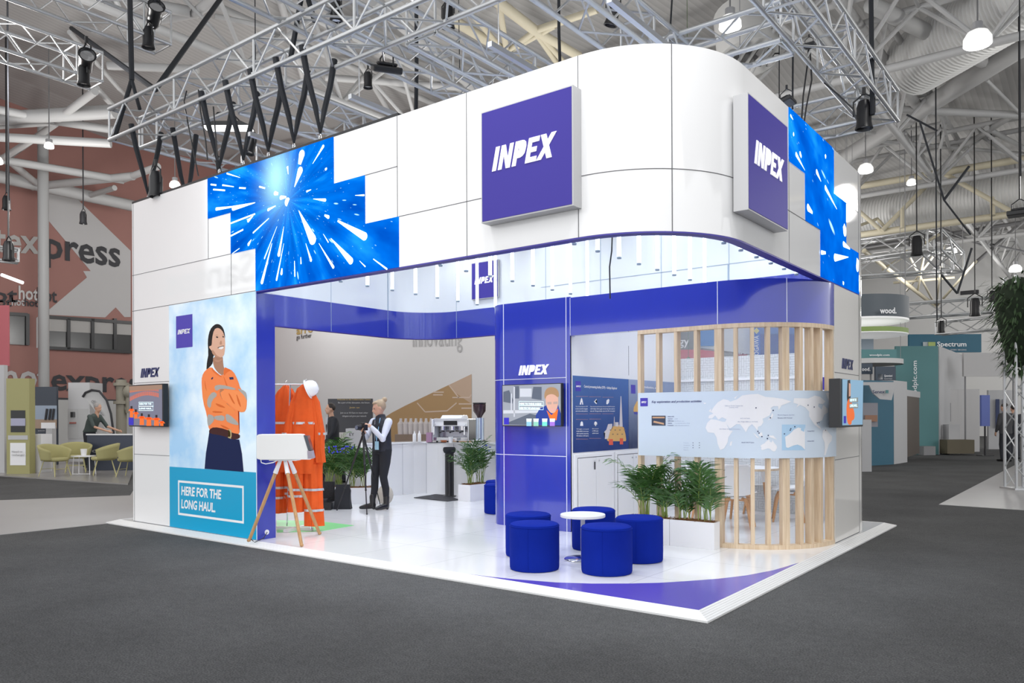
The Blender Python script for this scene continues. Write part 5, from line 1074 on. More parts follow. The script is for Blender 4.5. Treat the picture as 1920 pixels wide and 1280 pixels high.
def coverall(base, pxs, label, seed, hem, top=1.86):
    """a hanging overall; everything in metres sideways (u) and up"""
    t = thing('hanging_overalls', label, 'overalls', base)
    P = lambda u_, v_, z: OV @ Vector((u_, v_, 0))+Vector((0, 0, z-zp))
    b = MB()
    w = pxs
    loft(b, [(P(.0, 0, top), .03, .03), (P(.0, 0, top-.05), .07*w, .06), (P(0, 0, top-.2), .115*w, .085), (P(0, 0, top-.45), .15*w, .1), (P(0, 0, top-.75), .155*w, .11), (P(0, 0, top-1.0), .16*w, .11), (P(0, 0, top-1.12), .15*w, .1)], fold=.13, ff=6, seed=seed)
    for s_ in (-1, 1):
        hz = hem[0 if s_ < 0 else 1]
        loft(b, [(P(s_*.075*w, 0, top-1.0), .085*w, .09), (P(s_*.08*w, 0, top-1.25), .088*w, .09), (P(s_*.085*w, 0, (hz+top-1.25)/2), .085*w, .085), (P(s_*.09*w, .01*s_, hz), .09*w, .085)], fold=.12, ff=5, seed=seed+s_)
        loft(b, [(P(s_*.05*w, 0, top-.07), .04, .04), (P(s_*.10*w, 0, top-.22), .06, .06), (P(s_*.13*w, -.03, top-.4), .058, .06), (P(s_*.15*w, -.03, top-.6), .064, .06), (P(s_*.155*w, -.05, top-.8), .056, .06), (P(s_*.165*w, -.05, top-.98), .06, .055)], fold=.12, ff=4, seed=seed+3*s_)
    b.build('fabric', M_orange, t, smooth=True)
    def band(c, rx, ry, h=.03, seed_=0): 
        bb = MB(); loft(bb, [(c-Vector((0, 0, h/2)), rx, ry), (c+Vector((0, 0, h/2)), rx, ry)], fold=.1, ff=5, seed=seed_, caps=False); bb.build('reflective_band', M_silver, t, smooth=True)
    for s_ in (-1, 1):
        hz = hem[0 if s_ < 0 else 1]
        band(P(s_*.17*w, -.02, top-.62), .067, .065, seed_=seed+3*s_); band(P(s_*.088*w, 0, hz+.2), .094*w, .094, seed_=seed+s_); band(P(s_*.082*w, 0, top-1.32), .095*w, .098, seed_=seed+s_)
    c_ = MB(); loft(c_, [(P(0, 0, top-.5), .158*w, .107), (P(0, 0, top-.47), .156*w, .106)], fold=.13, ff=6, seed=seed, caps=False); c_.build('reflective_band', M_silver, t, smooth=True)
    MB().tube([P(-.1, 0, top-.06), P(0, 0, top+.01), P(.1, 0, top-.06)], .006).tube([P(0, 0, top+.01), P(0, 0, top+.05), P(.02, 0, top+.07)], .003).build('hanger', M_steel, t, smooth=True)
    return t
q = on_floor(573, 9.95); coverall(q, 1.25, 'orange overalls hanging with silver bands, the right and nearer pair', 1.0, (.3, .12), 1.9)
q = on_floor(537, 10.25); coverall(q, 1.2, 'orange overalls hanging half behind the projector, the left pair', 2.3, (.25, .3), 1.9)
q = on_floor(523, 10.7); coverall(q, .9, 'orange overalls barely showing beside the edge of the left pylon', 4.1, (.4, .4), 1.55)
q = on_floor(560, 10.1); t = thing('garment_stand', 'white-footed steel garment stand holding the orange overalls', 'clothes rack', q)
for s_ in (-1, 1):
    MB().tube([OV @ Vector((.19*s_, -.14*s_, .03)), OV @ Vector((.1*s_, 0, 1.86))], .009).build('upright', M_steel, t, smooth=True)
MB().tube([OV @ Vector((-.35, 0, 1.86)), OV @ Vector((.2, 0, 1.86))], .01).build('hanging_rail', M_steel, t, smooth=True)
MB().bar(OV @ Vector((-.28, .02, .02)), OV @ Vector((.2, -.1, .02)), .06, .035).bar(OV @ Vector((-.1, -.25, .02)), OV @ Vector((.1, .3, .02)), .06, .035).build('foot_bars', M_whitem, t)
q = dep(582, 728, 9.9); t = thing('white_hard_hat', 'white hard hat hung at the top right of the orange overalls', 'helmet', q)
Hm = Matrix.Rotation(radians(68), 3, FW) @ Matrix.Identity(3)
MB().lathe([(.001, .1), (.05, .094), (.085, .065), (.103, .02), (.106, -.02), (.1, -.025), (.09, -.02)], n=28, M=Hm).build('shell', M_white, t, smooth=True)
MB().lathe([(.1, -.022), (.128, -.03), (.126, -.036), (.1, -.03)], n=28, M=Hm).build('brim', M_white, t, smooth=True)

# meeting corner: table and chairs ---------------------------------------------
tc_ = on_floor(1405, 10.9); t = thing('round_meeting_table', 'round pale-topped timber table behind the slat screen', 'table', tc_)
MB().lathe([(.001, 0), (.39, 0), (.4, .008), (.4, .022), (.001, .022)], (0, 0, .7), 48).build('table_top', M_whitem, t, smooth=True)
MB().lathe([(.385, -.012), (.403, -.01), (.403, .016), (.401, .018)], (0, 0, .7), 48).build('oak_edge', M_oak, t, smooth=True)
for a in (.4, 1.97, 3.54, 5.11):
    lg = MB().tube([(.2*cos(a), .2*sin(a), .52), (.25*cos(a), .25*sin(a), .0)], [.022, .016], 12).build('leg', M_beech, t, smooth=True)
    MB().tube([(.17*cos(a), .17*sin(a), .7), (.2*cos(a), .2*sin(a), .52)], [.024, .024], 12).build('leg_bracket', M_whitem, lg, smooth=True)
def chair_shell():
    b = MB(); nu, nv = 16, 22; vs = []
    for j in range(nv+1):
        v = j/nv   # front edge of the seat -> top of the back
        if v < .5:
            s_ = v/.5; x = .23-.4*s_; z = .44-.02*sin(pi*s_)+.015*(1-s_)**4*-1; w = .22+.02*sin(pi*s_)
        else:
            s_ = (v-.5)/.5; a = s_*radians(78); x = -.17-.09*sin(a)-.09*s_; z = .42+.39*s_+.02*(1-cos(a)); w = .235*(1-.35*max(0, s_-.55)**1.5*2)
        for i in range(nu+1):
            u_ = i/nu*2-1; y = u_*w; cup = (abs(u_)**2.5)*(.035 if v < .45 else .05)
            vs.append((x+(cup if v > .5 else 0), y, z+(cup if v <= .6 else cup*.2)-(.02*(u_**4) if v < .1 else 0)))
    b.add(vs, [(j*(nu+1)+i, j*(nu+1)+i+1, (j+1)*(nu+1)+i+1, (j+1)*(nu+1)+i) for j in range(nv) for i in range(nu)])
    return b
def shell_chair(c, rz, label):
    t = thing('shell_chair', label, 'chair', c, rz, 'white shell chairs round the meeting table')
    o = chair_shell().build('seat_shell', mat('white_plastic_shell', (.85, .85, .87), .35), t, smooth=True)
    s_ = o.modifiers.new('thickness', 'SOLIDIFY'); s_.thickness = .01
    MB().lathe([(.001, 0), (.12, 0), (.11, .03), (.001, .03)], (0, 0, .375), 20).build('seat_pad', M_whitem, t, smooth=True)
    for sx, sy in ((1, 1), (1, -1), (-1, 1), (-1, -1)):
        MB().tube([(.04*sx, .04*sy, .385), (.12*sx, .12*sy, .37), (.15*sx, .15*sy, .3), (.2*sx, .2*sy, .0)], [.02, .026, .022, .013], 10).build('leg', M_beech, t, smooth=True)
    MB().bar((-.1, -.1, .365), (.1, .1, .365), .035, .025).bar((-.1, .1, .365), (.1, -.1, .365), .035, .025).build('cross_frame', M_beech, t)
    return t
def face_to(p, q): return atan2(q.y-p.y, q.x-p.x)
for px, D, lb, off in ((1382, 10.1, 'white shell chair with its back to the slats, in front of the meeting table', .05), (1478, 10.75, 'white shell chair seen side-on at the right of the meeting table', .0), (1322, 10.85, 'white shell chair left of the meeting table behind the palms', -.2), (1425, 11.6, 'white shell chair on the far side of the meeting table', 0)):
    q = on_floor(px, D); shell_chair(q, face_to(q, tc_)+off, lb)
# glass wall of the meeting corner
def frost_mat():
    m = mat('frosted_pattern_glass', (.78, .8, .82), .3); nt = m.node_tree; b = nt.nodes['Principled BSDF']; N = nt.nodes.new
    tc = N('ShaderNodeTexCoord'); mp_ = N('ShaderNodeMapping'); nt.links.new(tc.outputs['Object'], mp_.inputs[0])
    outs = []
    for rot, off in ((0, 0), (90, .3)):
        mm_ = N('ShaderNodeMapping'); mm_.inputs['Rotation'].default_value = (radians(90), 0, radians(0)); 
        sw = N('ShaderNodeCombineXYZ'); sp = N('ShaderNodeSeparateXYZ'); nt.links.new(tc.outputs['Object'], sp.inputs[0])
        nt.links.new(sp.outputs[0 if rot == 0 else 2], sw.inputs[0]); nt.links.new(sp.outputs[2 if rot == 0 else 0], sw.inputs[1])
        br = N('ShaderNodeTexBrick'); br.offset = .37+off; br.squash = 1.0; br.inputs['Scale'].default_value = 1; br.inputs['Brick Width'].default_value = .12; br.inputs['Row Height'].default_value = .035; br.inputs['Mortar Size'].default_value = .003
        nt.links.new(sw.outputs[0], br.inputs['Vector']); outs.append(br.outputs['Fac'])
    mx = N('ShaderNodeMath'); mx.operation = 'MULTIPLY'; n = N('ShaderNodeTexVoronoi'); n.inputs['Scale'].default_value = 9; nt.links.new(tc.outputs['Object'], n.inputs['Vector'])
    s_ = N('ShaderNodeSeparateColor'); nt.links.new(n.outputs['Color'], s_.inputs[0]); g = N('ShaderNodeMath'); g.operation = 'GREATER_THAN'; g.inputs[1].default_value = .5; nt.links.new(s_.outputs[0], g.inputs[0])
    mxx = N('ShaderNodeMix'); mxx.data_type = 'FLOAT'; nt.links.new(g.outputs[0], mxx.inputs[0]); nt.links.new(outs[0], mxx.inputs[2]); nt.links.new(outs[1], mxx.inputs[3])
    a = N('ShaderNodeMapRange'); a.inputs['To Min'].default_value = .8; a.inputs['To Max'].default_value = .5; nt.links.new(mxx.outputs[0], a.inputs['Value']); nt.links.new(a.outputs[0], b.inputs['Alpha'])
    return m
gw = thing('patterned_glass_wall', 'glass wall with frosted line pattern closing the meeting corner at the back', 'glass wall', (-2, 5.9, zp))
rel(MB().box((xw+.01, 5.885, zp+.03), (-1.15, 5.893, 2.36)).build('frosted_film', frost_mat(), gw), gw)
rel(MB().box((xw+.01, 5.895, zp+.03), (-1.15, 5.905, 2.95)).build('glass_pane', mat('clear_glass', (.75, .85, .95), .05, alpha=.12), gw), gw)
rel(MB().box((xw+.01, 5.87, 2.0), (-1.15, 5.91, 2.035)).box((xw+.01, 5.87, zp), (-1.15, 5.91, zp+.04)).build('white_rail', M_whitem, gw), gw)
t = MB().box((-.93, 5.72, 1.62), (-.72, 5.76, 2.0)).build('logo_plate', M_bluesign); tag(t, 'small blue logo plate on the inner wall seen between the last slats', 'sign')
wordmark((-.91, 5.718, 1.79), (1, 0, 0), .17, .04, M_print, t, t=.002)

# hanging tubes --------------------------------------------------------------------
M_tube = mat('glowing_tube', (.82, .93, 1.0), .3, emit=2.2)
tb0 = None; names_ = {-5.94: 'left', -4.125: 'middle', -2.21: 'right', -.9: 'far right'}
for xi_, x in enumerate((-5.94, -4.125, -2.21, -.95)):
    for k in range(9):
        y = 1.2+.475*k
        if x == -.95 and (k < 1): continue
        lb = 'slim hanging light tube in the %s row under the fascia, %s from the front' % (names_.get(x, 'far right'), ('first', 'second', 'third', 'fourth', 'fifth', 'sixth', 'seventh', 'eighth', 'ninth')[k])
        if tb0 is None:
            tb0 = thing('hanging_light_tube', lb, 'light tube', (x, y, 3.3), 0, 'slim light tubes hanging inside the fascia')
            MB().cyl((0, 0, .02), (0, 0, 1.5), .024, n=16).build('diffuser', M_tube, tb0, smooth=True); MB().cyl((0, 0, 0), (0, 0, .02), .026, n=16).build('end_cap', mat('blue_grey_cap', (.25, .32, .4), .4), tb0, smooth=True)
            MB().cyl((0, 0, 1.5), (0, 0, 1.58), .01, n=8).build('hook', M_alu, tb0)
        else: dup(tb0, (x, y, 3.3), 0, lb)
for i, x in enumerate((-5.94, -4.125, -2.21, -.95)):
    o = MB().bar((x, .27, 4.9), (x, 5.84, 4.9), .05).build('tube_support_rail', M_alu); tag(o, 'aluminium rail carrying the %s row of hanging tubes' % ('left', 'middle', 'right', 'far right')[i], 'rail')
    b = MB()
    for y in (.4, 3, 5.6): b.cyl((x, y, 4.9), (x, y, 5.36), .006, n=5)
    b.build('drop_wires', M_alu, o)
w = MB().tube([hit(1148, 440, 'y', 2.0), hit(1147, 470, 'y', 2.0), hit(1143, 500, 'y', 2.0), hit(1144, 560, 'y', 2.0)], .008).build('hanging_cable', M_black, smooth=True); tag(w, 'black cable hanging down behind the front fascia edge', 'cable')
# ================================================================== lighting trusses over the stand
M_truss = mat('truss_aluminium', (0.55, 0.56, 0.57), .35, .55)
def truss(p, q, s, label, pitch=.42, rc=.028, rb=.012, group=None, name='lighting_truss', m=None, h=None):
    """square box truss; p and q are the middle of its bottom face at both ends"""
    m = m or M_truss; h = h or s
    p = Vector(p); q = Vector(q); d = (q-p).normalized(); L = (q-p).length; sd = Vector((-d.y, d.x, 0)).normalized(); up = Vector((0, 0, 1))
    t = thing(name, label, 'truss', p, 0, group); c = [sd*(-s/2), sd*(s/2), sd*(s/2)+up*h, sd*(-s/2)+up*h]
    for a in c: MB().cyl(a, a+d*L, rc, n=10).build('chord', m, t, smooth=True)
    b = MB(); n = max(1, round(L/pitch))
    for f in range(4):
        A, B = c[f], c[(f+1) % 4]
        for i in range(n):
            u0, u1 = L*i/n, L*(i+1)/n
            if i % 2: b.cyl(A+d*u0, B+d*u1, rb, n=6, caps=False)
            else: b.cyl(B+d*u0, A+d*u1, rb, n=6, caps=False)
        for e in range(0, n+1, 4): b.cyl(A+d*(L*e/n), B+d*(L*e/n), rb*1.2, n=6, caps=False)
        b.cyl(A+d*L, B+d*L, rb*1.3, n=6)
    b.build('lattice', m, t, smooth=True); return t
zb = 5.36
truss((-8.8, .19, zb), (.1, .19, zb), .43, 'long front lighting truss hung directly above the front fascia')
truss((-8.55, .42, zb), (-8.55, 6.1, zb), .4, 'left side lighting truss above the left end of the stand')
truss((-.14, .42, zb), (-.14, 6.0, zb), .4, 'right side lighting truss ending above the narrow screen')
truss((-8.4, 5.9, zb), (-.3, 5.9, zb), .4, 'back lighting truss above the rear of the stand')
truss((-4.7, -1.0, zb+.45), (-4.7, 5.7, zb+.45), .4, 'cross truss poking out over the front truss at the centre left')
truss((-3.3, .5, zb), (-3.3, 5.7, zb), .4, 'cross truss above the middle of the stand')
truss((-1.75, .5, zb), (-1.75, 5.7, zb), .4, 'cross truss above the logo sign, right of the middle one')
truss((-6.3, .5, zb), (-6.3, 5.7, zb), .4, 'cross truss above the big starburst screen')
truss((-8.4, 3.0, zb+.0), (-.4, 3.0, zb+.0), .4, 'long inner truss running parallel behind the front truss')
e = hit(305, 92, 'z', 7.3); truss((e.x, -9.5, 7.3), (e.x, e.y, 7.3), .5, 'upper truss entering from the top left edge, nearer the stand')
e = hit(180, 160, 'z', 7.3); truss((e.x, -9.5, 7.3), (e.x, e.y, 7.3), .5, 'truss entering from the left edge below the other upper one')
truss(hit(1600, 520, 'z', 7.4), hit(1785, 508, 'z', 7.4), .8, 'distant truss square right of the fascia, its front beam', 1.0, .05, .03, h=.8)
truss(hit(1745, 470, 'z', 8.0), hit(1788, 512, 'z', 7.4), .8, 'distant truss square right of the fascia, its right beam', 1.0, .05, .03, h=.8)
truss(hit(1600, 490, 'z', 8.0), hit(1745, 470, 'z', 8.0), .8, 'distant truss square right of the fascia, its rear beam', 1.0, .05, .03, h=.8)
truss(hit(1697, 596, 'z', 5.6), hit(1860, 585, 'z', 5.6), .6, 'distant horizontal truss carrying lights above the teal banner', .9, .045, .025, h=.6)
truss(hit(1760, 627, 'z', 4.7), hit(1925, 612, 'z', 4.7), .5, 'faint distant truss behind the hanging greenery', .9, .04, .02, h=.5)
# straps
def strap_v(x, y, zap, y0, y1, zt, label, along='y'):
    t = thing('strap_pair', label, 'strap', (x, y, zap), 0, 'black soft slings between truss and fascia')
    for yy in (y0, y1):
        e = Vector((0, yy-y, zt-zap)) if along == 'y' else Vector((yy-x, 0, zt-zap)); k = .02 if yy == y0 else -.02
        MB().tube([Vector((0, 0, .03)), Vector((k, 0, 0))+e*.35, e*.7, e+Vector((0, 0, .05))], [.013, .03, .032, .036], 8).build('sling', M_blackm, t, smooth=True)
    MB().tube([(.018*cos(a), 0, -.01+.03*sin(a)) for a in [2*pi*i/12 for i in range(13)]], .006, 6).build('shackle', M_steel, t, smooth=True)
for i, x in enumerate((-6.48, -5.97, -5.475, -5.0, -4.54)):
    strap_v(x, .21, 4.55, -.03, .41, 5.4, 'V of black slings above the big screen, %s counted from the left' % ('first', 'second', 'third', 'fourth', 'fifth')[i])
strap_v(-8.2, .21, 4.52, -.02, .4, 5.4, 'V of black slings at the far left end of the fascia')
strap_v(-7.9, .6, 4.52, .75, .4, 5.4, 'black slings behind the far left fascia corner')
strap_v(-8.5, 1.6, 4.5, 1.45, 1.9, 5.4, 'black slings on the left side fascia, nearer pair'); strap_v(-8.5, 2.6, 4.5, 2.45, 2.9, 5.4, 'black slings on the left side fascia, farther pair')
def hanger(pts, r, label, m=None, name='rigging_line'):
    o = MB().tube(pts, r, 7).build(name, m or M_blackm, smooth=True); return tag(o, label, 'rigging')
a = dep(247, 150, 10.9)
hanger([dep(243, -30, 10.9), a], .035, 'thick black sling dropping from the roof to the left truss end')
hanger([a, hit(214, 262, 'z', 5.4)], .03, 'black bridle leg reaching the lower left truss corner'); hanger([a, hit(262, 205, 'z', 5.75)], .025, 'black bridle leg behind the left truss corner')
v1 = hit(291, 168, 'z', 7.2); hanger([hit(134, 53, 'z', 10.5), v1], .05, 'black rod sloping down from the left to the V over the truss'); hanger([v1, hit(416, -6, 'z', 10.5)], .05, 'black rod rising to the right from the V over the truss')
for (x0, y0, x1, y1, D, r, l) in ((566, -10, 545, 110, 8.9, .03, 'black sling at the top left of the front truss centre'), (575, -10, 590, 40, 8.9, .03, 'short black sling next to the front truss centre'), (1633, -10, 1636, 215, 9.5, .028, 'long black sling dropping to the right truss end'), (1487, 65, 1486, 205, 9, .01, 'thin black hoist chain behind the curved fascia corner'),
                          (1461, 70, 1461, 190, 9, .006, 'thin wire beside the hoist chain'), (781, 130, 780, 205, 11.5, .03, 'dark pole rising behind the white fascia panels'), (478, 0, 479, 120, 12, .008, 'pale chain left of the centre trusses'), (15, 135, 17, 375, 14, .01, 'thin dark line hanging at the far left'),
                          (1725, 230, 1770, 375, 18, .022, 'dark drop line right of the fascia, upper part'), (1770, 375, 1820, 440, 18, .02, 'dark drop line right of the fascia, lower part'), (1770, 375, 1817, 312, 18, .03, 'dark strut of the V below the big roof tube'), (1912, 110, 1914, 330, 15, .012, 'dark line at the right picture edge'),
                          (1822, 465, 1795, 550, 22, .03, 'dark rod of the lower right V'), (1795, 550, 1765, 515, 22, .03, 'short dark rod of the lower right V'), (1757, 245, 1700, 215, 16, .02, 'dark rod crossing under the big roof tube'), (1756, 530, 1757, 600, 24, .02, 'thin vertical wire over the far truss'), (860, 5, 862, 150, 11, .006, 'thin wire over the middle of the stand'), (1048, 60, 1050, 118, 10, .02, 'black sling above the front logo sign'), (1260, 0, 1255, 84, 10, .012, 'black wire rising from the curved corner joint')):
    pts_ = [dep(x0, y0, D), dep(x1, y1, D)]
    if abs(x0-x1) < 12 and pts_[0].z < 11: pts_ = [Vector((pts_[0].x, pts_[0].y, 12.1))]+pts_
    hanger(pts_, r, l)
for (pts, D, l) in (([(372, 168), (376, 210), (385, 260), (389, 300)], 9.6, 'loose black cable hanging left of the first sling V'), ([(400, 200), (404, 250), (408, 300)], 9.6, 'loose thin cable beside the first sling V'), ([(1516, 85), (1514, 120), (1506, 180), (1503, 225)], 8.8, 'loose black cable below the right truss, left strand'), ([(1518, 85), (1522, 150), (1512, 200), (1508, 228)], 8.8, 'loose black cable below the right truss, right strand'),
                   ([(350, 170), (345, 190), (352, 230), (372, 330)], 10.2, 'thin black cable over the left end panels'), ([(1545, 155), (1572, 178), (1600, 205), (1606, 225)], 8.9, 'black cable looped along the right truss')):
    hanger([dep(a_, b_, D) for a_, b_ in pts], .009, l, M_black, 'loose_cable')
# stage lights
def stage_light(c, aim, s, label, kind=0):
    s = s*.62
    t = thing('stage_light', label, 'stage light', c); d = Vector(aim).normalized(); u_ = d.orthogonal().normalized()
    M_ = d.to_track_quat('Z', 'Y').to_matrix()
    if kind == 0:
        MB().lathe([(.001, -.2*s), (.07*s, -.19*s), (.1*s, -.1*s), (.1*s, .12*s), (.12*s, .2*s), (.1*s, .2*s), (.09*s, .16*s), (.001, .16*s)], n=16, M=M_).build('lamp_head', M_black, t, smooth=True)
        MB().lathe([(.001, .165*s), (.09*s, .165*s), (.09*s, .17*s), (.001, .172*s)], n=16, M=M_).build('lens', M_steel, t)
    else:
        b = MB(); b.box((-.22*s, -.16*s, -.05*s), (.22*s, .16*s, .05*s), M_.to_4x4()); b.box((-.15*s, -.1*s, -.1*s), (.15*s, .1*s, -.05*s), M_.to_4x4()); b.build('lamp_head', M_black, t, bevel=.02)
    MB().tube([(-.14*s, 0, 0), (-.14*s, 0, .2*s), (0, 0, .3*s), (.14*s, 0, .2*s), (.14*s, 0, 0)], .012*s).build('yoke', M_black, t, smooth=True)
    MB().cyl((0, 0, .28*s), (0, 0, .38*s if (Vector(c)-CAM).length < 17 else max(12.1-c[2], .5)), .025*s if (Vector(c)-CAM).length < 17 else .02, n=8).build('clamp', M_black, t)
    return t
for (px, py, D, aim, s, kd, l) in ((290, 30, 12, (.8, -.3, .3), 1.7, 0, 'black moving light near the end of the upper left truss'), (162, 118, 12, (.8, -.3, .2), 1.7, 0, 'black moving light on the end of the lower upper-left truss'), (278, 70, 12, (0, 0, -1), 1.3, 0, 'black light body hanging below the moving light'), (157, 140, 12, (0, 0, -1), 1.3, 0, 'black light body below the lower moving light'),
                              (725, 130, 9.6, (-.3, .2, -.8), 1.3, 1, 'black floodlight hanging under the centre cross truss'), (470, 270, 11.5, (0, -.3, -1), 1.2, 0, 'black spotlight behind the big screen top edge'), (292, 345, 10.6, (0, 0, -1), 1.4, 0, 'black spotlight peeping above the left fascia end'), (1620, 215, 9.6, (0, 0, -1), 1.4, 0, 'black clustered light at the right truss end'),
                              (1475, 192, 8.6, (.3, 0, -1), .8, 1, 'small black floodlight above the narrow screen'), (1517, 85, 8.5, (0, 0, 1), .5, 1, 'small black junction box clamped on the right truss'), (1150, 25, 9, (-.3, 0, -1), 1.1, 0, 'dark spotlight inside the truss above the front sign'), (630, 20, 9.2, (0, 0, -1), 1.1, 0, 'dark spotlight on the front truss near the top edge'), (840, 30, 10, (0, 0, -1), 1.2, 0, 'dark spotlight above the centre panels'),
                              (1719, 460, 26, (0, 0, -1), 2.6, 0, 'black speaker-like light on the distant truss square'), (1828, 575, 28, (0, 0, -1), 2.6, 0, 'black light standing on the far horizontal truss'), (1765, 612, 28, (0, 0, -1), 1.8, 0, 'black light under the far horizontal truss'), (1860, 555, 28, (0, 0, -1), 1.6, 0, 'black light at the right end of the far truss'),
                              (1912, 400, 18, (0, 0, -1), 1.8, 1, 'black speaker cluster at the right picture edge'), (156, 408, 25, (0, 0, -1), 1.6, 0, 'small black spotlight before the pale graphic band'), (12, 380, 22, (0, 0, -1), 1.6, 0, 'black spotlight hanging at the far left'), (16, 470, 18, (0, 0, -1), 1.8, 0, 'black spotlight over the small left truss'), (690, 150, 11, (0, 0, -1), .9, 0, 'dark fitting between the cross trusses')):
    stage_light(dep(px, py, D), aim, s, l, kd)
q = dep(428, 240, 11.3); t = thing('lit_floodlight', 'glowing flat floodlight hanging behind the sling straps', 'floodlight', q)
MB().prism([(-.35, 0), (.35, 0), (.22, .06), (-.22, .06)], lambda a, b_, tt: OV @ Vector((a, tt, b_)), -.12, .12).build('housing', M_black, t); MB().prism([(-.33, -.01), (.33, -.01), (.33, 0), (-.33, 0)], lambda a, b_, tt: OV @ Vector((a, tt, b_)), -.11, .11).build('lens', M_bulb, t)
MB().tube([OV @ Vector(v) for v in ((-.3, 0, .05), (-.15, 0, .22), (.05, 0, .22), (.2, 0, .06))], .012).build('yoke', M_black, t, smooth=True)
truss(dep(-30, 485, 18), dep(34, 492, 18.4), .3, 'short truss end with fittings at the far left', .35, .025, .012)
q = dep(22, 522, 18); o = MB().cyl(dep(3, 515, 18), dep(43, 530, 18), .035, n=8).build('strip_lamp', M_bulb); tag(o, 'glowing strip lamp at the far left below the short truss', 'lamp')
# ================================================================== people
def figure(T, parts):
    """T maps figure space (x forward, y to the left hand, z up) to the world; returns a builder of closed limbs"""
    def L(b, pts, rs, n=14):
        pts = [T @ Vector(p) for p in pts]; b.tube(pts, rs, n)
        for p, r in zip(pts, rs): b.ball(p, r*.98, 10, 7)
        return b
    def E(b, rings, n=20):
        R3 = T.to_3x3().normalized(); o = len(b.v); vs = []
        for c, rx, ry in rings:
            for i in range(n):
                a = 2*pi*i/n; vs.append(T @ (Vector(c)+Vector((cos(a)*rx, sin(a)*ry, 0))))
        Ln = len(rings)
        return b.add(vs, [(j*n+i, j*n+(i+1) % n, (j+1)*n+(i+1) % n, (j+1)*n+i) for j in range(Ln-1) for i in range(n)]+[tuple(range(n-1, -1, -1)), tuple(range((Ln-1)*n, Ln*n))])
    return L, E
def skinned(b, name, m, parent, vox=.011, sm=4):
    o = b.build(name, m, parent, smooth=True); r = o.modifiers.new('remesh', 'REMESH'); r.mode = 'VOXEL'; r.voxel_size = vox; r.use_smooth_shade = True
    s_ = o.modifiers.new('smooth', 'SMOOTH'); s_.iterations = sm; s_.factor = .5; return o
def head(b, L, E, T, c, yaw, pitch=0, k=1.0):
    """head with face as closed lumps in figure space, c = centre"""
    Hm_ = Matrix.Translation(c) @ Matrix.Rotation(yaw, 4, 'Z') @ Matrix.Rotation(pitch, 4, 'Y') @ Matrix.Scale(k, 4)
    TT = T @ Hm_; R3 = TT.to_3x3()
    b.ball(TT @ Vector((-.008, 0, .02)), 1, 20, 14, (.092, .074, .1), M=R3)
    b.ball(TT @ Vector((.02, 0, -.045)), 1, 18, 12, (.068, .058, .07), M=R3)      # jaw
    b.ball(TT @ Vector((.066, 0, -.09)), 1, 10, 8, (.022, .024, .018), M=R3)       # chin
    b.tube([TT @ Vector(v) for v in ((.086, 0, .018), (.1, 0, -.008), (.107, 0, -.025))], [.008, .012, .015], 8); b.ball(TT @ Vector((.103, 0, -.028)), 1, 8, 6, (.014, .017, .01), M=R3)
    b.ball(TT @ Vector((.085, 0, -.058)), 1, 8, 6, (.014, .026, .008), M=R3); b.ball(TT @ Vector((.082, 0, .028)), 1, 10, 6, (.014, .05, .009), M=R3)
    for s_ in (-1, 1): b.ball(TT @ Vector((-.005, s_*.076, -.008)), 1, 8, 6, (.018, .01, .032), M=R3)
    return TT
def hand(b, L, w, d, palm_n, curl=.8, side=1):
    """palm and five fingers; w wrist, d pointing direction, palm_n palm normal (figure space)"""
    w = Vector(w); d = Vector(d).normalized(); pn = Vector(palm_n).normalized(); s_ = d.cross(pn).normalized()*side
    L(b, [w, w+d*.045, w+d*.085], [.022, .03, .028], 10)
    for i, (o, ln) in enumerate(((-.03, .068), (-.01, .078), (.01, .072), (.03, .056))):
        p = w+d*.088+s_*o; c1 = d*cos(curl*.5)+pn*sin(curl*.5); c2 = d*cos(curl*1.3)+pn*sin(curl*1.3); c3 = d*cos(curl*2)+pn*sin(curl*2)
        L(b, [p, p+c1*ln*.42, p+c1*ln*.42+c2*ln*.32, p+c1*ln*.42+c2*ln*.32+c3*ln*.26], [.0095, .009, .0085, .007], 8)
    q = w+d*.025-s_*.03; L(b, [q, q-s_*.022+d*.025+pn*.01, q-s_*.018+d*.055+pn*.03], [.012, .0105, .009], 8)
FIG = lambda p, ang: Matrix.Translation(p) @ Matrix.Rotation(ang, 4, 'Z')
# --- the woman with the camera -------------------------------------------
wp_ = on_floor(717, 12.3); tri = (hit(632, 957, 'z', zp), hit(688, 965, 'z', zp), hit(714, 952, 'z', zp))
ap = dep(681, 803, 11.95)
face = (-RT0*.62+(-FW)*.78).normalized(); ang = atan2(face.y, face.x)
T = FIG(wp_, ang); T1 = Matrix.Translation(-Vector(wp_)) @ T
wo = thing('person', 'blonde woman in black vest and white sleeves bending to a camera on a tripod', 'person', wp_)
L, E = figure(T1, None)
Ti = T.inverted()
cam_l = Ti @ ap                                   # camera position in figure space
hr = Vector((cam_l.x-.07, cam_l.y+.06, cam_l.z+.05)); hl = Vector((cam_l.x-.07, cam_l.y-.05, cam_l.z-.06))
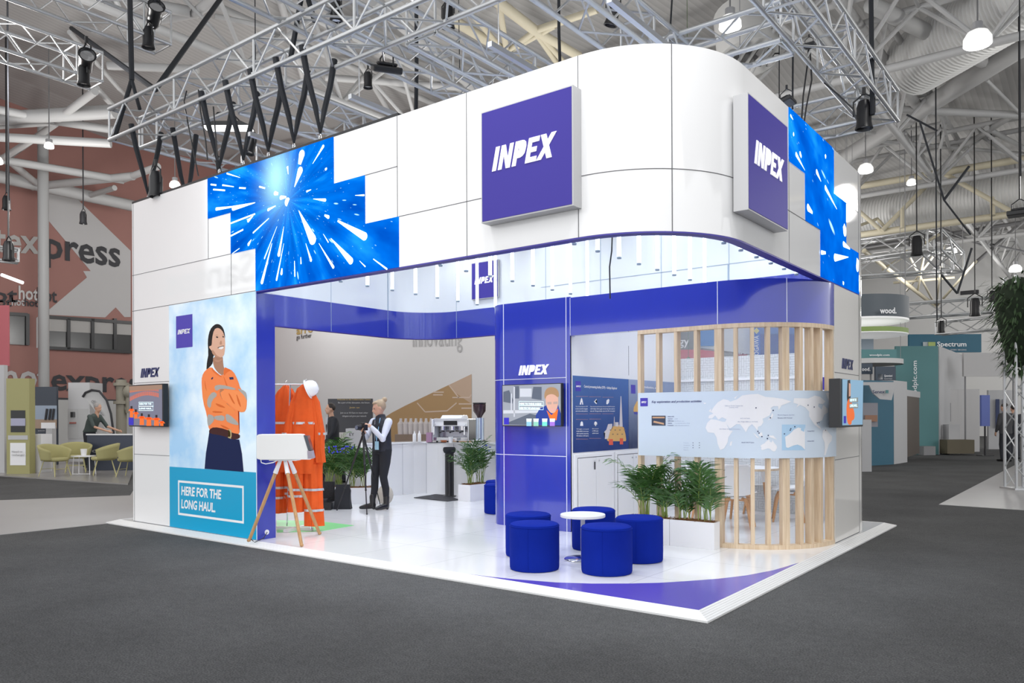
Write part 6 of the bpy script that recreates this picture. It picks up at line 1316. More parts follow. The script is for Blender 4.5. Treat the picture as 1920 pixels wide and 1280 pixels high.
# which hand: her left arm is nearer the viewer
shl = Vector((.02, .17, 1.36)); shr = Vector((.02, -.17, 1.36)); ell = Vector((.17, .2, 1.1)); elr = Vector((.16, -.2, 1.12))
body = MB()
E(body, [((0, 0, .88), .1, .15), ((0, 0, 1.0), .09, .13), ((.01, 0, 1.15), .095, .135), ((.02, 0, 1.3), .1, .15), ((.015, 0, 1.38), .07, .13), ((.02, 0, 1.42), .045, .05)])
L(body, [(.02, 0, 1.38), (.035, 0, 1.46), (.05, 0, 1.52)], [.06, .05, .05])
HT = head(body, L, E, T1, (.06, 0, 1.575), -.55, .3, 1.04)
for sh, el, ha, sd in ((shl, ell, hr, 1), (shr, elr, hl, -1)):
    L(body, [sh, (sh+el)/2, el, (el+ha)/2, ha], [.05, .045, .038, .032, .024])
    hand(body, L, ha, (cam_l-ha)+Vector((.04, 0, 0)), Vector((0, -sd, -.1)), .7, sd)
for s_, kx, fx__ in ((1, .05, .0), (-1, .08, .12)):
    L(body, [(0, s_*.08, .92), (.02, s_*.085, .72), (kx, s_*.08, .5), ((kx+fx__)/2-.02, s_*.085, .32), (fx__, s_*.09, .1)], [.07, .06, .045, .04, .032])
skinned(body, 'body', M_skin, wo)
M_cloth = mat('black_denim', (0.012, 0.013, 0.018), .85); M_vest = mat('black_quilted_vest', (0.014, 0.016, 0.026), .6, bump=(25, .6)); M_sleeve = mat('white_knit_sleeve', (.66, .68, .76), .8)
tr = MB(); E(tr, [((0, 0, .86), .11, .16), ((0, 0, .98), .105, .15), ((0, 0, 1.04), .1, .14)])
ANK = {}
for s_, kx, fx__ in ((1, .05, .0), (-1, .08, .12)):
    L(tr, [(0, s_*.08, .92), (.02, s_*.085, .72), (kx, s_*.08, .5), ((kx+fx__)/2-.02, s_*.085, .32), (fx__, s_*.09, .14)], [.1, .085, .062, .058, .042]); ANK[s_] = fx__
skinned(tr, 'trousers', M_cloth, wo)
ve = MB(); E(ve, [((0, 0, .9), .135, .175), ((0, 0, .98), .13, .17), ((.01, 0, 1.15), .125, .165), ((.02, 0, 1.3), .13, .18), ((.02, 0, 1.385), .1, .16), ((.025, 0, 1.42), .075, .09), ((.03, 0, 1.475), .07, .072), ((.03, 0, 1.48), .06, .06)])
skinned(ve, 'vest', M_vest, wo)
sl = MB()
for sh, el, ha in ((shl, ell, hr), (shr, elr, hl)):
    L(sl, [sh, (sh+el)/2, el, el.lerp(ha, .5), el.lerp(ha, .85)], [.064, .057, .052, .044, .034])
skinned(sl, 'sleeves', M_sleeve, wo)
hb = MB(); R3 = HT.to_3x3()
hb.ball(HT @ Vector((-.026, 0, .03)), 1, 20, 12, (.09, .082, .094), M=R3); hb.ball(HT @ Vector((-.115, 0, .095)), 1, 12, 8, (.042, .042, .04), M=R3)
hb.ball(HT @ Vector((.025, 0, .088)), 1, 14, 8, (.055, .064, .028), M=R3)
skinned(hb, 'hair', mat('blonde_hair', (.42, .31, .2), .5, bump=(40, .6)), wo, .009, 2)
for s_ in (-1, 1):
    MB().ball(HT @ Vector((.078, s_*.03, .01)), 1, 8, 6, (.008, .013, .006), M=R3).build('eye', M_dark, wo, smooth=True)
MB().ball(HT @ Vector((.096, 0, -.058)), 1, 8, 6, (.005, .02, .005), M=R3).build('lips', mat('lips', (.5, .15, .13), .4), wo, smooth=True)
for s_ in (1, -1):
    fx__ = ANK[s_]; yw = .1 if s_ == 1 else .95; bt = MB(); a0 = Vector((fx__, s_*.09, 0)); fd = Vector((cos(yw*-1), sin(yw*-1), 0))
    L(bt, [a0+Vector((0, 0, .2)), a0+Vector((0, 0, .1)), a0+Vector((0, 0, .065))], [.05, .046, .046]); L(bt, [a0+Vector((0, 0, .055)), a0+fd*.1+Vector((0, 0, .045)), a0+fd*.19+Vector((0, 0, .028))], [.045, .042, .026]); L(bt, [a0-fd*.02+Vector((0, 0, .07)), a0-fd*.02+Vector((0, 0, .02))], [.034, .026])
    skinned(bt, 'ankle_boot', mat('black_leather', (.012, .012, .013), .3), wo, .009, 2)
bd = MB(); bd.box((.145, .0, .93), (.15, .085, 1.06), T1); bd.build('lanyard_badge', mat('badge_blue', (.35, .6, .75), .4), wo)
MB().tube([T1 @ Vector(v) for v in ((.1, -.05, 1.42), (.152, .01, 1.2), (.15, .04, 1.06), (.152, .07, 1.2), (.1, .07, 1.42))], .006).build('lanyard', mat('lanyard_blue', (.3, .55, .8), .6), wo, smooth=True)
MB().tube([T1 @ Vector(v) for v in ((.135, -.01, 1.38), (.147, -.01, 1.2), (.144, -.005, .94))], .004).build('zip', M_steel, wo)
# camera tripod
ct_ = thing('camera_tripod', 'black photo tripod with a camera in front of the woman', 'tripod', (ap.x, ap.y, zp)); O_ = Vector((ap.x, ap.y, zp)); top = ap-O_-Vector((0, 0, .08))
for f in tri:
    fl = f-O_; k1_ = top.lerp(fl, .38); k2_ = top.lerp(fl, .7)
    lg = MB().tube([top, k1_], .016, 10).build('leg', M_black, ct_, smooth=True); MB().tube([k1_, k2_], .012, 8).tube([k2_, fl+Vector((0, 0, .01))], .008, 8).ball(k1_, .02, 8, 6).ball(k2_, .016, 8, 6).build('leg_extension', M_black, lg, smooth=True); MB().ball(fl+Vector((0, 0, .014)), .013, 8, 6).build('rubber_foot', M_dark, lg, smooth=True)
MB().cyl(top-Vector((0, 0, .12)), top+Vector((0, 0, .06)), .014, n=10).ball(top, .03, 12, 8).build('head', M_black, ct_, smooth=True)
cm = thing('photo_camera', 'black photo camera with a lens mounted on the tripod', 'camera', ap, ang+pi)
Mc = Matrix.Rotation(pi, 4, 'Z')
MB().box((-.035, -.07, -.03), (.035, .07, .06)).box((-.025, -.03, .06), (.03, .03, .085)).build('camera_body', M_black, cm, bevel=.008)
MB().cyl((-.035, 0, .015), (-.13, 0, .015), .036, .04, n=20).build('lens', M_black, cm, smooth=True); MB().cyl((-.125, 0, .015), (-.135, 0, .015), .034, n=20).build('front_element', mat('lens_glass', (.05, .06, .12), .05), cm)

def simple_man(px, D, ang, label, shirt, trous, hairc, pose='stand', zf=0.0, h=1.0, jacket=True):
    p = on_floor(px, D, zf); T = FIG((0, 0, 0), ang) @ Matrix.Scale(h, 4); t = thing('person', label, 'person', p); L, E = figure(T, None)
    b = MB(); c = MB(); tr = MB(); hd_ = MB(); sh_ = MB()
    lean = .35 if pose == 'bend' else 0.02; ax = lambda z: lean*max(0, z-.95)*(1.0 if pose == 'bend' else .3)
    st_ = (.28, -.28) if pose == 'walk' else (.03, -.03)
    for i, s_ in enumerate((1, -1)):
        fx_ = st_[i]; L(tr, [(0, s_*.09, .95), (fx_*.55+.04, s_*.095, .52), (fx_, s_*.1, .1)], [.11, .08, .06])
        L(sh_, [(fx_-.04, s_*.1, .05), (fx_+.16, s_*.11, .04)], [.05, .04])
    E(tr, [((0, 0, .85), .12, .17), ((0, 0, 1.03), .115, .165)])
    E(c, [((0, 0, .84 if jacket else .98), .15, .21), ((ax(1.1), 0, 1.1), .14, .195), ((ax(1.3), 0, 1.3), .145, .21), ((ax(1.42), 0, 1.42), .12, .2), ((ax(1.5), 0, 1.5), .06, .08)])
    nx = ax(1.52)*1.1
    L(b, [(nx, 0, 1.4), (nx+.02, 0, 1.5), (nx+.03, 0, 1.56)], [.07, .058, .055]); HT = head(b, L, E, T, (nx+.05, 0, 1.66), 0, .25 if pose == 'bend' else 0, 1.08)
    for s_ in (1, -1):
        sh = Vector((ax(1.42), s_*.2, 1.42)); fwd = {'stand': .05, 'walk': .12*s_, 'bend': .3}[pose]; el = sh+Vector((fwd*.6, s_*.06, -.28)); ha = el+Vector((fwd+(.1 if pose == 'bend' else .05), -.03*s_, -.24 if pose != 'bend' else -.12))
        L(c, [sh, el, el.lerp(ha, .9 if jacket else .05)], [.065, .055, .042]); L(b, [sh, el, ha], [.045, .04, .03]); hand(b, L, ha, (ha-el), (0, -s_, 0), .6, s_)
    skinned(b, 'body', M_skin, t, .016); skinned(tr, 'trousers', trous, t, .018); skinned(c, 'jacket' if jacket else 'shirt', shirt, t, .018); skinned(sh_, 'shoes', M_black, t, .015, 2)
    hb = MB(); R3 = HT.to_3x3(); hb.ball(HT @ Vector((-.022, 0, .035)), 1, 16, 10, (.094, .082, .094), M=R3); skinned(hb, 'hair', hairc, t, .014, 2)
    return t
M_suit = mat('dark_suit', (.022, .024, .032), .8); M_suit2 = mat('grey_suit', (.05, .05, .055), .8); M_hairk = mat('dark_hair', (.03, .022, .02), .6)
la = atan2(-RT0.y, -RT0.x)
m_ = simple_man(624, 17.6, la+.5, 'man in dark suit walking past beyond the back of the stand', M_suit, M_suit, M_hairk, 'walk', 0, 1.0)
b = MB(); b.cbox((0, 0, 0), (.02, .12, .34)); o = b.build('shirt_front', mat('pale_shirt', (.6, .62, .68)), m_); o.location = (cos(la+.5)*.13, sin(la+.5)*.13, 1.3); o.rotation_euler = (0, 0, la+.5)
simple_man(1886, 24.6, atan2(FW.y, FW.x)+.3, 'man in dark grey suit standing with his back turned at the far right', M_suit2, M_suit, M_hairk, 'stand', 0, 1.02)
simple_man(1902, 26.0, atan2(FW.y, FW.x), 'person in dark clothes mostly hidden behind the truss tower at the right', M_suit, M_suit, M_hairk, 'stand', 0, 1.0)
simple_man(168, 23.0, atan2(RT0.y, RT0.x)-.2, 'grey-haired man in dark green polo leaning over the dark counter', mat('green_polo', (.06, .08, .075), .8), M_suit, mat('grey_hair', (.35, .33, .32), .6), 'bend', 0.03, 1.05, False)

# ================================================================== left lounge area
M_yel = mat('mustard_fabric', (0.4, 0.37, 0.17), .8); M_yelw = mat('yellow_wire', (0.5, 0.46, 0.22), .5)
def tub_chair(px, D, rz, label):
    q = on_floor(px, D, .03); t = thing('tub_chair', label, 'armchair', q, rz, 'mustard tub chairs in the far left lounge')
    b = MB(); n = 22; vs = []
    for j in range(7):                      # wrap-round back and arms
        for i in range(n+1):
            a = radians(-125+250*i/n)+pi; v = j/6; k = cos((a-pi)/2.2); top = .52+.28*max(0, k)**1.5; r = .27+.07*v
            vs.append((cos(a)*r*1.0, sin(a)*r*1.12, .4+(top-.4)*v))
    b.add(vs, [(j*(n+1)+i, j*(n+1)+i+1, (j+1)*(n+1)+i+1, (j+1)*(n+1)+i) for j in range(6) for i in range(n)])
    o = b.build('shell', M_yel, t, smooth=True); s_ = o.modifiers.new('thickness', 'SOLIDIFY'); s_.thickness = .045; s_.offset = 0
    MB().lathe([(.001, 0), (.25, 0), (.29, .03), (.29, .07), (.26, .09), (.001, .095)], (.02, 0, .37), 28).build('seat_cushion', M_yel, t, smooth=True)
    for sx, sy in ((1, 1), (1, -1), (-1, 1), (-1, -1)): MB().tube([(.16*sx, .18*sy, .38), (.26*sx, .24*sy, 0)], .011, 8).build('leg', M_yelw, t, smooth=True)
    MB().tube([(.22, .21, .18), (.22, -.21, .18)], .007).tube([(-.22, .21, .18), (-.22, -.21, .18)], .007).build('stretcher', M_yelw, t, smooth=True); return t
fr = atan2(RT0.y, RT0.x)
tub_chair(103, 19.8, fr-.3, 'mustard tub chair at the left of the lounge group, beside the yellow kiosk'); tub_chair(142, 21.2, fr-1.1, 'mustard tub chair at the back of the lounge group'); tub_chair(196, 20.2, fr+pi+.5, 'mustard tub chair before the dark blue counter'); tub_chair(246, 19.6, fr+pi, 'mustard tub chair cut off by the white pylon edge')
q = on_floor(158, 20.3, .03); t = thing('wire_side_table', 'white wire side table between the mustard chairs', 'table', q); MB().cbox((0, 0, .47), (.5, .35, .03), fr).build('table_top', M_whitem, t)
b = MB()
for sx in (-.2, .2):
    for sy in (-.13, .13): b.tube([OV @ Vector((sx, sy, .46)), OV @ Vector((sx*1.1, sy*1.1, .0))], .012, 6)
b.tube([OV @ Vector((-.22, -.14, .02)), OV @ Vector((.22, -.14, .02))], .01, 6).build('wire_frame', M_whitem, t, smooth=True)
q = on_floor(157, 20.3, .515); t = MB().lathe([(.06, 0), (.08, .17), (.07, .17)], n=14).build('paper_cups', M_whitem, smooth=True); t.location = q; tag(t, 'white tub standing on the wire side table', 'cup')
def fbox(name, px0, px1, D, z0, z1, dpt, m, label, cat, rz=None, parent=None):
    """upright box facing the aisle, seen between two picture columns at depth D"""
    a = dep(px0, HY, D); c = dep(px1, HY, D); w = (c-a).length; mid = (a+c)/2+FW*dpt/2
    if parent is None:
        t = thing(name, label, cat, (mid.x, mid.y, z0)); MB().cbox((0, 0, (z1-z0)/2), (w, dpt, z1-z0), fr if rz is None else rz).build('panel', m, t); return t
def on_face(px0, px1, py0, py1, D, m, parent, name, t=.01):
    a, b_, c, d_ = (dep(px0, py1, D-t), dep(px1, py1, D-t), dep(px1, py0, D-t), dep(px0, py0, D-t)); bb = MB().add([v-Vector(parent.location) for v in (a, b_, c, d_)]+[v-Vector(parent.location)+FW*.02 for v in (a, b_, c, d_)], [(0, 1, 2, 3), (7, 6, 5, 4), (0, 4, 5, 1), (1, 5, 6, 2), (2, 6, 7, 3), (3, 7, 4, 0)])
    return bb.build(name, m, parent)
def face_text(s, px0, px1, py, hpx, D, m, parent, up=False, bold=.01, py1=None, mir=False):
    p0 = dep(px0, py, D-.03); p1 = dep(px1, py1 or py, D-.03)
    if up: p0 = dep(px0, py, D-.03); p1 = dep(px0, py1, D-.03); o = text(s, p0, p1, hpx*D/FPX, m, parent, 'lettering', 0, bold, up=-RT0, n=-FW)
    else: o = text(s, p0, p1, hpx*D/FPX, m, parent, 'lettering', 0, bold, n=-FW)
    if o: o.location = -Vector(parent.location)
    return o
t = fbox('charging_kiosk', 12, 55, 20.6, .0, 2.52, .25, mat('kiosk_mustard', (.36, .34, .15), .6), 'tall mustard kiosk with a screen at the far left', 'kiosk')
on_face(20, 47, 769, 810, 20.6, M_black, t, 'screen'); on_face(20, 47, 784, 798, 20.59, mat('screen_lilac', (.3, .3, .4), .4, emit=.2), t, 'screen_picture', .015); on_face(19, 48, 830, 872, 20.6, M_whitem, t, 'white_notice')
face_text('Need to', 22, 42, 848, 3.5, 20.58, M_grey, t); face_text('recharge?', 22, 46, 854, 3.5, 20.58, M_grey, t); on_face(15, 52, 816, 824, 20.6, M_lgrey, t, 'sample_tray')
t = fbox('exhibit_board', 66, 106, 24.5, 0.03, 2.45, .1, mat('dark_board', (.04, .05, .07), .5), 'dark exhibit board with pump photograph behind the lounge', 'display board'); on_face(66, 106, 760, 792, 24.5, mat('sky_photo', (.3, .36, .45), .5), t, 'photo'); on_face(66, 106, 786, 803, 24.49, mat('field_photo', (.35, .25, .18), .5), t, 'photo_field', .015)
b = MB()
for x in (85, 92, 98): b.cyl(dep(x, 787, 24.45)-Vector(t.location), dep(x+3, 766, 24.45)-Vector(t.location), .03, n=6)
b.build('printed_pump', M_dark, t); 
for i in range(6): face_text('exploration and wells', 71, 84+i % 3*3, 808+i*6, 2, 24.47, M_lgrey, t)
t = fbox('touch_plinth', 86, 98, 23.5, .03, 1.25, .2, M_lgrey, 'slim grey plinth with tilted tablet before the exhibit board', 'plinth'); on_face(77, 103, 792, 803, 23.5, M_whitem, t, 'tablet')
t = fbox('steel_cabinet', 128, 168, 25, .1, 2.6, .8, M_lgrey, 'pale double-door steel cabinet behind the bending man', 'cabinet')
for a, c in ((127, 146), (148, 165)): d_ = on_face(a, c, 766, 822, 25, mat('door_grey', (.44, .44, .44), .5), t, 'door'); 
on_face(132, 140, 772, 782, 24.98, M_wdark, t, 'door_window', .02); on_face(130, 142, 791, 794, 24.98, mat('red_mark', (.35, .12, .1)), t, 'red_label', .02)
t = fbox('white_counter', 54, 77, 21, .03, 1.05, .5, M_whitem, 'white low counter behind the leftmost mustard chair', 'counter')
t = fbox('dark_reception_counter', 163, 248, 21.8, .03, 1.02, .6, mat('navy_counter', (.045, .055, .085), .5), 'dark blue reception counter in the far left lounge', 'counter'); on_face(161, 248, 813, 815.5, 21.8, M_whitem, t, 'worktop')
face_text('colab', 172, 226, 848, 8, 21.75, M_lgrey, t)
t = thing('feather_banner', 'white feather banner with the word discover behind the counter', 'banner', on_floor(200, 24.3, .03)); Df = 24.3; lo = -Vector(t.location)
out = [(155, 744), (160, 737), (172, 732), (185, 734), (198, 750), (206, 775), (211, 812), (200, 812), (190, 790), (178, 770), (165, 752)]
bb = MB(); vs = [dep(x, y, Df)+lo for x, y in out]; n = len(vs); bb.add(vs+[v+FW*.02 for v in vs], [tuple(range(n)), tuple(range(2*n-1, n-1, -1))]+[(i, n+i, n+(i+1) % n, (i+1) % n) for i in range(n)]); bb.build('cloth', mat('banner_white', (.55, .55, .55), .8), t)
MB().tube([dep(x, y, Df-.03)+lo for x, y in ((155, 744), (160, 736), (172, 731), (186, 733), (200, 750), (208, 775), (213, 812), (214, 850))], .035).build('pole', M_dark, t, smooth=True)
o = text('discover', dep(170, 752, Df-.04), dep(191, 782, Df-.04), .14, M_grey, t, 'lettering', 0, .01, up=(RT0*.75+Vector((0, 0, .55))).normalized(), n=-FW); o.location = lo
t = fbox('white_display_panel', -20, 8, 21, .03, 2.9, .15, M_lgrey, 'white rounded display panel cut off by the left picture edge', 'display board')
for i, (px, lb, py) in enumerate(((30, 'khaki pipe valve assembly standing behind the yellow kiosk', 715), (228, 'khaki pipe valve assembly behind the left pylon edge', 715))):
    q = on_floor(px, 26, .03); t = thing('pipe_valve_assembly', lb, 'valve'); t.location = q; mk = mat('khaki_steel', (.27, .25, .2), .6)
    MB().cyl((0, 0, 0), (0, 0, 2.7), .16, n=16).cyl((0, 0, 1.9), (0, 0, 2.0), .24, n=16).cyl((0, 0, 2.5), (0, 0, 2.6), .24, n=16).build('riser', mk, t, smooth=True); MB().ball((RT0.x*.3, RT0.y*.3, 2.3), .24, 14, 10).cyl((RT0.x*.3, RT0.y*.3, 1.6), (RT0.x*.3, RT0.y*.3, 2.5), .15, n=14).build('valve_body', mk, t, smooth=True)
    MB().cyl((RT0.x*.5, RT0.y*.5, 1.75), (RT0.x*.15, RT0.y*.15, 1.75), .1, n=12).build('side_flange', mk, t, smooth=True)
t = fbox('distant_red_banner', -10, 17, 26, 3.2, 5.2, .05, mat('rose_banner', (.45, .12, .14), .7), 'rose banner hanging at the far left edge', 'banner')

# ================================================================== behind the stand
t = MB().box((-34, 17.0, 0), (-15.05, 17.3, 7.5)).build('exhibition_partition', mat('soft_grey_wall', (.66, .66, .67), .7)); tag(t, 'large pale grey exhibition wall seen through the stand', 'partition'); YW = 17.0
gw_ = lambda px, py, y=YW: hit(px, py, 'y', y-.02)
fnw = lambda a, b_, t_: Vector((a, YW-.005-t_, b_))
def wq(l): return [(gw_(x, y).x, gw_(x, y).z) for x, y in l]
flat([wq([(735, 773), (760, 760), (884, 701), (884, 835), (700, 835), (700, 795)])], fnw, mat('bronze_panel', (.4, .26, .13), .6), 'bronze_graphic', t, .005)
flat([wq([(884, 701), (884, 757), (852, 735), (840, 722)])], fnw, mat('bronze_light', (.5, .37, .28), .6), 'bronze_highlight', t, .008)
M_circ = mat('circuit_line', (.6, .48, .4), .6)
def tracks(segs, par, fnx, conv, w=.05):
    ps = []
    for (x0, y0, x1, y1) in segs:
        A, B = (Vector(v) for v in conv([(x0, y0), (x1, y1)])); d_ = (B-A).normalized()*w*.5; n_ = Vector((-d_.y, d_.x)); ps.append([tuple(A-n_), tuple(B-n_), tuple(B+n_), tuple(A+n_)])
    flat(ps, fnx, M_circ, 'circuit_tracks', par, .011)
tracks([(842, 722, 860, 745), (848, 745, 880, 745), (880, 745, 884, 739), (782, 755, 797, 772), (797, 772, 838, 770), (838, 770, 856, 755), (812, 740, 830, 740), (860, 757, 884, 757), (865, 765, 884, 765), (812, 735, 832, 735)], t, fnw, wq)
o = text('innovating', gw_(774, 650), gw_(867, 648), .8, mat('pale_grey_letter', (.42, .42, .43), .6), t, 'lettering', .01, .0, n=(0, -1, 0))
text('go further', gw_(556, 636), gw_(584, 632), .2, M_dark, t, 'lettering', .01, .01, n=(0, -1, 0)); text('arro', gw_(556, 627), gw_(587, 622), .35, mat('gold_letter', (.5, .35, .12), .5), t, 'lettering', .01, .02, n=(0, -1, 0))
t = MB().box((-15.05, 17.0, 0), (-14.75, 30, 7.5)).build('exhibition_partition', mat('paler_grey_wall', (.75, .75, .75), .7)); tag(t, 'lighter return wall beside the bronze circuit graphic', 'partition')
fnr2 = lambda a, b_, t_: Vector((-14.74+t_, a, b_)); flat([[(17.0, 0), (24, 0), (24, 3.1), (17.0, 3.35)]], fnr2, mat('bronze_panel', (.4, .26, .13), .6), 'bronze_graphic', t, .005)
t = MB().box((-36, 20, 0), (-31, 20.3, 6)).build('exhibition_partition', M_lgrey); tag(t, 'white distant partition in the gap beside the left pylon', 'partition')
t = fbox('welcome_sign_board', 615, 698, 19.5, 1.1, 1.93, .12, mat('charcoal_board', (.06, .06, .07), .5), 'dark welcome sign board with pale text beyond the stand', 'sign')
for i, (s_, x0, x1, y) in enumerate((('Welcome to the Collaboration Centre', 632, 695, 750), ('Be a part of the discussion, the future', 634, 693, 756), ('Join us', 655, 674, 765), ('Join us at 10:15am to meet other', 638, 690, 775), ('delegates and grow your network', 642, 687, 781))): face_text(s_, x0, x1, y, 3, 19.4, mat('gold_letter', (.5, .35, .12)) if i in (0, 2) else M_lgrey, t)
MB().bar((0, 0, -1.1), (0, 0, 0), .08).build('post', M_dark, t)
t = fbox('white_plinth', 648, 682, 15.8, 0, 1.25, .4, M_lgrey, 'white plinth marked EY behind the back palms', 'plinth'); face_text('EY', 655, 664, 817, 6, 15.75, M_dark, t)
t = fbox('back_bar_counter', 740, 830, 16.2, 0, 1.12, .6, mat('bar_brown', (.2, .14, .1), .6), 'brown bar counter beyond the white coffee counter', 'counter')
for i in range(9):
    q = dep(748+i*9.5, 0, 16.3); q.z = 1.12; o = MB().lathe([(.06, 0), (.07, .22), (.03, .27), (.025, .33)], n=12).build('pale_jar', mat('pale_jar', (.5, .45, .43), .4), smooth=True); o.location = q; tag(o, 'pale jar in the row on the brown bar counter beyond the stand', 'jar', 'pale jars on the bar counter')
# behind the glass
t = fbox('blue_fabric_wall', 1415, 1520, 16.5, 0, 3.7, .2, mat('navy_wall', (.03, .05, .25), .6), 'dark blue stand wall behind the patterned glass', 'partition'); on_face(1425, 1500, 612, 626, 16.5, mat('blue_print_light', (.06, .12, .35), .5), t, 'printed_band')
t = fbox('blue_vertical_banner', 1411, 1426, 15.5, 0, 3.5, .06, mat('bright_blue', (.02, .12, .6), .5), 'narrow bright blue vertical banner with a yellow diamond behind the glass', 'banner')
t_ = MB().add([dep(x, y, 15.4)-Vector(t.location) for x, y in ((1413, 620), (1418.5, 614), (1424, 620), (1418.5, 626))], [(0, 1, 2, 3)]).build('yellow_diamond', mat('yellow', (.8, .7, .2)), t)
face_text('YOKOGAWA', 1422.5, 0, 686, 9, 15.35, M_print, t, up=True, py1=629)
t = fbox('red_hanging_banner', 1380, 1402, 15.8, 2.0, 3.6, .06, mat('coral_red', (.65, .06, .06), .5), 'coral red hanging banner with white characters behind the glass', 'banner'); MB().cyl((0, 0, 1.6), (0, 0, 10.1), .01, n=5).build('suspension_wire', M_grey, t); face_text('信', 1382, 1398, 645, 16, 15.7, M_print, t); face_text('頼', 1382, 1398, 662, 18, 15.7, M_print, t); 
t = thing('curved_white_canopy', 'white curved canopy edge behind the slats', 'canopy', dep(1365, 640, 16)); MB().prism([(-.65, -.15), (.35, -.28), (.35, .32), (-.65, .38)], lambda a, b_, tt: OV @ Vector((a, tt, b_)), -.3, .0).build('canopy_panel', M_whitem, t)
t = fbox('blue_logo_board', 1309, 1340, 15.5, 2.85, 3.6, .1, mat('sky_blue_board', (.03, .22, .65), .5), 'bright blue board high behind the left slats', 'sign')
t = fbox('red_stand_front', 1270, 1345, 17, 2.35, 2.9, .3, mat('pink_red', (.6, .1, .12), .5), 'pink-red stand fascia behind the first slats', 'sign'); face_text('gy', 1273, 1292, 647, 16, 16.9, M_print, t)
t = fbox('cream_display_frame', 1272, 1325, 17.5, 0, 2.6, .3, mat('cream_board', (.45, .38, .22), .6), 'cream display frame behind the left slats', 'display board'); on_face(1273, 1294, 672, 735, 17.5, M_whitem, t, 'white_inset', .02); on_face(1273, 1294, 700, 735, 17.5, mat('poster_blue', (.05, .12, .5), .5), t, 'blue_inset', .03); face_text('the', 1273.5, 1284, 710, 6, 17.4, M_print, t)
t = thing('hanging_vine', 'small trailing green plant hanging behind the first slats', 'plant', dep(1291, 676, 16.8)); rnd = random.Random(3); b = MB()
for i in range(90):
    z = -rnd.uniform(0, .55); x = rnd.gauss(0, .045); y = rnd.gauss(0, .04); b.ball((x, y, z), .022, 5, 4, (1.2, .5, 1))
b.ball((0, 0, .03), .05, 8, 6).cyl((0, 0, .03), (0, 0, 12.1-t.location.z), .006, n=5).build('trailing_leaves', mat('vine_leaf', (.06, .12, .03), .6), t)
t = fbox('pale_yellow_stand_wall', 1330, 1412, 18, 0, 2.7, .2, mat('pale_yellow', (.6, .6, .38), .6), 'pale yellow stand wall behind the patterned glass', 'partition')

# ================================================================== far stands on the right
M_teal = mat('teal_board', (.1, .25, .26), .6); M_pet = mat('petrol_board', (.03, .13, .2), .6)
def panel(name, px0, px1, D0, D1, z0, z1, m, label, cat, th=.12):
    """upright wall from one picture column and depth to another"""
    a = dep(px0, HY, D0); c = dep(px1, HY, D1); a.z = c.z = 0; t = thing(name, label, cat, (a.x, a.y, z0)); d_ = c-a; MB().bar((0, 0, (z1-z0)/2), (d_.x, d_.y, (z1-z0)/2), th, z1-z0).build('panel', m, t); return t
def posts(t, px0, px1, D, ztop):
    for i_, px in enumerate((px0, px1)):
        p = dep(px, HY, D+.15); MB().cyl((p.x-t.location.x, p.y-t.location.y, -t.location.z), (p.x-t.location.x, p.y-t.location.y, ztop-t.location.z), .03, n=8).build('post', M_grey, t)
zpx = lambda py, D: CAM.z+(HY-py)*D/FPX
t = panel('stand_side_wall', 1679, 1758, 29, 29, 0, zpx(652, 29), M_teal, 'tall sage teal stand wall with vertical web address', 'partition'); face_text('woodplc.com', 1719, 0, 758, 9, 28.8, M_print, t, up=True, py1=676)
t = panel('stand_side_wall', 1758, 1806, 29, 34, 0, zpx(652, 29), M_lgrey, 'white return wall right of the sage teal stand wall', 'partition')
t = panel('stand_header', 1704, 1839, 33, 33, zpx(664, 33), zpx(630, 33), M_pet, 'petrol blue banner lettered Spectrum above the teal wall', 'sign'); face_text('Spectrum', 1757, 1812, 649, 9, 32.8, M_print, t, bold=.02)
for i_, (cc_, px) in enumerate((((.45, .5, .52), 1738), ((.4, .5, .15), 1748))): on_face(px-7, px+6, 641, 652, 32.9-.05*i_, mat('banner_mark_%d' % i_, cc_), t, 'logo_mark')
face_text('SEISMIC IMAGING', 1782, 1812, 657, 3, 32.8, M_lgrey, t)
def ring(px, py, D, r, h, m, label, txt=None):
    c = dep(px, py, D); t = thing('hanging_ring_sign', label, 'hanging sign', c); b = MB(); b.lathe([(r, -h/2), (r, h/2), (r-.08, h/2), (r-.08, -h/2), (r, -h/2)], n=48).build('ring_band', m, t, smooth=True)
    b = MB()
    for a_ in (.5, 2.6, 4.7): b.cyl((cos(a_)*(r-.04), sin(a_)*(r-.04), h/2), (cos(a_)*(r-.04), sin(a_)*(r-.04), 12.1-c.z), .008, n=5)
    b.build('suspension_wires', M_grey, t); return t
t = ring(1610, 583, 27, 1.55, .72, mat('slate_ring', (.09, .11, .13), .5), 'large slate grey ring sign lettered wood hung right of the fascia')
MB().lathe([(1.0, -.42), (1.55, -.42), (1.55, -.36), (1.0, -.36)], n=48).build('lit_underside', mat('ring_light', (.8, .8, .8), .5, emit=.3), t, smooth=True); face_text('wood.', 1650, 1681, 587, 11, 25.3, M_print, t, bold=.03)
t = ring(1612, 625, 27, 1.5, .16, mat('lime_ring', (.25, .36, .1), .5), 'thin lime green hanging ring below the slate ring'); MB().lathe([(1.05, -.1), (1.5, -.1), (1.5, -.07), (1.05, -.07)], n=48).build('lit_underside', mat('ring_light', (.8, .8, .8)), t, smooth=True)
t = ring(1618, 680, 27, 1.25, .16, mat('white_ring', (.6, .6, .6), .5), 'thin white hanging ring at the lowest level')
t = panel('stand_header', 1614, 1680, 26, 26, zpx(682, 26), zpx(658, 26), M_teal, 'teal header with web address beside the right pylon', 'sign'); face_text('woodplc.com', 1630, 1668, 667, 4, 25.9, M_print, t)
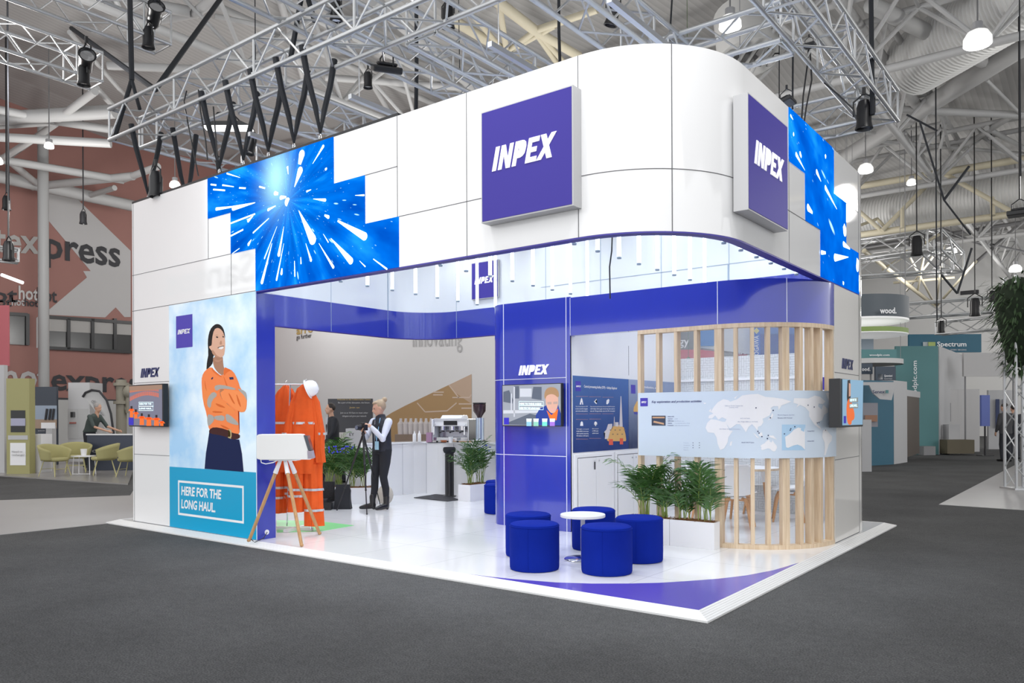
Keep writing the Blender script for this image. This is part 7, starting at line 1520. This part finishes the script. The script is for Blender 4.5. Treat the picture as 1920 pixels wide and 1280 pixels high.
t = panel('small_header_sign', 1612, 1635, 25.5, 25.5, zpx(704, 25.5), zpx(684, 25.5), mat('slate_sign', (.05, .07, .1), .5), 'small dark sign reading ood beside the pylon', 'sign'); posts(t, 1614, 1633, 25.5, zpx(690, 25.5)); face_text('ood.', 1616, 1632, 695, 7, 25.4, M_print, t, bold=.02)
t = panel('small_header_sign', 1641, 1678, 25, 25, zpx(716, 25), zpx(690, 25), mat('slate_sign', (.05, .07, .1), .5), 'dark government sign before the sage teal wall', 'sign'); posts(t, 1643, 1676, 25, zpx(700, 25)); face_text('Queensland', 1658, 1673, 706, 4, 24.9, M_print, t); face_text('Government', 1658, 1673, 711, 3, 24.9, M_lgrey, t); on_face(1646, 1655, 701, 711, 24.95, M_print, t, 'crest')
t = panel('pale_stand_sign', 1614, 1637, 28, 28, zpx(662, 28), zpx(634, 28), mat('pale_blue_sign', (.3, .36, .42), .6), 'pale blue distant sign beside the right pylon', 'sign')
# blue and white stand
t = panel('blue_stand_wall', 1600, 1672, 22.5, 23.5, 0, zpx(716, 23), M_pet, 'petrol blue stand wall with curved white top beside the pylon', 'partition')
out = [(1600, 716), (1680, 716), (1672, 750), (1650, 748), (1638, 738), (1630, 722), (1622, 722), (1600, 722)]
bb = MB(); vs = [dep(x, y, 22.3)-Vector(t.location) for x, y in out]; n = len(vs); bb.add(vs+[v+FW*.06 for v in vs], [tuple(range(n)), tuple(range(2*n-1, n-1, -1))]+[(i, n+i, n+(i+1) % n, (i+1) % n) for i in range(n)]); bb.build('white_curved_header', M_lgrey, t)
face_text('Senex', 1636, 1659, 737, 6, 22.2, M_navy, t, bold=.02); on_face(1661, 1666, 731, 737, 22.25, M_teal, t, 'logo_mark'); on_face(1618, 1646, 755, 800, 22.45, mat('poster_river', (.25, .25, .28), .5), t, 'photo_poster', .05); on_face(1622, 1645, 778, 790, 22.4, mat('poster_rust', (.3, .16, .1), .5), t, 'photo_boat', .06)
t = panel('white_stand_return', 1672, 1697, 23.5, 24.5, 0, zpx(716, 23.5), M_lgrey, 'white stand wall right of the petrol blue wall', 'partition')
t = panel('slatted_timber_panel', 1697, 1720, 24.5, 27, .15, zpx(746, 25), mat('dark_slats', (.1, .08, .065), .6), 'dark slatted panel at the end of the white stand', 'panel'); 
o = panel('white_stand_return', 1696, 1722, 24.6, 27.2, zpx(746, 25), zpx(740, 25)+.1, M_lgrey, 'white cap over the dark slatted panel', 'panel')
t = fbox('white_podium', 1612, 1634, 20.5, 0, 1.35, .4, M_lgrey, 'white podium leaning panel beside the side screen', 'podium')
# white stand further right
t = panel('white_stand_wall', 1758, 1835, 31, 31, 0, zpx(733, 31), mat('white_stand', (.55, .54, .54), .6), 'white stand wall with small wall screens in the far right', 'partition')
on_face(1770, 1783, 755, 790, 30.9, M_grey, t, 'wall_panel'); on_face(1766, 1772, 770, 790, 30.8, M_dark, t, 'wall_screen', .02)
t = panel('white_header_box', 1806, 1905, 30, 30, zpx(709, 30), zpx(665, 30), mat('white_stand', (.55, .54, .54)), 'long white header box over the far right stand', 'sign'); posts(t, 1810, 1900, 30, zpx(680, 30))
t = fbox('olive_bench', 1776, 1827, 28.5, .05, .55, .5, mat('olive_bench', (.14, .12, .08), .7), 'olive upholstered bench before the white far stand', 'bench'); t = fbox('white_counter', 1779, 1800, 29.0, 0, 1.1, .4, M_lgrey, 'white counter behind the olive bench', 'counter')
t = thing('totem_screen', 'screen on a slim stand before the far white stand', 'screen stand', on_floor(1847, 28, 0)); MB().cyl((0, 0, 0), (0, 0, 1.2), .03, n=8).build('pole', M_dark, t); MB().cbox((0, 0, 1.6), (.3, .1, 1.1), fr).build('screen', mat('screen_blue', (.06, .09, .3), .3, emit=.2), t); MB().cbox((0, 0, .01), (.4, .4, .02), fr).build('base', M_dark, t)
t = panel('striped_stand_wall', 1852, 1905, 33, 33, 0, zpx(735, 33), M_lgrey, 'pale stand wall with navy stripes at the far right', 'partition')
for x in (1867, 1880): on_face(x, x+7, 748, 802, 32.9, M_navy, t, 'navy_stripe', .1)
t = fbox('crate_display', 1732, 1754, 28.5, 0, .32, .4, M_grey, 'small grey picture crate at the foot of the teal wall', 'crate')
# truss tower with greenery at right
cx_, cy_ = on_floor(1912, 15.6, 0).xy; t = thing('truss_tower', 'pale upright truss tower with hanging greenery at the right edge', 'truss', (cx_, cy_, 0)); s_ = .36
for a in (-1, 1):
    for c in (-1, 1): MB().cyl(OV @ Vector((a*s_/2, c*s_/2, 0)), OV @ Vector((a*s_/2, c*s_/2, 4.2)), .028, n=10).build('chord', M_truss, t, smooth=True)
b = MB(); cn = [OV @ Vector((a*s_/2, c*s_/2, 0)) for a, c in ((-1, -1), (1, -1), (1, 1), (-1, 1))]
for f in range(4):
    for i in range(11):
        A, B = (cn[f], cn[(f+1) % 4]) if i % 2 else (cn[(f+1) % 4], cn[f]); b.cyl(A+Vector((0, 0, i*.38+.05)), B+Vector((0, 0, i*.38+.43)), .012, n=6, caps=False)
b.build('lattice', M_truss, t); MB().cbox((0, 0, .02), (.5, .5, .03), fr).build('base_plate', M_alu, t)
t = thing('hanging_greenery', 'dense hanging foliage wrapped round the head of the truss tower', 'plant', (cx_, cy_, 2.4)); rnd = random.Random(9); b = MB()
for i in range(900):
    h = rnd.uniform(0, 1); a = rnd.uniform(0, 6.283); r = (.18+.42*min(1, h*1.6)*(1.25-h*.35))*rnd.uniform(.6, 1.05); p = Vector((cos(a)*r, sin(a)*r, h*1.9-.1)); d_ = Vector((cos(a)*.7, sin(a)*.7, rnd.uniform(-1.1, .3))).normalized(); l = rnd.uniform(.12, .3); w_ = d_.cross(Vector((0, 0, 1))).normalized()*.02
    b.add([p-w_*.3, p+w_*.3, p+d_*l*.5+w_, p+d_*l*.5-w_, p+d_*l], [(0, 1, 2, 3), (3, 2, 4)])
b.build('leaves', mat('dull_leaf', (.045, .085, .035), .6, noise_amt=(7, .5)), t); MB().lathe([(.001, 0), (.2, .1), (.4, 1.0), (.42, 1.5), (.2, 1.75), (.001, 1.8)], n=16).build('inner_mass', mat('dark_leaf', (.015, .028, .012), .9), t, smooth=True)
# far wall vents
for px0, px1, py0, py1, l in ((1801, 1835, 543, 553, 'dark louvre vent high on the far wall, left one'), (1680, 1700, 556, 563, 'small dark louvre vent high on the far wall'), (1900, 1930, 535, 550, 'dark louvre vent at the right edge of the far wall')):
    a = hit(px0, py1, 'y', 54.9); c = hit(px1, py0, 'y', 54.9); o = MB().box((a.x, 54.85, a.z), (c.x, 55, c.z)).build('louvre_vent', M_dark); tag(o, l, 'vent')

# neighbouring stand sign across the aisle, seen only as a faint reflection in the gloss panels
def mir(px, py, ys_=-9.0): p = hit(px, py, 'y', 2*yf-ys_); return Vector((p.x, ys_, p.z))
a = mir(312, 530); c = mir(478, 541); a.z = 5.75; t = thing('neighbour_sign', 'grey lettering of the sign across the aisle, reflected faintly in the white panels', 'sign', (a.x, -9.0, a.z-.2))
lo = -Vector(t.location); o = text('Santos', (c.x, -9, a.z), (a.x, -9, a.z), 1.0, M_dark, t, 'lettering', 0, .02, n=(0, 1, 0)); o.location = lo
MB().box((min(a.x, c.x)-.2, -9.12, a.z-.25), (max(a.x, c.x)+.2, -9.04, a.z-.18)).build('mounting_bar', M_alu, t).location = lo
